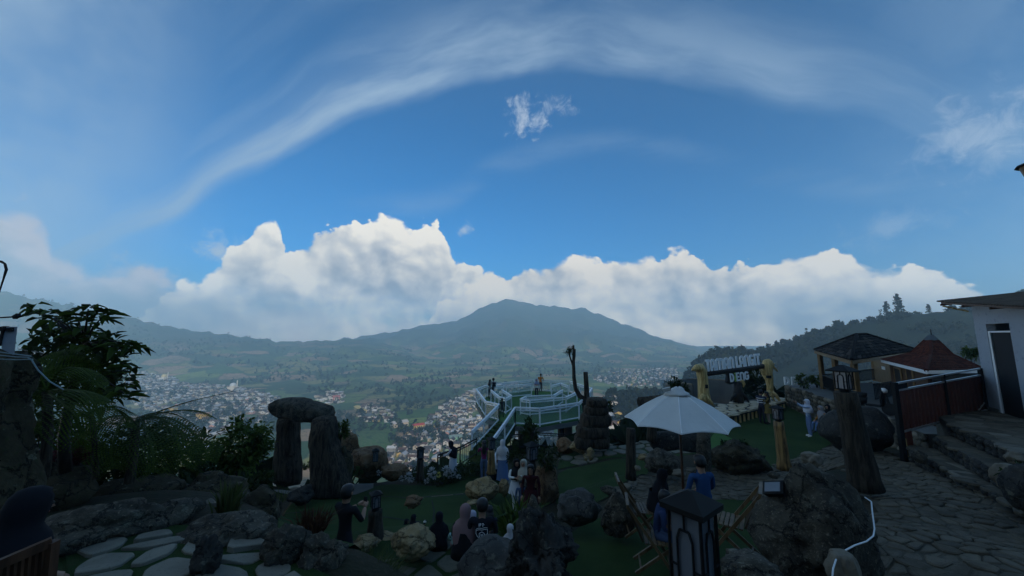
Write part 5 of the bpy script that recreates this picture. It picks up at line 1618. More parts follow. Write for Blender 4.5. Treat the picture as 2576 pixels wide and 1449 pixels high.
def sign():
    a, b = at(1772, 941, 21.6), at(1921, 921, 23.2)
    g = empty('landmark_sign', 'driftwood landmark sign with white letters on a dark log beam', 'sign', Vector((a.x, a.y, -4.0)))
    o = Vector((a.x, a.y, -4.0))
    ex = (b - a).normalized(); yy = Vector((ex.y, -ex.x, 0)).normalized()       # towards the camera
    if yy.y > 0: yy = -yy
    ez = yy.cross(ex) if yy.cross(ex).z > 0 else ex.cross(yy)
    L = (b - a).length
    beam = MB().tube([a - o, b - o + ex * .15], .145, 12).build('log_beam', M['dark_wood'], g, True)
    def fr(off): return lambda x, y, z: (a - o) + ex * (x + off[0]) + yy * (.06 - y + .02) + ez * (z + off[1])
    mats = {'x': M['letter'], 'i': M['letter_green']}
    word(g, 'TAMAN LANGIT', .68, fr((.10, .13)), L * .915, mats)
    # dark board for the second line
    c0, c1 = L * .345, L * .70
    bd = [(c0 - .05, -.05), (c0 + .02, -.25), (c0 - .12, -.62), (c0 + .12, -.78), (c0 + .7, -.72), (c1 + .02, -.70), (c1 + .06, -.1), (c1, .02)]
    v = [(a - o) + ex * x + yy * y + ez * z for y in (-.06, .075) for x, z in bd]
    n = len(bd)
    MB().raw(v, [tuple(range(n)), tuple(range(2 * n - 1, n - 1, -1))] + [(i, (i + 1) % n, n + (i + 1) % n, n + i) for i in range(n)]).build('dark_board', M['dark_wood'], g)
    word(g, 'DiENG', .50, lambda x, y, z: (a - o) + ex * (x + c0 + .10) + yy * (.155 - y) + ez * (z - .64), (c1 - c0) - .18, mats)
    W = lambda x, y, d: at(x, y, d) - o
    # left driftwood post
    lp = MB()
    lp.tube([W(1773, 1014, 21.7), W(1770, 985, 21.7), W(1768, 955, 21.7), W(1765, 935, 21.7), W(1760, 925, 21.6), W(1752, 926, 21.5), W(1741, 931, 21.4)], [.36, .30, .28, .30, .27, .20, .06], 12)
    for pts, r in (([(1770, 992), (1760, 1010), (1750, 1018)], .14), ([(1773, 992), (1788, 1012), (1798, 1022)], .13), ([(1770, 1000), (1776, 1016), (1780, 1026)], .12)):
        lp.tube([W(x, y, 21.5) for x, y in pts], [r, r * .8, r * .3], 8)
    lp.build('driftwood_post', M['pale_wood'], g, True)
    MB().box(W(1777, 972, 21.40), (.14, .10, .20)).build('dark_clamp', M['black'], g)
    # right driftwood post with roots and arms
    rp = MB()
    rp.tube([W(1938, 990, 23.2), W(1937, 972, 23.2), W(1935, 955, 23.2), W(1929, 940, 23.2), W(1930, 920, 23.2), W(1932, 908, 23.2), W(1931, 903, 23.2)], [.20, .17, .22, .30, .30, .26, .10], 12)
    for pts, r in (([(1937, 985), (1925, 992), (1916, 1003), (1913, 1016)], .13), ([(1939, 985), (1952, 995), (1960, 1006), (1966, 1018)], .14), ([(1938, 988), (1944, 1000), (1950, 1012)], .10), ([(1936, 915), (1945, 922), (1956, 934)], .12), ([(1944, 918), (1948, 914)], .07), ([(1930, 945), (1920, 942), (1913, 932), (1911, 926)], .08), ([(1938, 988), (1930, 1002), (1934, 1016)], .09)):
        rp.tube([W(x, y, 23.1) for x, y in pts], [r * (1 - .6 * i / (len(pts) - 1)) for i in range(len(pts))], 8)
    rp.build('driftwood_post', M['pale_wood'], g, True)
    MB().box(W(1934, 948, 22.9), (.26, .10, .16)).build('dark_clamp', M['black'], g)
    # centre trunk
    ct = MB()
    ct.tube([W(1857, 1012, 22.3), W(1856, 985, 22.3), W(1854, 962, 22.4)], [.30, .24, .22], 12)
    ct.tube([W(1860, 985, 22.2), W(1876, 1000, 22.2), W(1884, 1012, 22.2)], [.12, .10, .05], 8)
    ct.tube([W(1852, 992, 22.2), W(1842, 1000, 22.2), W(1838, 1010, 22.2)], [.10, .08, .04], 8)
    ct.build('dark_trunk', M['dark_wood'], g, True)
    MB().tube([W(1862, 960, 22.1), W(1868, 958, 22.1), W(1872, 966, 22.1), W(1870, 974, 22.1)], [.05, .09, .08, .03], 8).build('knot', M['pale_wood'], g, True)
    return g
sign()

def stage():
    z = -4.0
    q = [onz(1795, 1056, z), onz(1846, 1044, z), onz(1977, 1010, z), onz(1966, 1001, z), onz(1905, 1002, z), onz(1800, 1022, z), onz(1760, 1030, z)]
    pl = [(p.x, p.y) for p in q]
    c = Vector((sum(p[0] for p in pl) / 7, sum(p[1] for p in pl) / 7, -4.5))
    g = empty('log_slice_stage', 'low stage floored with pale log slices in front of the landmark sign', 'stage', c)
    MB().prism([(x - c.x, y - c.y) for x, y in pl], z - .10 - c.z, z - c.z).build('stage_bed', M['dark_wood'], g)
    for (ccx, ccy), cc in cells(pl, .62, 8, .11):
        cc = round_cell(cc, .28); n = len(cc)
        v = [(x - ccx, y - ccy, -.01) for x, y in cc] + [(x - ccx, y - ccy, .035) for x, y in cc]
        link('log_slice', mesh('log_slice', v, [tuple(range(n, 2 * n))] + [(i, (i + 1) % n, n + (i + 1) % n, n + i) for i in range(n)], M['slice']), g, (ccx - c.x, ccy - c.y, z - c.z))
    a, b = q[1], q[2]
    MB().bar(Vector((q[0].x, q[0].y, z + .02)) - c, Vector((a.x, a.y, z + .02)) - c, .05, .09).build('edge_board', M['slice'], g)
    MB().bar(Vector((a.x, a.y, z + .02)) - c, Vector((b.x, b.y, z + .02)) - c, .05, .09).build('edge_board', M['slice'], g)
    for k in range(14):
        p = a.lerp(b, (k + .5) / 14) + Vector((0, .06, 0))
        MB().tube([Vector((p.x, p.y, -4.55)) - c, Vector((p.x, p.y, z - .05)) - c], .05, 8).build('leg', M['pale_wood'], g)
    return g
stage()

# round low wall behind the sign and the few white letters on the terrace edge
def round_wall():
    c = onz(1845, 1000, -4.6) + Vector((0.3, 3.6, 0))
    g = empty('round_terrace_wall', 'low curved pale wall of a round terrace behind the sign', 'wall', (c.x, c.y, -6.0))
    for r, z0, z1 in ((3.6, 0, 1.75), (2.6, 0, 2.0)):
        n = 30
        I = [Vector((r * math.cos(t), r * math.sin(t), 0)) for t in [math.pi * (.92 + 1.25 * k / n) - math.pi for k in range(n + 1)]]
        rings = [[p + Vector((0, 0, z0)) for p in I], [p + Vector((0, 0, z1)) for p in I], [p * .94 + Vector((0, 0, z1)) for p in I], [p * .94 + Vector((0, 0, z0)) for p in I]]
        MB().loft(rings, False, (False, False)).build('curved_wall', M['concrete'], g)
        MB().tube([p * .97 + Vector((0, 0, z1 + .03)) for p in I], .09, 6).build('coping', M['rock_top'], g)
round_wall()
for k, (px, ch) in enumerate(((1979, 'D'), (1997, 'E'))):
    p = at(px, 968, 24.3)
    g = empty('standing_letter', ['white standing letter D on the edge of the concrete terrace', 'white standing letter E beside the small bush on the terrace'][k], 'letter', p, 0, 'standing letters on the terrace')
    word(g, ch, .50, lambda x, y, z: Vector((x - .17, -y, z)), .36, {'x': M['letter'], 'i': M['letter']}, 'letter_face', .08)

# ------------------------------------------------------------------ plants
def leaf_verts(p, d, up, l, w, fold=.25, droop=.2):
    """pointed leaf: 7 points, folded along the midrib"""
    d = d.normalized(); s = d.cross(up)
    if s.length < 1e-4: s = d.cross(Vector((1, 0, 0)))
    s.normalize(); n = s.cross(d)
    P = lambda t, q, h: p + d * (t * l) + s * (q * w) + n * (h * w) - Vector((0, 0, droop * l * t * t))
    return [P(0, 0, 0), P(.35, -.5, fold), P(.35, .5, fold), P(.38, 0, 0), P(.72, -.32, fold * .6), P(.72, .32, fold * .6), P(1, 0, 0)]
LEAF_F = [(0, 3, 1), (0, 2, 3), (1, 3, 6, 4), (3, 2, 5, 6)]

def rvec(rg):
    while True:
        v = Vector((rg.uniform(-1, 1), rg.uniform(-1, 1), rg.uniform(-1, 1)))
        if .05 < v.length < 1: return v.normalized()

def crown(c, rad, n, l, w, rg, fine=1.0, up=.3, hollow=.45):
    """leaves through an uneven ellipsoid; returns verts, faces"""
    mb = MB()
    clumps = []
    for _ in range(max(5, n // 22)):
        v = rvec(rg); k = rg.uniform(hollow, 1.0)
        clumps.append(Vector((v.x * rad[0] * k, v.y * rad[1] * k, v.z * rad[2] * k)))
    for i in range(n):
        q = clumps[rg.randrange(len(clumps))]
        o = rvec(rg) * rg.random() ** .6 * min(rad) * .42
        d = (q.normalized() * .6 + rvec(rg) * .9 + Vector((0, 0, up))).normalized()
        mb.raw(leaf_verts(Vector(c) + q + o, d, Vector((0, 0, 1)) + rvec(rg) * .5, l * rg.uniform(.6, 1.2), w * rg.uniform(.7, 1.2)), LEAF_F)
    return mb, clumps

def bush(name, label, x0, y0, x1, y1, d, n, l, w, mat='leaf', seed=1, cat='bush', stems=5, base=None, dz=.8, group=None, up=.3):
    a, b = at(x0, (y0 + y1) / 2, d), at(x1, (y0 + y1) / 2, d)
    t, u = at((x0 + x1) / 2, y0, d), at((x0 + x1) / 2, y1, d)
    c = (t + u) / 2; W, H = (b - a).length / 2, (t - u).length / 2
    root = Vector((c.x, c.y, base if base is not None else u.z))
    g = empty(name, label, cat, root, 0, group)
    rg = random.Random(seed)
    mb, cl = crown(c - root, (W * .86, W * dz, H * .86), n, l, w, rg, up=up)
    mb.build('foliage', M[mat], g)
    st = MB()
    for q in cl[:stems]:
        e = c - root + q
        st.tube([(rg.uniform(-.05, .05), rg.uniform(-.05, .05), 0), (e.x * .35, e.y * .35, e.z * .55), (e.x, e.y, e.z)], [.03, .02, .008], 6)
    st.build('stem', M['dark_wood'], g)
    return g

def big_shrub():
    d = 5.4
    o = at(165, 1190, d)
    g = empty('broadleaf_shrub', 'tall broad leaved shrub at the left edge rising above the ferns', 'shrub', o)
    rg = random.Random(5)
    W = lambda x, y, dd=d: at(x, y, dd) - o
    pts = [(85, 778), (112, 790), (140, 800), (168, 808), (190, 792), (222, 778), (245, 783), (255, 800), (120, 822), (150, 830), (178, 838), (205, 828), (232, 838), (135, 858), (168, 862), (200, 858), (230, 866), (258, 872), (282, 868), (306, 862), (335, 868), (315, 884), (296, 900), (268, 905), (240, 902), (210, 900), (178, 905), (140, 900), (105, 898), (70, 890), (45, 878), (60, 905), (300, 925), (322, 945), (308, 962), (280, 950), (252, 945), (220, 940), (185, 945), (150, 940), (110, 935), (290, 985), (262, 980), (312, 990), (130, 985), (165, 1000), (200, 990), (240, 1010), (100, 1020), (80, 970)]
    stem = MB()
    hub = [W(175, 1010), W(190, 930), W(210, 870)]
    stem.tube([Vector((0, 0, 0)), W(160, 1100), hub[0], hub[1], hub[2]], [.07, .06, .05, .04, .02], 8)
    meshes = []
    for k in range(5):
        meshes.append(mesh('leaf', leaf_verts(Vector(), Vector((1, 0, 0)), Vector((0, 0, 1)), .20, .085, .25 + .1 * k, .1 + .1 * k), LEAF_F, M['leaf'] if k != 2 else M['leaf_dark'], True))
    rest = MB(); cnt = 0
    for (x, y) in pts:
        p = W(x, y, d + rg.uniform(-.7, .7))
        h = min(hub, key=lambda q: (q - p).length)
        stem.tube([h, h.lerp(p, .6) + Vector((0, 0, .06)), p], [.018, .012, .006], 5)
        k = 11
        for j in range(k):
            a = 2.4 * j + rg.random()
            dv = Vector((math.cos(a), math.sin(a), rg.uniform(-.5, .55))).normalized()
            q = p + dv * .03 + Vector((0, 0, rg.uniform(-.10, .08)))
            if cnt < 290 and j % 2 == 0:
                ob = link('leaf', meshes[rg.randrange(5)], g, q)
                ob.rotation_euler = dv.to_track_quat('X', 'Z').to_euler(); s = rg.uniform(.7, 1.25); ob.scale = (s, s, s); cnt += 1
            else:
                rest.raw(leaf_verts(q, dv, Vector((0, 0, 1)), .20 * rg.uniform(.7, 1.2), .085 * rg.uniform(.8, 1.2), .3, .25), LEAF_F)
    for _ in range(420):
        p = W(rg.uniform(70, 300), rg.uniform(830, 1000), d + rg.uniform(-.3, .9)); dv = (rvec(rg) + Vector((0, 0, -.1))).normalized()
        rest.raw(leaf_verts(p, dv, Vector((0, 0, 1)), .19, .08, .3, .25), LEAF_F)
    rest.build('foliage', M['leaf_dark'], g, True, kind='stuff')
    stem.build('branch', M['dark_wood'], g, True)
big_shrub()

def frond(parent, pts, width, n=32, mat='fern', droop=.55, rg=rnd, leaflets=9):
    """fern frond along a 3-D line: rachis with pinnae made of leaflets"""
    mb = MB()
    P = [Vector(p) for p in pts]
    # smooth the line
    def cr(t):
        t *= len(P) - 1; i = min(int(t), len(P) - 2); f = t - i
        p0, p1, p2, p3 = P[max(i - 1, 0)], P[i], P[i + 1], P[min(i + 2, len(P) - 1)]
        return 0.5 * ((2 * p1) + (p2 - p0) * f + (2 * p0 - 5 * p1 + 4 * p2 - p3) * f * f + (3 * p1 - p0 - 3 * p2 + p3) * f ** 3)
    line = [cr(i / 30) for i in range(31)]
    mb.tube(line, [.012 * (1 - .75 * i / 30) for i in range(31)], 5)
    for i in range(2, n):
        t = .10 + .90 * i / n
        p = cr(min(t, .999)); tg = (cr(min(t + .02, 1)) - cr(max(t - .02, 0))).normalized()
        s = tg.cross(Vector((0, 0, 1)))
        if s.length < .2: s = tg.cross(Vector((0, 1, 0)))
        s.normalize(); nn = s.cross(tg)
        ln = width * math.sin(math.pi * min(1, .12 + .88 * (1 - (t - .10) / .95)) * .55) * (1.0 if t > .25 else .55 + 1.8 * (t - .1))
        for sd in (-1, 1):
            dv = (s * sd * .92 + tg * .38).normalized()
            for j in range(leaflets):
                u = (j + .3) / leaflets
                c = p + dv * ln * u - Vector((0, 0, droop * ln * u * u))
                ll = ln * .115 * (1 - u * .65)
                w2 = ln / leaflets * .44
                for q in (-1, 1):
                    e = (tg * q * .9 + dv * .35).normalized()
                    mb.raw([c - dv * w2, c + dv * w2, c + e * ll + dv * w2 * .5 + nn * ll * .15, c + e * ll * .9 - dv * w2 * .3 + nn * ll * .15], [(0, 1, 2, 3)])
    return mb.build('frond', M[mat], parent)

def tree_fern(label, crown_px, base_px, d, fr, width, trunk=.07):
    o = at(*base_px, d); c = at(*crown_px, d) - o
    g = empty('tree_fern', label, 'fern', o)
    MB().tube([(0, 0, 0), c * .5 + Vector((.03, 0, 0)), c], [trunk, trunk * .85, trunk * .8], 9).build('trunk', M['bark'], g)
    rg = random.Random(int(crown_px[0]))
    for f in fr:
        pts = [c] + [at(x, y, d + dd) - o for x, y, dd in f]
        frond(g, pts, width, rg=rg)
    return g
tree_fern('tree fern with one long bright frond reaching over the town', (340, 1062), (325, 1215), 6.2, [
    [(400, 1035, .1), (470, 1012, .2), (530, 997, .3), (588, 984, .4)], [(400, 1040, -.2), (455, 1032, -.3), (500, 1036, -.3), (532, 1050, -.3)],
    [(410, 1050, -.4), (470, 1075, -.8), (510, 1120, -1.0), (522, 1160, -1.1)], [(390, 1050, -.6), (430, 1080, -1.1), (455, 1130, -1.4), (460, 1175, -1.5)],
    [(350, 1050, -.6), (370, 1090, -1.2), (385, 1140, -1.5), (385, 1190, -1.6)], [(310, 1050, -.5), (290, 1090, -1.1), (280, 1140, -1.4), (285, 1180, -1.5)],
    [(300, 1045, 0), (260, 1060, -.3), (235, 1095, -.5), (225, 1135, -.6)], [(310, 1040, .4), (280, 1030, .8), (240, 1035, 1.1), (205, 1055, 1.3)], [(380, 1040, .5), (430, 1040, 1.0), (480, 1062, 1.3), (505, 1095, 1.4)],
    [(370, 1044, -.5), (420, 1060, -.9), (470, 1100, -1.1), (495, 1145, -1.2)]], .33)
tree_fern('young fern with upright frond and curled tips in front of the broad leaved shrub', (228, 1040), (240, 1205), 4.9, [
    [(220, 1000, 0), (214, 950, -.05), (214, 910, -.1), (216, 872, -.1)], [(250, 1000, .2), (275, 975, .3), (292, 975, .4), (302, 990, .4)], [(200, 1010, -.2), (165, 985, -.3), (130, 985, -.4), (105, 1005, -.4)],
    [(255, 1025, 0), (285, 1025, 0), (310, 1045, .1), (325, 1075, .1)], [(195, 1035, -.3), (150, 1035, -.5), (110, 1055, -.6), (80, 1085, -.6)]], .27, .035)
tree_fern('dark low fern leaning out beside the stone column', (118, 985), (110, 1200), 4.2, [
    [(150, 935, -.1), (190, 925, -.2), (225, 945, -.3), (250, 975, -.3)], [(90, 930, 0), (60, 925, 0), (35, 945, 0), (20, 975, 0)], [(130, 925, .2), (150, 890, .3), (180, 880, .4), (215, 890, .5)],
    [(165, 980, -.4), (210, 990, -.6), (240, 1020, -.7), (255, 1060, -.7)], [(90, 975, -.3), (60, 985, -.4), (40, 1015, -.5), (30, 1060, -.5)], [(150, 1010, -.4), (185, 1040, -.6), (200, 1080, -.7), (205, 1120, -.7)]], .26, .05)

bush('bush', 'dense dark green bush left of the stone gate', 520, 1050, 684, 1200, 9.6, 1500, .20, .085, 'leaf', 3, up=.1)
bush('bush', 'small twiggy bush in front of the white roof below the fern', 468, 1120, 540, 1200, 8.8, 260, .13, .05, 'leaf_dark', 4)
bush('bush', 'round green bush growing beside the right pillar of the stone gate', 832, 1056, 880, 1118, 13.6, 420, .16, .06, 'leaf', 5, up=.6)
bush('bush', 'dark red leaved bush behind the mossy boulder', 70, 1108, 215, 1185, 5.8, 420, .13, .06, 'red_leaf', 6)
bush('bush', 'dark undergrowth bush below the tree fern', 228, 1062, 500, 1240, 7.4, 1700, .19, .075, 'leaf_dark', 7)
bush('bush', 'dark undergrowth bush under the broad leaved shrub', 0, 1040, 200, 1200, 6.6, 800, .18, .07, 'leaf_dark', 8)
bush('bush', 'low dark bush behind the reddish mossy boulder', 600, 1170, 700, 1250, 8.2, 380, .15, .06, 'leaf_dark', 9)
bush('bush', 'feathery tree like bush under the viewing deck', 1304, 1046, 1364, 1130, 13.8, 480, .18, .05, 'leaf_dark', 10, up=.7)
bush('bush', 'dark shrub right of the lamp post under the deck', 1352, 1120, 1412, 1185, 12.9, 420, .14, .05, 'leaf_dark', 11)
bush('bush', 'dark shrub left of the lamp post under the deck', 1272, 1110, 1332, 1190, 13.2, 480, .14, .05, 'leaf_dark', 12)
bush('bush', 'tangled shrub with pale flowers on the bank behind the maroon dress', 1345, 1140, 1412, 1180, 12.0, 260, .12, .05, 'leaf_dark', 13)
bush('conifer_shrub', 'pointed dark shrub rising behind the umbrella cap', 1682, 946, 1738, 1010, 17.0, 620, .20, .05, 'leaf_dark', 14, 'shrub', dz=.8, up=.9)
bush('conifer_shrub', 'low dark shrub left of the umbrella behind the log', 1510, 1010, 1545, 1040, 17.6, 200, .18, .05, 'leaf_dark', 15, 'shrub', up=.9)
bush('cypress_tree', 'tall dark cypress behind the landmark sign', 1862, 888, 1926, 1000, 26.5, 1100, .38, .10, 'leaf_dark', 16, 'tree', dz=.8, up=1.2, base=-6)
bush('bush', 'small bush hiding the letters on the concrete terrace', 2004, 938, 2036, 972, 23.6, 260, .22, .08, 'leaf', 17, base=-3.3)
bush('bush', 'second small bush on the concrete terrace left of the gazebo', 2042, 944, 2068, 972, 24.0, 240, .22, .08, 'leaf', 18, base=-3.3)
bush('bush', 'yellow green bush behind the maroon roofed hut', 2418, 868, 2468, 905, 24.0, 320, .26, .09, 'leaf_light', 19, base=-3.3)
bush('bush', 'brown green scrub on top of the stony mound', 1806, 1098, 1880, 1135, 12.9, 260, .10, .04, 'leaf_dark', 20)
bush('bush', 'moss and ferns on the black boulder at the right edge', 2535, 1160, 2600, 1250, 6.6, 260, .10, .04, 'leaf_dark', 21)
bush('hedge', 'low trimmed hedge at the foot of the brown cut boulder', 872, 1170, 922, 1196, 14.2, 500, .07, .035, 'leaf_light', 22, 'hedge', dz=.5)
bush('hedge', 'low trimmed hedge seen through the stone gate', 748, 1160, 786, 1182, 15.4, 320, .07, .035, 'leaf_light', 23, 'hedge', dz=.5)

def flower_bed():
    g = empty('flower_bed', 'flower bed of low dark plants with white blossoms edging the lower lawn', 'flower bed', gp(1090, 1215))
    o = g.location.copy(); rg = random.Random(9); fo = MB()
    for _ in range(1500):
        px = rg.uniform(965, 1215); py = 1208 + 12 * math.sin(px * .03) + rg.uniform(-14, 8)
        p = gp(px, py, 10); fo.raw(leaf_verts(p - o + Vector((0, 0, rg.uniform(.02, .50))), (rvec(rg) + Vector((0, 0, .5))).normalized(), Vector((0, 0, 1)), .16, .07), LEAF_F)
    fo.build('foliage', M['leaf_dark'], g, kind='stuff')
    for i, (px, py, r) in enumerate([(1086, 1188, .17), (1092, 1196, .15), (1028, 1198, .15), (1034, 1206, .12), (1122, 1184, .17), (1127, 1190, .12), (1104, 1195, .10), (1139, 1190, .10), (953, 1190, .10), (1074, 1210, .11), (1010, 1204, .10), (1154, 1200, .09)]):
        p = at(px, py, 14.2) - o; mb = MB()
        for k in range(26):
            dv = (rvec(rg) + Vector((0, -.3, .4))).normalized(); mb.raw(leaf_verts(p + dv * r * .45, dv, Vector((0, 0, 1)), r * .7, r * .6, .1, 0), LEAF_F)
        mb.build('blossom', M['yellow_petal'] if i in (6,) else M['petal'], g)
flower_bed()

def blades(name, label, x0, x1, ytop, ybot, d, n, mat, seed, w=.012, lean=.25, cat='plant', droop=.3):
    rg = random.Random(seed); a = at((x0 + x1) / 2, ybot, d)
    g = empty(name, label, cat, a)
    W = (at(x1, ybot, d) - at(x0, ybot, d)).length / 2; H = (at(x0, ytop, d) - at(x0, ybot, d)).length
    mb = MB()
    for _ in range(n):
        b = Vector((rg.uniform(-.55, .55) * W, rg.uniform(-.5, .5) * W, 0)); h = H * rg.uniform(.45, 1.0)
        t = Vector((b.x * .9 + rg.uniform(-1, 1) * lean * H, rg.uniform(-1, 1) * lean * H, h)); dr = rg.uniform(0, droop)
        s = Vector((rg.uniform(-1, 1), rg.uniform(-1, 1), 0)).normalized() * w * rg.uniform(.6, 1.3)
        m1 = b.lerp(b + t, .5) + Vector((0, 0, h * .08)); e = b + t - Vector((0, 0, h * dr)); e += (t.xy.to_3d()) * dr
        mb.raw([b - s, b + s, m1 + s * .9, m1 - s * .9, e], [(0, 1, 2, 3), (3, 2, 4)])
    mb.build('blade', M[mat], g)
    return g
blades('reed_clump', 'green upright reed clump between the boulders on the left', 536, 600, 1188, 1312, 5.2, 130, 'reed', 1, .014, .12)
blades('reed_clump', 'dry reddish reed clump behind the knobbly boulder', 738, 832, 1262, 1342, 5.6, 190, 'red_reed', 2, .010, .35)
blades('grass_tuft', 'soft grass tuft at the bottom below the lamp post', 862, 990, 1372, 1500, 4.6, 900, 'reed', 3, .006, .45, 'grass', .5)
blades('iris_plant', 'sword leaved plant in front of the woman in white', 1262, 1338, 1222, 1372, 7.4, 150, 'leaf', 4, .035, .38, 'plant', .5)
blades('iris_plant', 'small sword leaved plant at the edge of the pale boulder', 1258, 1300, 1258, 1330, 8.2, 70, 'leaf_dark', 5, .03, .4, 'plant', .5)
blades('grass_tuft', 'thin straw coloured stalks beside the dark gate stone', 690, 725, 1222, 1262, 9.5, 30, 'reed', 6, .01, .5, 'grass', .2)
tag(MB().bar((0, 0, 0), at(732, 1265, 8.2) - at(708, 1300, 8.0), .02).build('bamboo_stick', M['bamboo'], loc=at(708, 1300, 8.0)), 'thin pale bamboo stick leaning on the lawn left of the red reeds', 'stick')

# lopped tree beyond the deck
def lopped_tree():
    d = 25.5; o = at(1474, 1040, d)
    g = empty('lopped_tree', 'lopped bare tree with one leafy tuft rising behind the viewing deck', 'tree', o)
    W = lambda x, y: at(x, y, d) - o
    MB().tube([W(1474, 1040), W(1470, 1004), W(1458, 996), W(1448, 978), W(1444, 950), W(1443, 920), W(1443, 895), W(1443, 868)], [.22, .20, .17, .14, .125, .11, .09, .05], 10).build('trunk', M['bark'], g, True)
    MB().tube([W(1478, 1040), W(1476, 1003), W(1475, 970), W(1473, 936)], [.20, .19, .17, .15], 10).build('cut_trunk', M['bark'], g, True)
    MB().tube([W(1443, 925), W(1438, 910), W(1432, 893), W(1430, 885)], [.07, .06, .045, .03], 8).build('branch', M['bark'], g, True)
    MB().tube([W(1443, 915), W(1446, 895), W(1447, 878)], [.08, .06, .04], 8).build('branch', M['bark'], g, True)
    mb, _ = crown(W(1431, 882), (.30, .3, .36), 240, .22, .045, random.Random(3), up=.3, hollow=.1)
    mb.build('leafy_tuft', M['leaf_dark'], g)
lopped_tree()

# ------------------------------------------------------------------ far ground height sampler
_us = us; _ys = ys; _ZZ = ZZ
def th(x, y):
    u = x / y
    i = np.searchsorted(_ys, y) - 1; i = int(np.clip(i, 0, len(_ys) - 2))
    j = np.searchsorted(_us, u) - 1; j = int(np.clip(j, 0, len(_us) - 2))
    fy = (y - _ys[i]) / (_ys[i + 1] - _ys[i]); fx = (u - _us[j]) / (_us[j + 1] - _us[j])
    return float((_ZZ[i, j] * (1 - fx) + _ZZ[i, j + 1] * fx) * (1 - fy) + (_ZZ[i + 1, j] * (1 - fx) + _ZZ[i + 1, j + 1] * fx) * fy)

def farp(px, py, d0=120, d1=4500):
    r = ray(px, py)
    d = d0
    while d < d1:
        if r.z * d < th(r.x * d, d): return Vector((r.x * d, d, th(r.x * d, d)))
        d *= 1.006
    return None

# ------------------------------------------------------------------ towns
def house_meshes():
    walls = [('cream', (0.44, 0.39, 0.30)), ('white', (0.55, 0.54, 0.51)), ('grey', (0.24, 0.24, 0.23)), ('yellow', (0.55, 0.40, 0.14)), ('green', (0.25, 0.38, 0.28)), ('pink', (0.52, 0.30, 0.26))]
    roofs = [('zinc', (0.34, 0.36, 0.38)), ('rusty', (0.11, 0.065, 0.045)), ('dark', (0.055, 0.048, 0.043)), ('red', (0.26, 0.06, 0.04)), ('pale', (0.52, 0.52, 0.50))]
    wm = {k: plain('house_wall_' + k, c, .8, .2, .12, .4) for k, c in walls}
    rm = {k.replace(' ', '_'): plain('house_roof_' + k.replace(' ', '_'), c, .6, .3, .2, .5) for k, c in roofs}
    dark = plain('house_window', (0.03, 0.035, 0.04), .3, .5, .1)
    vs = []
    rg = random.Random(12)
    for k in range(26):
        wk = rg.choices(list(wm), [4, 6, 4, 1, 1, 1])[0]; rk = rg.choices(list(rm), [4, 7, 7, 1, 2])[0]
        w, dp, h = rg.uniform(5.2, 9), rg.uniform(4.6, 6.8), rg.choice([2.8, 3.0, 3.2, 5.2])
        rise = rg.uniform(1.0, 1.9); ov = .5
        b = MB().box((0, 0, h / 2 - 1.5), (w, dp, h + 3))
        b.raw([(-w / 2, -dp / 2 + .01, h), (-w / 2, dp / 2 - .01, h), (-w / 2, 0, h + rise - .1)], [(0, 1, 2)]).raw([(w / 2, -dp / 2 + .01, h), (w / 2, dp / 2 - .01, h), (w / 2, 0, h + rise - .1)], [(2, 1, 0)])
        b.mat(1)
        for lv in range(2 if h > 5 else 1):
            for x in ((-.3, .3) if w < 9 else (-.33, 0, .33)):
                for sy in (-1, 1): b.box((x * w, sy * (dp / 2 + .02), 1.6 + lv * 3), (1.1, .06, 1.2))
            for sx in (-1, 1): b.box((sx * (w / 2 + .02), 0, 1.6 + lv * 3), (.06, 1.2, 1.2))
        bm_ = b.me('house', [wm[wk], dark])
        r = MB().raw([(-w / 2 - ov, -dp / 2 - ov, h - .25), (w / 2 + ov, -dp / 2 - ov, h - .25), (w / 2 + ov, 0, h + rise), (-w / 2 - ov, 0, h + rise), (w / 2 + ov, dp / 2 + ov, h - .25), (-w / 2 - ov, dp / 2 + ov, h - .25),
                      (-w / 2 - ov, -dp / 2 - ov, h - .40), (w / 2 + ov, -dp / 2 - ov, h - .40), (w / 2 + ov, 0, h + rise - .15), (-w / 2 - ov, 0, h + rise - .15), (w / 2 + ov, dp / 2 + ov, h - .40), (-w / 2 - ov, dp / 2 + ov, h - .40)],
                     [(0, 1, 2, 3), (3, 2, 4, 5), (7, 6, 9, 8), (8, 9, 11, 10), (0, 6, 7, 1), (5, 4, 10, 11), (1, 7, 8, 2), (2, 8, 10, 4), (0, 3, 9, 6), (3, 5, 11, 9)])
        vs.append((bm_, r.me('roof', rm[rk]), wk, rk.replace('_', ' '), h > 5, b, r, wm[wk], dark, rm[rk]))
    return vs
HV = house_meshes()
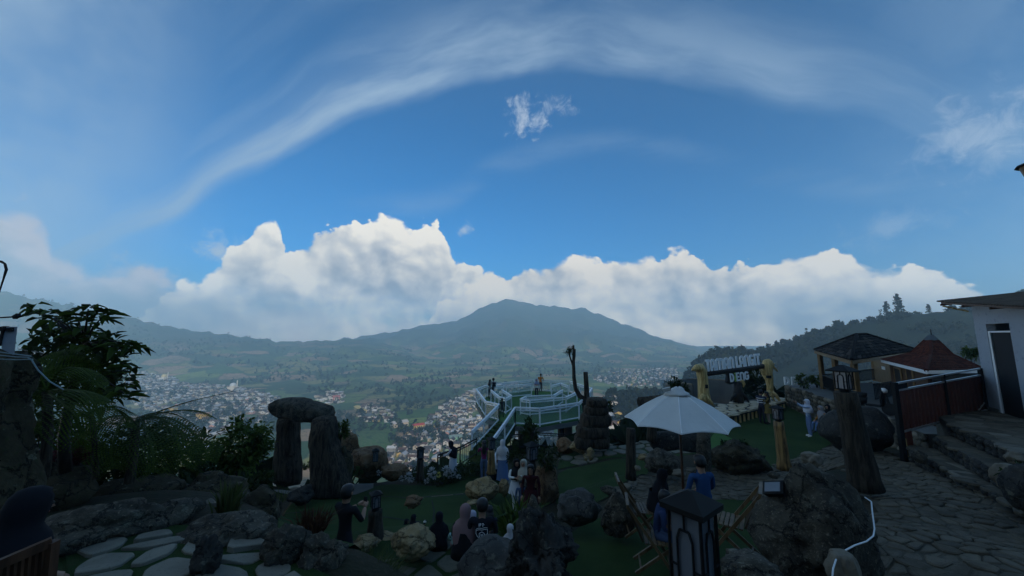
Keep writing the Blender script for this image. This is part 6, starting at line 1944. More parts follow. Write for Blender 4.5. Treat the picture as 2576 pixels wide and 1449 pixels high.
TOWNS = [('the large left town', [(318, 948), (345, 936), (420, 948), (480, 968), (560, 972), (640, 985), (700, 1002), (705, 1050), (660, 1062), (600, 1068), (540, 1105), (470, 1118), (420, 1085), (380, 1040), (320, 1005)], 900, 9.6),
         ('the town below the deck', [(1140, 1008), (1196, 984), (1212, 1000), (1205, 1028), (1165, 1048), (1212, 1062), (1200, 1105), (1130, 1150), (1085, 1180), (1030, 1212), (960, 1190), (968, 1140), (1030, 1092), (1068, 1082), (1080, 1050)], 620, 9.0),
         ('the far town behind the deck', [(1488, 958), (1530, 938), (1590, 930), (1700, 926), (1748, 944), (1700, 968), (1640, 972), (1560, 975)], 420, 13.0),
         ('the village by the stone tower', [(1495, 1062), (1560, 1048), (1590, 1075), (1585, 1110), (1530, 1125), (1500, 1112)], 70, 10.0),
         ('the houses seen under the deck', [(1284, 1075), (1420, 1065), (1430, 1112), (1300, 1128)], 70, 10.5),
         ('the hamlet in the fields', [(884, 1040), (925, 1018), (960, 1030), (1000, 1042), (980, 1062), (930, 1064)], 60, 10.0),
         ('the hamlet by the stone gate', [(790, 1000), (830, 984), (865, 992), (862, 1012), (820, 1020)], 34, 10.5),
         ('the hamlet above the deck', [(1240, 975), (1300, 965), (1330, 972), (1290, 985), (1240, 990)], 26, 14.0)]
def towns():
    rg = random.Random(21)
    pos = []
    for ti, (tn, poly, n, sp) in enumerate(TOWNS):
        xs = [p[0] for p in poly]; yy_ = [p[1] for p in poly]; mine = []
        W = [farp(*q) for q in poly]; W = [(p.x, p.y) for p in W if p]
        bx = [p[0] for p in W]; by = [p[1] for p in W]
        tries = 0; cellz = {}
        while len(mine) < n and tries < n * 25:
            tries += 1
            x, y = rg.uniform(min(bx), max(bx)), rg.uniform(min(by), max(by))
            if not in_poly(x, y, W): continue
            if noise.noise(Vector((x / 45, y / 45, ti))) < -.28: continue
            ck = (int(x // sp), int(y // sp))
            if any((x - a) ** 2 + (y - b) ** 2 < sp * sp for i in (-1, 0, 1) for j in (-1, 0, 1) for a, b in cellz.get((ck[0] + i, ck[1] + j), ())): continue
            cellz.setdefault(ck, []).append((x, y))
            mine.append((x, y, th(x, y), ti))
        pos += mine
    pos.sort(key=lambda p: p[1])
    rest = MB(); rmats = []
    def mi(m):
        if m not in rmats: rmats.append(m)
        return rmats.index(m)
    BOX = {}
    for ti in range(len(TOWNS)):
        q = [p for p in pos[:290] if p[3] == ti] or [(0, 1, 0, ti)]
        BOX[ti] = (min(p[0] / p[1] for p in q), max(p[0] / p[1] for p in q) + 1e-6, min(p[1] for p in q), max(p[1] for p in q) + 1e-6)
    for i, (x, y, z, ti) in enumerate(pos):
        hv = HV[rg.randrange(len(HV))]
        a = .35 * noise.noise(Vector((x / 90, y / 90, 5))) + rg.choice([0, math.pi / 2]) + rg.uniform(-.15, .15)
        if i < 290:
            o = link('village_house', hv[0], None, (x, y, z)); o.rotation_euler = (0, 0, a)
            r = link('roof', hv[1], o)
            b0 = BOX[ti]; fx = (x / y - b0[0]) / (b0[1] - b0[0]); fy = (y - b0[2]) / (b0[3] - b0[2])
            where = ('near ' if fy < .34 else 'far ' if fy > .67 else '') + ('left' if fx < .34 else 'right' if fx > .67 else 'middle') + ' of '
            tag(o, '%s%s house with %s roof at %s' % ('tall ' if hv[4] else '', hv[2], hv[3], where + TOWNS[ti][0]), 'house', 'houses in ' + TOWNS[ti][0])
        else:
            Rm = rz(a)
            for src, ms in ((hv[5], (hv[7], hv[8])), (hv[6], (hv[9],))):
                base = len(rest.v); rest.v += [tuple(Rm @ Vector(v) + Vector((x, y, z))) for v in src.v]
                rest.f += [tuple(k + base for k in f) for f in src.f]; rest.mi += [mi(ms[m]) for m in src.mi]
    if rest.v: tag(rest.build('distant_houses', rmats, kind='stuff'), 'mass of tiny distant houses of the valley towns', 'houses')
    return pos
HPOS = towns()

def mosque(label, px, py, dome, d=None):
    p = farp(px, py)
    g = empty('mosque', label, 'mosque', p)
    w = plain('mosque_wall', (0.62, 0.58, 0.48), .8, .2, .1); dm = plain('mosque_dome_' + str(int(px)), dome, .4, .4, .1)
    b = MB().box((0, 0, 2), (15, 15, 10)); b.build('wall', w, g)
    MB().loft([ring((0, 0, 7), 6, 6, 16), ring((0, 0, 9), 6, 6, 16)]).build('drum', w, g)
    MB().loft([ring((0, 0, 9 + 7 * math.sin(t)), 6.4 * math.cos(t) ** .8 + .05, 6.4 * math.cos(t) ** .8 + .05, 16) for t in [k * math.pi / 2 / 8 for k in range(9)]]).build('dome', dm, g, True)
    MB().tube([(9, 0, -2), (9, 0, 17), (9, 0, 18), (9, 0, 22)], [1.2, 1.0, 1.5, .1], 10).build('minaret', w, g)
mosque('mosque with a golden dome in the large town on the left', 412, 958, (0.62, 0.52, 0.26))
mosque('mosque with a pale dome in the middle of the large town on the left', 585, 982, (0.55, 0.58, 0.58))

def special(name, label, px, py, w, d, h, wall, roof, yaw, rise=1.6, cat='building', wins=5):
    p = farp(px, py); g = empty(name, label, cat, p, yaw)
    wm = plain(name + '_wall_%d' % int(px), wall, .8, .2, .1, .4); rm = plain(name + '_roof_%d' % int(px), roof, .6, .3, .15, .5); dk = plain(name + '_glass_%d' % int(px), (.03, .035, .04), .3)
    MB().box((0, 0, h / 2 - 2), (w, d, h + 4)).build('wall', wm, g)
    MB().raw([(-w / 2 - .6, -d / 2 - .6, h), (w / 2 + .6, -d / 2 - .6, h), (w / 2 + .6, 0, h + rise), (-w / 2 - .6, 0, h + rise), (w / 2 + .6, d / 2 + .6, h), (-w / 2 - .6, d / 2 + .6, h)], [(0, 1, 2, 3), (3, 2, 4, 5), (0, 3, 5), (1, 4, 2), (0, 5, 4, 1)]).build('roof', rm, g)
    for lv in range(max(1, int(h // 3.2))):
        for k in range(wins):
            x = -w / 2 + w * (k + .5) / wins
            for s in (-1, 1): MB().box((x, s * (d / 2 + .03), 1.7 + 3.2 * lv), (w / wins * .55, .08, 1.4)).build('window', dk, g)
special('school_block', 'long building with a bright yellow roof in the fields', 906, 1034, 46, 9, 4, (0.5, 0.42, 0.2), (0.62, 0.44, 0.12), 2.2, 1.2, wins=9)
special('dark_roof_hall', 'dark roofed hall at the lower end of the yellow roofed building', 930, 1052, 16, 10, 4, (0.5, 0.5, 0.45), (0.10, 0.12, 0.10), 2.2)
special('red_roof_house', 'house with a bright red roof in the middle of the town', 1052, 1082, 13, 9, 6.5, (0.55, 0.40, 0.12), (0.50, 0.06, 0.05), .6)
special('orange_block', 'yellow orange walled block near the front of the large town', 512, 1056, 15, 10, 9, (0.62, 0.42, 0.14), (0.30, 0.16, 0.10), .2)
special('yellow_block', 'yellow block with balconies beside the fern tip', 428, 1042, 14, 9, 9, (0.58, 0.42, 0.13), (0.4, 0.36, 0.3), .1)
special('white_cube_house', 'white flat roofed house standing alone beside the deck rail', 1209, 1057, 11, 8, 6.5, (0.72, 0.71, 0.66), (0.6, 0.6, 0.58), .1, .3, wins=3)
special('barn', 'long pale roofed barn beside the green field', 1005, 1072, 20, 11, 5, (0.5, 0.42, 0.32), (0.5, 0.46, 0.42), .7, 2.5)
special('green_house', 'green walled house near the black railing', 1145, 1112, 14, 10, 6, (0.20, 0.42, 0.30), (0.22, 0.30, 0.26), .3)
special('pink_house', 'pink red house right of the stone gate', 846, 1006, 12, 9, 7, (0.55, 0.22, 0.20), (0.42, 0.12, 0.10), .4)
special('light_roof_shed', 'shed with a wide pale corrugated roof below the ferns', 500, 1135, 26, 16, 5, (0.3, 0.32, 0.34), (0.58, 0.62, 0.66), .12, 1.0)
special('blue_gable_house', 'pale gabled roof just beyond the flower bed lamp', 1130, 1192, 13, 9, 6, (0.4, 0.42, 0.44), (0.42, 0.47, 0.52), .5)

# ------------------------------------------------------------------ trees of the valley and the ridges
LEAFQ = None
def blob_tree(mb, p, h, w, rg, conif=False, n=16):
    """a few dozen small faces through a crown"""
    for _ in range(n):
        v = rvec(rg); k = rg.uniform(.5, 1.0)
        if conif:
            t = rg.random(); r = w * (1 - t) * .5 + .1; c = Vector((math.cos(6.28 * rg.random()) * r, math.sin(6.28 * rg.random()) * r, h * (.12 + .88 * t)))
        else: c = Vector((v.x * w * .5 * k, v.y * w * .5 * k, h * (.58 + .40 * v.z * k)))
        s = w * rg.uniform(.16, .30); a, b = rvec(rg) * s, rvec(rg) * s
        q = Vector(p) + c
        mb.raw([q - a - b, q + a - b * .6, q + a * .7 + b, q - a * .8 + b], [(0, 1, 2, 3)])

M['wood_far'] = leaf_mat('far_foliage', (0.010, 0.019, 0.009), (0.022, 0.035, 0.014))
M['wood_pale'] = leaf_mat('pale_far_foliage', (0.024, 0.038, 0.015), (0.04, 0.055, 0.02))
def valley_woods():
    rg = random.Random(33); a, b = MB(), MB(); n = 0
    while n < 3800:
        y = 260 * (2300 / 260) ** rg.random(); x = y * rg.uniform(-1.35, .62)
        c = noise.noise(Vector((x / 170, y / 170, 3.3))) + .5 * noise.noise(Vector((x / 40, y / 40, 1.3)))
        if c < .22 - .1 * (y > 900): continue
        n += 1
        z = th(x, y); s = rg.uniform(.7, 1.3)
        blob_tree(a if rg.random() < .75 else b, (x, y, z - .5), 9 * s, 7 * s, rg, rg.random() < .25, 11)
    # trees between the houses
    for x, y, z, ti in HPOS:
        if rg.random() < .75:
            q = (x + rg.uniform(-9, 9), y + rg.uniform(-9, 9)); blob_tree(a, (*q, th(*q)), rg.uniform(3, 7), rg.uniform(3, 6), rg, False, 9)
    tag(a.build('valley_woods', M['wood_far'], kind='stuff'), 'dark scattered woods between the fields of the valley', 'woods')
    tag(b.build('valley_scrub', M['wood_pale'], kind='stuff'), 'paler scrub between the fields of the valley', 'scrub')
valley_woods()

def ridge_wood():
    rg = random.Random(41); a = MB(); b = MB(); n = 0
    while n < 6500:
        u = rg.uniform(.16, 1.75); y = rg.uniform(110, 420); x = u * y; z = th(x, y)
        if z < FLOOR + 5: continue
        c = noise.noise(Vector((x / 38, y / 38, 7.7)))
        dense = u < .72
        if c < (-.5 if dense else -.12): n += 1 if rg.random() < .2 else 0; continue
        n += 1; s = rg.uniform(.5, 1.15) * (1 if dense else .75)
        blob_tree(a if rg.random() < .8 else b, (x, y, z - .6), 6.5 * s, 5.4 * s, rg, rg.random() < .15, 20)
    tag(a.build('ridge_wood', M['wood_far'], kind='stuff'), 'dark wood covering the near ridge on the right', 'woods')
    tag(b.build('ridge_scrub', M['wood_pale'], kind='stuff'), 'lighter scrub mixed into the wood on the right ridge', 'scrub')
ridge_wood()

def slope_scrub():
    """bushes on the steep bank just below the garden"""
    rg = random.Random(43); a = MB()
    for _ in range(1500):
        x = rg.uniform(-42, 34); y = rg.uniform(9, 60)
        d = float(poly_dist(np.array([x]), np.array([y]), NEAR_POLY)[0])
        if d < .8 or d > 26: continue
        z = max(gz(x, y), FLOOR); s = rg.uniform(.5, 1.2)
        blob_tree(a, (x, y, z - .3), 1.6 * s, 1.9 * s, rg, False, 16)
    tag(a.build('bank_scrub', M['wood_far'], kind='stuff'), 'dark scrub on the steep bank below the garden', 'scrub')
slope_scrub()

def ridge_tree(label, px, y0, y1, kind, seed):
    """a tree standing on the skyline of the right ridge"""
    rg = random.Random(seed)
    us_, ss_ = T_RIGHT
    u = ray(px, y1).x
    d = float(np.interp(u, [0.1, 0.45, 0.8, 1.4, 2.5], [300, 380, 360, 300, 260]))
    p = at(px, y1, d); z = th(p.x, p.y) - .8; h = at(px, y0, d).z - z
    g = empty('pine_tree' if kind == 'pine' else 'ridge_tree', label, 'tree', (p.x, p.y, z))
    MB().tube([(0, 0, 0), (h * .01, 0, h * .6), (0, 0, h * .97)], [h * .022, h * .015, .05], 7).build('trunk', M['dark_wood'], g)
    mb = MB()
    if kind == 'pine':
        for k in range(10):
            t = .22 + .76 * k / 9; r = h * .26 * (1 - t) ** .6 * rg.uniform(.6, 1.25) + .3
            for j in range(16):
                a = rg.uniform(0, 6.28); q = Vector((math.cos(a) * r * rg.uniform(.2, 1), math.sin(a) * r * rg.uniform(.2, 1), h * (t + rg.uniform(-.03, .03))))
                s = h * .055 * rg.uniform(.6, 1.3); e, f = rvec(rg) * s, rvec(rg) * s
                mb.raw([q - e - f, q + e - f * .6, q + e * .7 + f, q - e * .8 + f], [(0, 1, 2, 3)])
    elif kind == 'thin':
        for j in range(46):
            t = rg.uniform(.45, 1.0); q = Vector((rg.uniform(-1, 1) * h * .10, rg.uniform(-1, 1) * h * .10, h * t)); s = h * .045; e, f = rvec(rg) * s, rvec(rg) * s
            mb.raw([q - e - f, q + e - f * .6, q + e * .7 + f, q - e * .8 + f], [(0, 1, 2, 3)])
    else:
        blob_tree(mb, (0, 0, 0), h, h * .85, rg, False, 90)
    mb.build('crown', M['wood_far'], g)
for i, (lb, px, y0, y1, kd) in enumerate([('taller pine of the pair on the right ridge', 2262, 742, 791, 'pine'), ('shorter pine of the pair on the right ridge', 2233, 759, 797, 'pine'), ('thin bare bush left of the pine pair on the ridge', 2216, 778, 800, 'thin'),
    ('lone small pine on the ridge left of the grey building', 2337, 766, 786, 'pine'), ('round dark tree on the ridge above the gazebo roof', 2110, 806, 834, 'round'), ('small pointed tree left of the round dark ridge tree', 2080, 820, 840, 'pine'),
    ('spreading tree on the ridge at the head of the slope', 2050, 826, 846, 'round'), ('open crowned tree beside the spreading ridge tree', 2030, 826, 850, 'thin'), ('leaning thin tree near the foot of the ridge', 1998, 845, 864, 'thin'),
    ('bushy tree on the ridge above the letters', 1972, 852, 868, 'round'), ('narrow tree on the notch behind the sign', 1868, 870, 892, 'round'), ('tiny thin tree on the hump behind the sign', 1824, 872, 885, 'thin'),
    ('thin tree between the ridge bushes left of the pines', 2168, 802, 818, 'thin'), ('bushy tree on the ridge just left of the thin one', 2150, 806, 818, 'round'), ('low tree on the left flank of the near ridge', 1752, 905, 925, 'round'),
    ('small shrubby tree right of the tall pine on the ridge', 2190, 796, 810, 'round'), ('tiny tree on the ridge near the building roof', 2395, 768, 781, 'round')]):
    ridge_tree(lb, px, y0, y1, kd, 100 + i)

# ------------------------------------------------------------------ people
SKIN = plain('skin', (0.30, 0.17, 0.11), .6, .3, .08)
HAIR = plain('black_hair', (0.010, 0.009, 0.009), .5, .4, .3)
EYE = plain('dark_eye', (0.01, 0.01, 0.01), .3, .5, .1)
LIP = plain('lip', (0.28, 0.09, 0.08), .5, .3, .1)
_cl = {}
def cloth(c):
    c = tuple(c)
    if c not in _cl: _cl[c] = plain('cloth_%d' % len(_cl), c, .9, .15, .14, 14.0, .3)
    return _cl[c]

POSES = {
    'stand': {},
    'walk': {'kneeL': (-.055, .07, .29), 'ankL': (-.055, .06, .05), 'toeL': (-.055, .15, .02), 'kneeR': (.055, -.01, .285), 'ankR': (.055, -.12, .06), 'toeR': (.055, -.04, .015)},
    'phone': {'elL': (-.15, .07, .66), 'wrL': (-.06, .20, .72), 'elR': (.15, .07, .66), 'wrR': (.05, .20, .72)},
    'photo': {'elL': (-.14, .14, .80), 'wrL': (-.04, .25, .90), 'elR': (.14, .14, .80), 'wrR': (.04, .25, .90)},
    'lean': {'elL': (-.14, .10, .68), 'wrL': (-.13, .24, .62), 'elR': (.14, .10, .68), 'wrR': (.13, .24, .62), 'chest': (0, .04, .72), 'neck': (0, .06, .835), 'head0': (0, .075, .875), 'head1': (0, .09, .93), 'head2': (0, .09, .97)},
    'hug': {'elL': (-.15, .06, .70), 'wrL': (-.05, .20, .76), 'elR': (.15, .08, .70), 'wrR': (.06, .22, .74)},
}
def sit(seat=.26, lean=0.0, knees=.27, foot=.30):
    """sitting: heights above the ground the feet stand on; seat = pelvis height"""
    z = seat
    d = {'pelvis': (0, 0, z + .03), 'spine': (0, lean * .25, z + .12), 'chest': (0, lean * .6, z + .22), 'neck': (0, lean * .95, z + .335), 'head0': (0, lean * 1.05, z + .375), 'head1': (0, lean * 1.15 + .01, z + .43), 'head2': (0, lean * 1.15 + .01, z + .47)}
    for s, n in ((-1, 'L'), (1, 'R')):
        d['hip' + n] = (s * .06, .02, z + .02); d['knee' + n] = (s * .075, .25, knees); d['ank' + n] = (s * .07, foot, .05); d['toe' + n] = (s * .07, foot + .10, .02)
        d['sh' + n] = (s * .115, lean * .85, z + .305); d['el' + n] = (s * .15, lean * .5 + .03, z + .15); d['wr' + n] = (s * .09, .17, z + .09)
    return d

BASE = {'pelvis': (0, 0, .53), 'spine': (0, .005, .62), 'chest': (0, 0, .72), 'neck': (0, -.005, .835), 'head0': (0, .005, .875), 'head1': (0, .012, .93), 'head2': (0, .008, .97)}
for s, n in ((-1, 'L'), (1, 'R')):
    BASE.update({'hip' + n: (s * .055, 0, .51), 'knee' + n: (s * .055, .012, .285), 'ank' + n: (s * .055, -.01, .045), 'toe' + n: (s * .06, .085, .015),
                 'sh' + n: (s * .115, -.005, .805), 'el' + n: (s * .145, -.01, .645), 'wr' + n: (s * .145, .045, .505)})
RAD = {'pelvis': (.088, .065), 'spine': (.078, .055), 'chest': (.092, .062), 'neck': (.034, .034), 'head0': (.044, .046), 'head1': (.056, .062), 'head2': (.044, .05),
       'hip': (.060, .060), 'knee': (.040, .040), 'ank': (.026, .028), 'toe': (.026, .018), 'sh': (.040, .038), 'el': (.027, .027), 'wr': (.019, .019)}
CHAIN = ['pelvis', 'spine', 'chest', 'neck', 'head0', 'head1', 'head2']
EDGES = [(CHAIN[i], CHAIN[i + 1], 'torso' if i < 3 else 'head') for i in range(6)]
for n in 'LR': EDGES += [('pelvis', 'hip' + n, 'hips'), ('hip' + n, 'knee' + n, 'thigh'), ('knee' + n, 'ank' + n, 'shin'), ('ank' + n, 'toe' + n, 'foot'), ('chest', 'sh' + n, 'torso'), ('sh' + n, 'el' + n, 'upper'), ('el' + n, 'wr' + n, 'fore')]
NAMES = list(BASE)

def body_mesh(J, female=False, fat=1.0):
    me = bpy.data.meshes.new('tmp')
    idx = {n: i for i, n in enumerate(NAMES)}
    me.from_pydata([J[n] for n in NAMES], [(idx[a], idx[b]) for a, b, _ in EDGES], [])
    ob = bpy.data.objects.new('tmp', me); COL.objects.link(ob)
    sk = ob.modifiers.new('s', 'SKIN'); sk.use_smooth_shade = True; sk.branch_smoothing = .6
    sd = ob.modifiers.new('d', 'SUBSURF'); sd.levels = 1
    for i, n in enumerate(NAMES):
        k = n.rstrip('LR') if n[-1] in 'LR' and n[:-1] in RAD else n
        r = RAD[k]; f = fat if k in ('pelvis', 'spine', 'chest', 'hip') else 1.0
        if female and k == 'sh': f = .86
        me.skin_vertices[0].data[i].radius = (r[0] * f, r[1] * f)
        me.skin_vertices[0].data[i].use_root = (n == 'pelvis')
    dg = bpy.context.evaluated_depsgraph_get()
    ev = ob.evaluated_get(dg); m2 = ev.to_mesh()
    V = [v.co.copy() for v in m2.vertices]; Fc = [tuple(p.vertices) for p in m2.polygons]
    ev.to_mesh_clear(); bpy.data.objects.remove(ob); bpy.data.meshes.remove(me)
    return V, Fc

def seg_d(p, a, b):
    ab = b - a; t = max(0, min(1, (p - a).dot(ab) / max(1e-9, ab.length_squared)))
    return (p - a - ab * t).length

def hand(mb, w, d, side, s=1.0):
    """palm, four unequal curled fingers and a thumb from the side of the palm"""
    d = d.normalized(); up = Vector((0, 0, 1)) if abs(d.z) < .9 else Vector((0, 1, 0))
    x = d.cross(up).normalized(); z = x.cross(d)
    P = lambda a, b, c: w + d * a * s + x * b * s + z * c * s
    mb.loft([[P(0, -.014, -.009), P(0, .014, -.009), P(0, .014, .009), P(0, -.014, .009)], [P(.028, -.023, -.009), P(.028, .023, -.009), P(.028, .023, .009), P(.028, -.023, .009)], [P(.055, -.023, -.007), P(.055, .023, -.007), P(.055, .023, .007), P(.055, -.023, .007)]])
    for k, ln in enumerate((.036, .042, .039, .030)):
        b = -.0172 + .0115 * k
        mb.tube([P(.053, b, 0), P(.053 + ln * .5, b, -.004), P(.053 + ln * .85, b, -.016), P(.053 + ln, b, -.028)], [.0055, .005, .0045, .003], 5)
    q = -side
    mb.tube([P(.014, q * .018, 0), P(.030, q * .034, -.006), P(.048, q * .038, -.012)], [.0065, .0055, .004], 5)

def person(label, feet, H, yaw, pose='stand', top=(0.1, 0.1, 0.1), legs=(0.05, 0.05, 0.07), shoes=(0.03, 0.03, 0.03), sleeves=True, hair='short', hijab=None, hijab_len=.20, dress=None, dress_hem=.06, female=None, extra=None, fat=1.0, group=None, skirt_top=.60):
    J = {k: Vector(v) for k, v in BASE.items()}
    P = POSES[pose] if isinstance(pose, str) else pose
    for k, v in P.items(): J[k] = Vector(v)
    sitting = J['pelvis'].z < .48
    if female is None: female = hijab is not None or dress is not None
    V, Fc = body_mesh(J, female, fat)
    mats = [SKIN, cloth(top), cloth(legs), cloth(shoes), EYE, LIP]
    key = {'torso': 1, 'upper': 1, 'fore': 1 if sleeves else 0, 'hips': 2, 'thigh': 2, 'shin': 2, 'foot': 3, 'head': 0}
    segs = [(J[a], J[b], key[k]) for a, b, k in EDGES]
    mi = []
    for f in Fc:
        c = sum((V[i] for i in f), Vector()) / len(f)
        k = min(segs, key=lambda s: seg_d(c, s[0], s[1]))[2]
        if k == 1 and c.z > J['neck'].z + .004 and abs(c.x) < .05: k = 0
        if k == 2 and not sitting and c.z > .56: k = 1
        mi.append(k)
    mb = MB(); mb.v = [tuple(v) for v in V]; mb.f = Fc; mb.mi = mi
    for n, sd in (('L', -1), ('R', 1)):
        mb.mat(0); hand(mb, J['wr' + n] + (J['wr' + n] - J['el' + n]).normalized() * .008, J['wr' + n] - J['el' + n], sd)
    # face
    hd = J['head1']; u = (J['head2'] - J['head0']).normalized(); fw = Vector((0, 1, 0)); fw = (fw - u * fw.dot(u)).normalized(); sx = fw.cross(u)
    Q = lambda a, b, c: hd + sx * a + fw * b + u * c
    mb.mat(0); mb.raw([Q(-.008, .058, -.016), Q(.008, .058, -.016), Q(0, .058, .012), Q(0, .076, -.014)], [(0, 1, 3), (1, 2, 3), (2, 0, 3)])
    for s in (-1, 1):
        mb.mat(4); mb.ball(Q(s * .020, .0545, .006), .0075, 6, 4)
        mb.mat(0); mb.ball(Q(s * .057, .0, -.004), (.008, .014, .02), 6, 4)
    mb.mat(5); mb.ball(Q(0, .056, -.030), (.014, .006, .005), 6, 4)
    g = mb.build('person', mats, None, True)
    g.location = feet; g.rotation_euler = (0, 0, yaw); g.scale = (H, H, H)
    tag(g, label, 'person', group)
    tw = lambda c, a, r: [Vector((c.x + r[0] * math.sin(t), c.y + r[1] * math.cos(t), c.z)) for t in [2 * math.pi * k / 20 for k in range(20)]]
    if hijab is None and hair:
        hb = MB(); rows = []
        for c, rx, ry, off in ((-.052 if hair == 'short' else -.05, .050, .050, -.012), (-.02, .060, .062, -.010), (.02, .063, .066, -.004), (.05, .052, .056, 0), (.066, .026, .03, 0)):
            rg = []
            for k in range(20):
                t = 2 * math.pi * k / 20; y = math.cos(t) * ry + off
                if c < .03: y = min(y, .018 if c < 0 else .045)
                rg.append(Q(math.sin(t) * rx, y, c + .004))
            rows.append(rg)
        hb.loft(rows)
        if hair == 'long':
            rows = []
            for c, rx, ry, off in ((.0, .058, .05, -.016), (-.07, .062, .04, -.045), (-.15, .066, .03, -.062), (-.23, .05, .022, -.070), (-.27, .02, .012, -.07)):
                rows.append([Q(math.sin(2 * math.pi * k / 16) * rx, min(.0, math.cos(2 * math.pi * k / 16) * ry) + off, c) for k in range(16)])
            hb.loft(rows)
        hb.build('hair', HAIR, g, True)
    if hijab is not None:
        rows = []
        nk = J['neck']; ch = J['chest']
        hh = hijab_len
        prof = [(.078, .020, .024, -.004), (.066, .044, .050, -.004), (.04, .064, .068, -.004), (.0, .068, .073, -.008), (-.04, .062, .068, -.008), (-.075, .060, .066, -.006)]
        for c, rx, ry, off in prof:
            rg = []
            for k in range(24):
                t = 2 * math.pi * k / 24; y = math.cos(t) * ry + off; x = math.sin(t) * rx
                if -.05 < c < .05 and abs(x) < .042 and y > 0: y = min(y, .030)
                rg.append(Q(x, y, c))
            rows.append(rg)
        sh = (J['shL'] + J['shR']) / 2
        for f, rx, ry, dz in ((.0, .105, .085, .012), (.25, .135, .098, -.03), (.6, .148, .108, -.03 - hh * .45), (1.0, .125, .105, -.03 - hh)):
            c = sh.lerp(J['spine'], min(1, f * .7)); rg = []
            for k in range(24):
                t = 2 * math.pi * k / 24; w = 1 + .07 * math.sin(3 * t + f * 4)
                zz = sh.z + dz + (-.05 * max(0, -math.cos(t)) * f if hh > .15 else 0)
                rg.append(Vector((c.x + math.sin(t) * rx * w, c.y + math.cos(t) * ry * w, zz)))
            rows.append(rg)
        MB().loft(rows, True, (True, False)).build('headscarf', cloth(hijab), g, True)
    if dress is not None and not sitting:
        rows = []
        for f in (0, .12, .3, .55, .8, 1.0):
            z = skirt_top + (dress_hem - skirt_top) * f
            r = .10 + .055 * f ** .8
            cy = (J['kneeL'].y + J['kneeR'].y) / 2 * f
            rows.append([Vector((math.sin(t) * r * (1 + .08 * math.sin(5 * t) * f), cy + math.cos(t) * r * (.82 + .1 * f) * (1 + .08 * math.cos(4 * t) * f), z)) for t in [2 * math.pi * k / 24 for k in range(24)]])
        MB().loft(rows, True, (False, False)).build('skirt', cloth(dress), g, True)
    if dress is not None and sitting:
        z = J['pelvis'].z; kn = (J['kneeL'] + J['kneeR']) / 2; an = (J['ankL'] + J['ankR']) / 2
        rows = []
        for c, rx, rzz in ((Vector((0, -.02, z)), .13, .10), (Vector((0, .10, z)), .14, .085), (kn, .13, .07)):
            rows.append([Vector((c.x + math.cos(t) * rx, c.y, c.z + math.sin(t) * rzz)) for t in [2 * math.pi * k / 18 for k in range(18)]])
        c = an + Vector((0, 0, .06)); rows.append([Vector((c.x + math.cos(t) * .12, c.y + math.sin(t) * .06, c.z)) for t in [2 * math.pi * k / 18 for k in range(18)]])
        MB().loft(rows).build('skirt', cloth(dress), g, True)
        MB().loft([[Vector((math.sin(t) * r, math.cos(t) * r * .78 - .01, zz)) for t in [2 * math.pi * k / 18 for k in range(18)]] for r, zz in ((.16, z - .07), (.15, z + .02), (.12, z + .10), (.095, z + .2))], True, (True, False)).build('robe', cloth(dress), g, True)
    if extra: extra(g, J, Q)
    return g

def phone(label):
    def f(g, J, Q):
        c = (J['wrL'] + J['wrR']) / 2 + Vector((0, .055, .03))
        o = MB().box((0, 0, 0), (.045, .007, .085)).build('phone', M['black'])
        o.matrix_world = g.matrix_basis @ Matrix.Translation(c)
        tag(o, label, 'phone')
    return f
def backpack(c):
    def f(g, J, Q):
        o = MB().loft([[Vector((x, y, z)) for x, y in ((-.07, -.16), (.07, -.16), (.08, -.075), (-.08, -.075))] for z in (.60, .66, .76, .80)]).build('backpack', cloth(c), None)
        o.matrix_world = g.matrix_basis.copy(); tag(o, 'dark backpack worn by the person in grey on the deck', 'backpack')
    return f
def emblem(g, J, Q):
    """printed crest on the back of the shirt"""
    ch = J['chest']; sp = J['spine']
    def fr(x, y, z): return Vector((ch.x + x, -.071 - y * .3 + ch.y - .006, ch.z + z))
    mb = MB(); y0, y1 = 0.0, .004
    for s in ([(-.030, .045), (-.030, .072)], [(-.020, .045), (-.020, .072), (-.008, .070), (-.010, .058), (-.018, .057)], [(.004, .072), (.020, .070)], [(.012, .070), (.010, .044)], [(.018, .060), (.026, .060)]): strip(mb, s, .006, y0, y1, fr)
    strip(mb, [(-.055, .022), (-.03, .030), (0, .026), (.03, .032), (.058, .030)], .004, y0, y1, fr)
    strip(mb, [(-.055, .008), (-.03, .014), (0, .010), (.03, .016), (.05, .014)], .004, y0, y1, fr)
    hexa = [(.0, -.008), (.026, -.022), (.026, -.052), (0, -.075), (-.026, -.052), (-.026, -.022), (0, -.008)]
    strip(mb, hexa, .005, y0, y1, fr)
    for x in (-.009, 0, .009): strip(mb, [(x, -.028), (x, -.050)], .004, y0, y1, fr)
    for s in (-1, 1): strip(mb, [(s * .058, .02), (s * .060, -.02), (s * .045, -.050), (s * .030, -.062)], .005, y0, y1, fr)
    mb.build('crest_print', M['letter'], g)

def fp(px, py, z): return onz(px, py, z)
W0 = (0.6, 0.6, 0.58)
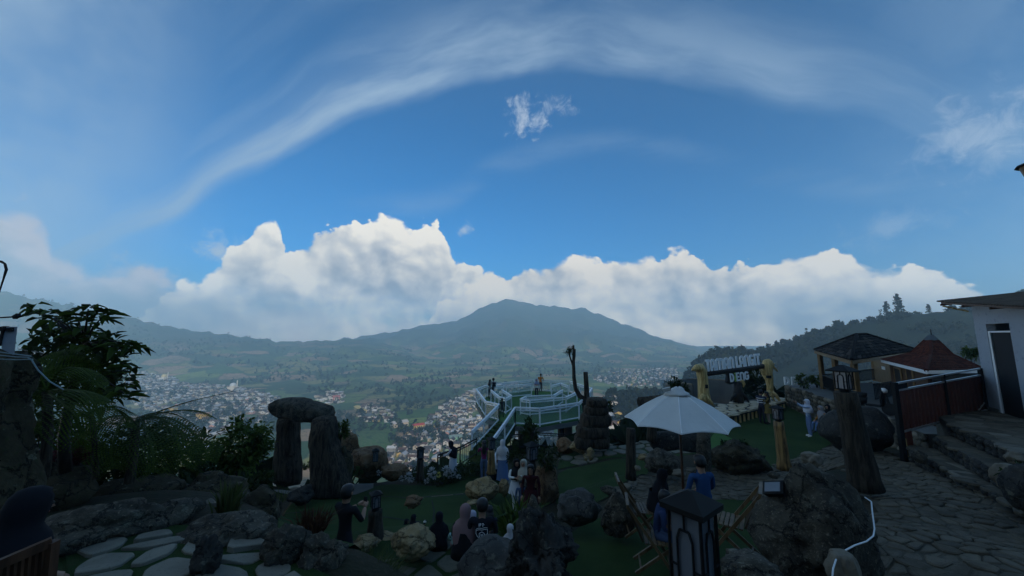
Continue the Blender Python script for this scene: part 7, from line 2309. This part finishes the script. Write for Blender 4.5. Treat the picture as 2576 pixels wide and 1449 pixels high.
# --- on the deck
person('person in grey jacket with a dark backpack hugging a companion at the left deck rail', fp(1241, 1003, ZD), 1.72, R(20), 'hug', (0.28, 0.29, 0.30), (0.03, 0.03, 0.04), extra=backpack((0.02, 0.02, 0.025)))
person('slim person in beige standing against the person in grey on the deck', fp(1232, 1004, ZD), 1.62, R(-30), 'hug', (0.30, 0.27, 0.23), (0.06, 0.07, 0.09), hair='long')
def stripes(g, J, Q):
    for z in (.70, .74, .66):
        rows = [[Vector((math.sin(t) * .112, math.cos(t) * .085, z + dz)) for t in [2 * math.pi * k / 18 for k in range(18)]] for dz in (0, .016)]
        MB().loft(rows, True, (False, False)).build('stripe', cloth((0.32, 0.04, 0.06)), g, True)
person('person in white jacket with dark red stripes and grey headscarf walking on the deck', fp(1350, 1002, ZD), 1.62, R(175), 'walk', (0.62, 0.60, 0.60), (0.04, 0.03, 0.04), hijab=(0.22, 0.25, 0.36), hijab_len=.05, extra=stripes)
person('man in an orange jacket leaning on the far deck rail', fp(1360, 985.5, ZD), 1.68, R(-15), 'lean', (0.48, 0.16, 0.03), (0.03, 0.03, 0.04))
person('child in dark clothes standing at the top of the deck stairs', fp(1263, 1050, ZD), 1.22, R(10), 'stand', (0.03, 0.03, 0.035), (0.035, 0.04, 0.05), hair='short')
# --- by the stairs and flower bed
def gzp(px, py): return gp(px, py, 6)
person('person in magenta top and jeans with long black hair seen from behind', gzp(1217, 1208), 1.58, R(8), 'hug', (0.20, 0.025, 0.10), (0.09, 0.13, 0.22), hair='long', female=True)
person('person in long white headscarf, white tunic and blue skirt seen from behind', gzp(1264, 1212), 1.66, R(-8), 'stand', (0.62, 0.60, 0.62), (0.10, 0.15, 0.26), hijab=(0.55, 0.52, 0.52), hijab_len=.14, dress=(0.13, 0.20, 0.36), extra=lambda g, J, Q: MB().loft([[Vector((math.sin(t) * r, math.cos(t) * r * .8, z)) for t in [2 * math.pi * k / 18 for k in range(18)]] for r, z in ((.10, .70), (.115, .60), (.135, .54))], True, (False, False)).build('tunic', cloth((0.62, 0.60, 0.62)), g, True))
person('person in white blouse and black headscarf facing the camera behind the sword leaved plant', gzp(1300, 1296), 1.56, R(185), 'hug', W0, (0.55, 0.55, 0.55), hijab=(0.012, 0.012, 0.014), hijab_len=.12, dress=(0.5, 0.5, 0.52), skirt_top=.62, dress_hem=.40)
person('woman in dark maroon dress with black hair walking towards the camera', gzp(1336, 1326), 1.62, R(172), 'walk', (0.036, 0.007, 0.009), (0.012, 0.010, 0.010), hair='long', dress=(0.036, 0.007, 0.009), dress_hem=.36, female=True)
person('person in beige headscarf half hidden behind the maroon dress', gzp(1318, 1298), 1.55, R(160), 'stand', (0.26, 0.23, 0.18), (0.05, 0.05, 0.05), hijab=(0.40, 0.36, 0.29), hijab_len=.14)
person('small boy in a blue shirt walking beside the maroon dress', gzp(1312, 1312), 1.08, R(180), 'walk', (0.06, 0.09, 0.16), (0.03, 0.04, 0.07), hair='short')
person('person in black headscarf and white dress bending over the flower bed', gzp(1139, 1206), 1.50, R(70), 'lean', (0.55, 0.56, 0.60), (0.3, 0.32, 0.38), hijab=(0.012, 0.012, 0.016), hijab_len=.16, dress=(0.50, 0.52, 0.58))
# --- seated on the ledge of the lower garden, seen from behind
def seat(px, py, d, H, pel): # py: photo height of the hips
    p = at(px, py, d); return Vector((p.x, p.y, p.z - pel * H))
def ledge(label, px, ytop, ybot, d, yaw, **k):
    """person sitting on the ledge: head top at ytop, hips at ybot"""
    h = (at(px, ytop, d) - at(px, ybot, d)).length
    H = h / (.50 + .03)
    return person(label, seat(px, ybot, d, H, .24), H, yaw, sit(.26, k.pop('lean', .02)), **k)
ledge('person in a black robe and black headscarf sitting on the ledge', 1103, 1289, 1374, 7.4, R(4), top=(0.012, 0.012, 0.016), hijab=(0.010, 0.010, 0.014), hijab_len=.22, dress=(0.012, 0.012, 0.016))
ledge('small child in a mint top sitting beside the mauve headscarf', 1141, 1322, 1376, 7.2, R(-6), top=(0.32, 0.48, 0.44), legs=(0.35, 0.24, 0.22), hair='short')
ledge('woman in a long mauve headscarf and black robe sitting on the ledge', 1168, 1270, 1392, 6.4, R(-4), top=(0.012, 0.012, 0.014), hijab=(0.24, 0.145, 0.14), hijab_len=.26, dress=(0.012, 0.012, 0.014))
ledge('person in a pale lilac headscarf behind the mauve headscarf', 1187, 1286, 1372, 7.0, R(-4), top=(0.35, 0.33, 0.38), hijab=(0.36, 0.34, 0.40), hijab_len=.16)
ledge('man in a black shirt with a white crest on the back', 1212, 1254, 1390, 6.3, R(2), top=(0.014, 0.015, 0.020), legs=(0.015, 0.015, 0.018), hair='short', extra=emblem, fat=1.12)
ledge('person in dark blue sitting on the far side of the man with the crest', 1232, 1272, 1366, 7.3, R(30), top=(0.035, 0.045, 0.075), hair='long', legs=(0.03, 0.04, 0.08), female=True)
ledge('person in a white headscarf low behind the blue black boulder', 1284, 1320, 1396, 6.6, R(10), top=(0.5, 0.5, 0.5), hijab=(0.50, 0.47, 0.46), hijab_len=.2)
ledge('person in black headscarf turned sideways behind the pitted boulder', 1036, 1294, 1352, 8.6, R(-60), top=(0.014, 0.014, 0.018), hijab=(0.012, 0.012, 0.015), hijab_len=.18)
ledge('person in black headscarf leaning down on the lawn beside the pitted boulder', 1014, 1304, 1352, 8.9, R(-100), top=(0.014, 0.014, 0.018), hijab=(0.012, 0.012, 0.015), hijab_len=.18, lean=.08)
ledge('toddler in a white cap in front of the black robed person', 1067, 1309, 1344, 8.4, R(-20), top=(0.45, 0.38, 0.34), hair='short', extra=lambda g, J, Q: MB().ball(J['head1'] + Vector((0, -.005, .012)), (.066, .070, .062), 12, 8).build('cap', cloth((0.6, 0.58, 0.54)), g, True))
person('man in black holding a phone at the knobbly boulder', Vector((*at(865, 1374, 6.3).xy, at(865, 1374, 6.3).z - .42 * 1.66)), 1.62, R(-25), 'phone', (0.014, 0.014, 0.016), (0.02, 0.02, 0.025), hair='short', sleeves=False, extra=phone('dark phone held by the man in black at the knobbly boulder'))
# --- plateau
person('person in light blue shirt, jeans and white headscarf taking a photo', fp(2039, 1099, -4.47), 1.62, R(72), 'photo', (0.30, 0.38, 0.52), (0.13, 0.19, 0.33), (0.65, 0.65, 0.65), hijab=(0.52, 0.53, 0.60), hijab_len=.12, extra=phone('dark phone raised by the person in light blue'))
def stripes2(g, J, Q):
    for z in (.62, .68, .74):
        MB().loft([[Vector((math.sin(t) * .115, math.cos(t) * .087, z + dz)) for t in [2 * math.pi * k / 18 for k in range(18)]] for dz in (0, .022)], True, (False, False)).build('stripe', cloth((0.55, 0.56, 0.58)), g, True)
person('man in a white striped dark shirt standing face to face with the olive coat', fp(1919, 1066, -4.47), 1.70, R(-60), 'hug', (0.03, 0.035, 0.06), (0.02, 0.02, 0.03), hair='short', extra=stripes2)
person('person in an olive brown coat standing face to face with the striped shirt', fp(1935, 1067, -4.47), 1.62, R(70), 'hug', (0.14, 0.10, 0.03), (0.28, 0.22, 0.17), hair='long', dress=(0.14, 0.10, 0.03), dress_hem=.34)
pl = fp(2076, 1088, -4.47)
person('person in an orange jacket and grey headscarf sitting beside the round black boulder', pl, 1.60, R(85), sit(.25, .05), (0.34, 0.13, 0.02), (0.10, 0.17, 0.32), (0.05, 0.05, 0.05), hijab=(0.24, 0.23, 0.24), hijab_len=.16)
person('person in black headscarf sitting just behind the orange jacket', pl + Vector((.45, .25, .05)), 1.55, R(100), sit(.25, .0), (0.012, 0.012, 0.014), (0.02, 0.02, 0.02), hijab=(0.012, 0.012, 0.014), hijab_len=.2)
# --- at the table
def at_table(label, px, ytop, ybot, d, yaw, **k):
    h = (at(px, ytop, d) - at(px, ybot, d)).length
    H = min(1.75, h / .53); p = at(px, ybot, d)
    g = person(label, Vector((p.x, p.y, p.z - .25 * H)), H, yaw, sit(.27, k.pop('lean', .1)), **k)
    return p, H
p, H = at_table('man in a blue jacket and jeans sitting at the table in the folding chair', 1648, 1228, 1352, 6.5, R(-104), top=(0.025, 0.040, 0.095), legs=(0.06, 0.085, 0.15), shoes=(0.2, 0.2, 0.2), hair='short', lean=.10)
folding_chair('wooden folding chair with crossed legs under the man in the blue jacket', Vector((p.x, p.y - .02, p.z - .46)), R(-104))
p, H = at_table('woman in a black headscarf and cloak sitting at the table', 1652, 1178, 1282, 7.7, R(-100), top=(0.012, 0.012, 0.015), hijab=(0.010, 0.010, 0.013), hijab_len=.24, dress=(0.015, 0.015, 0.018), lean=.08)
folding_chair('rattan backed folding chair beside the woman in the black headscarf', Vector((p.x - .30, p.y + .05, p.z - .46)), R(-98))
p, H = at_table('man in a bright blue shirt sitting behind the black lantern', 1772, 1144, 1275, 6.5, R(10), top=(0.022, 0.06, 0.15), legs=(0.03, 0.03, 0.05), hair='short', lean=.02, fat=1.1)
folding_chair('rattan folding chair standing right of the black lantern', at(1842, 1392, 6.0) , R(55))
# --- bottom left corner
p = at(-14, 1450, 2.15)
g = person('hooded person in dark navy sitting in the bottom left corner', Vector((p.x, p.y, at(22, 1240, 2.15).z - .77 * 1.35)), 1.35, R(-20), sit(.26, .05), (0.010, 0.011, 0.014), (0.010, 0.011, 0.014), hijab=(0.010, 0.011, 0.015), hijab_len=.2)
p = at(60, 1500, 2.0)
g = empty('wooden_chair', 'brown wooden chair whose back rail crosses the bottom left corner', 'chair', p)
a, b = at(-30, 1432, 1.95) - p, at(132, 1362, 2.1) - p
MB().bar(a, b, .03, .045).build('top_rail', M['brown_wood'], g)
for k in range(9):
    q = a.lerp(b, (k + .5) / 9); MB().bar(q, q + Vector((-.02, .04, -.42)), .022, .012).build('back_slat', M['brown_wood'], g)
for q in (a, b): MB().bar(q, q + Vector((-.03, .06, -.95)), .04).build('leg', M['brown_wood'], g)
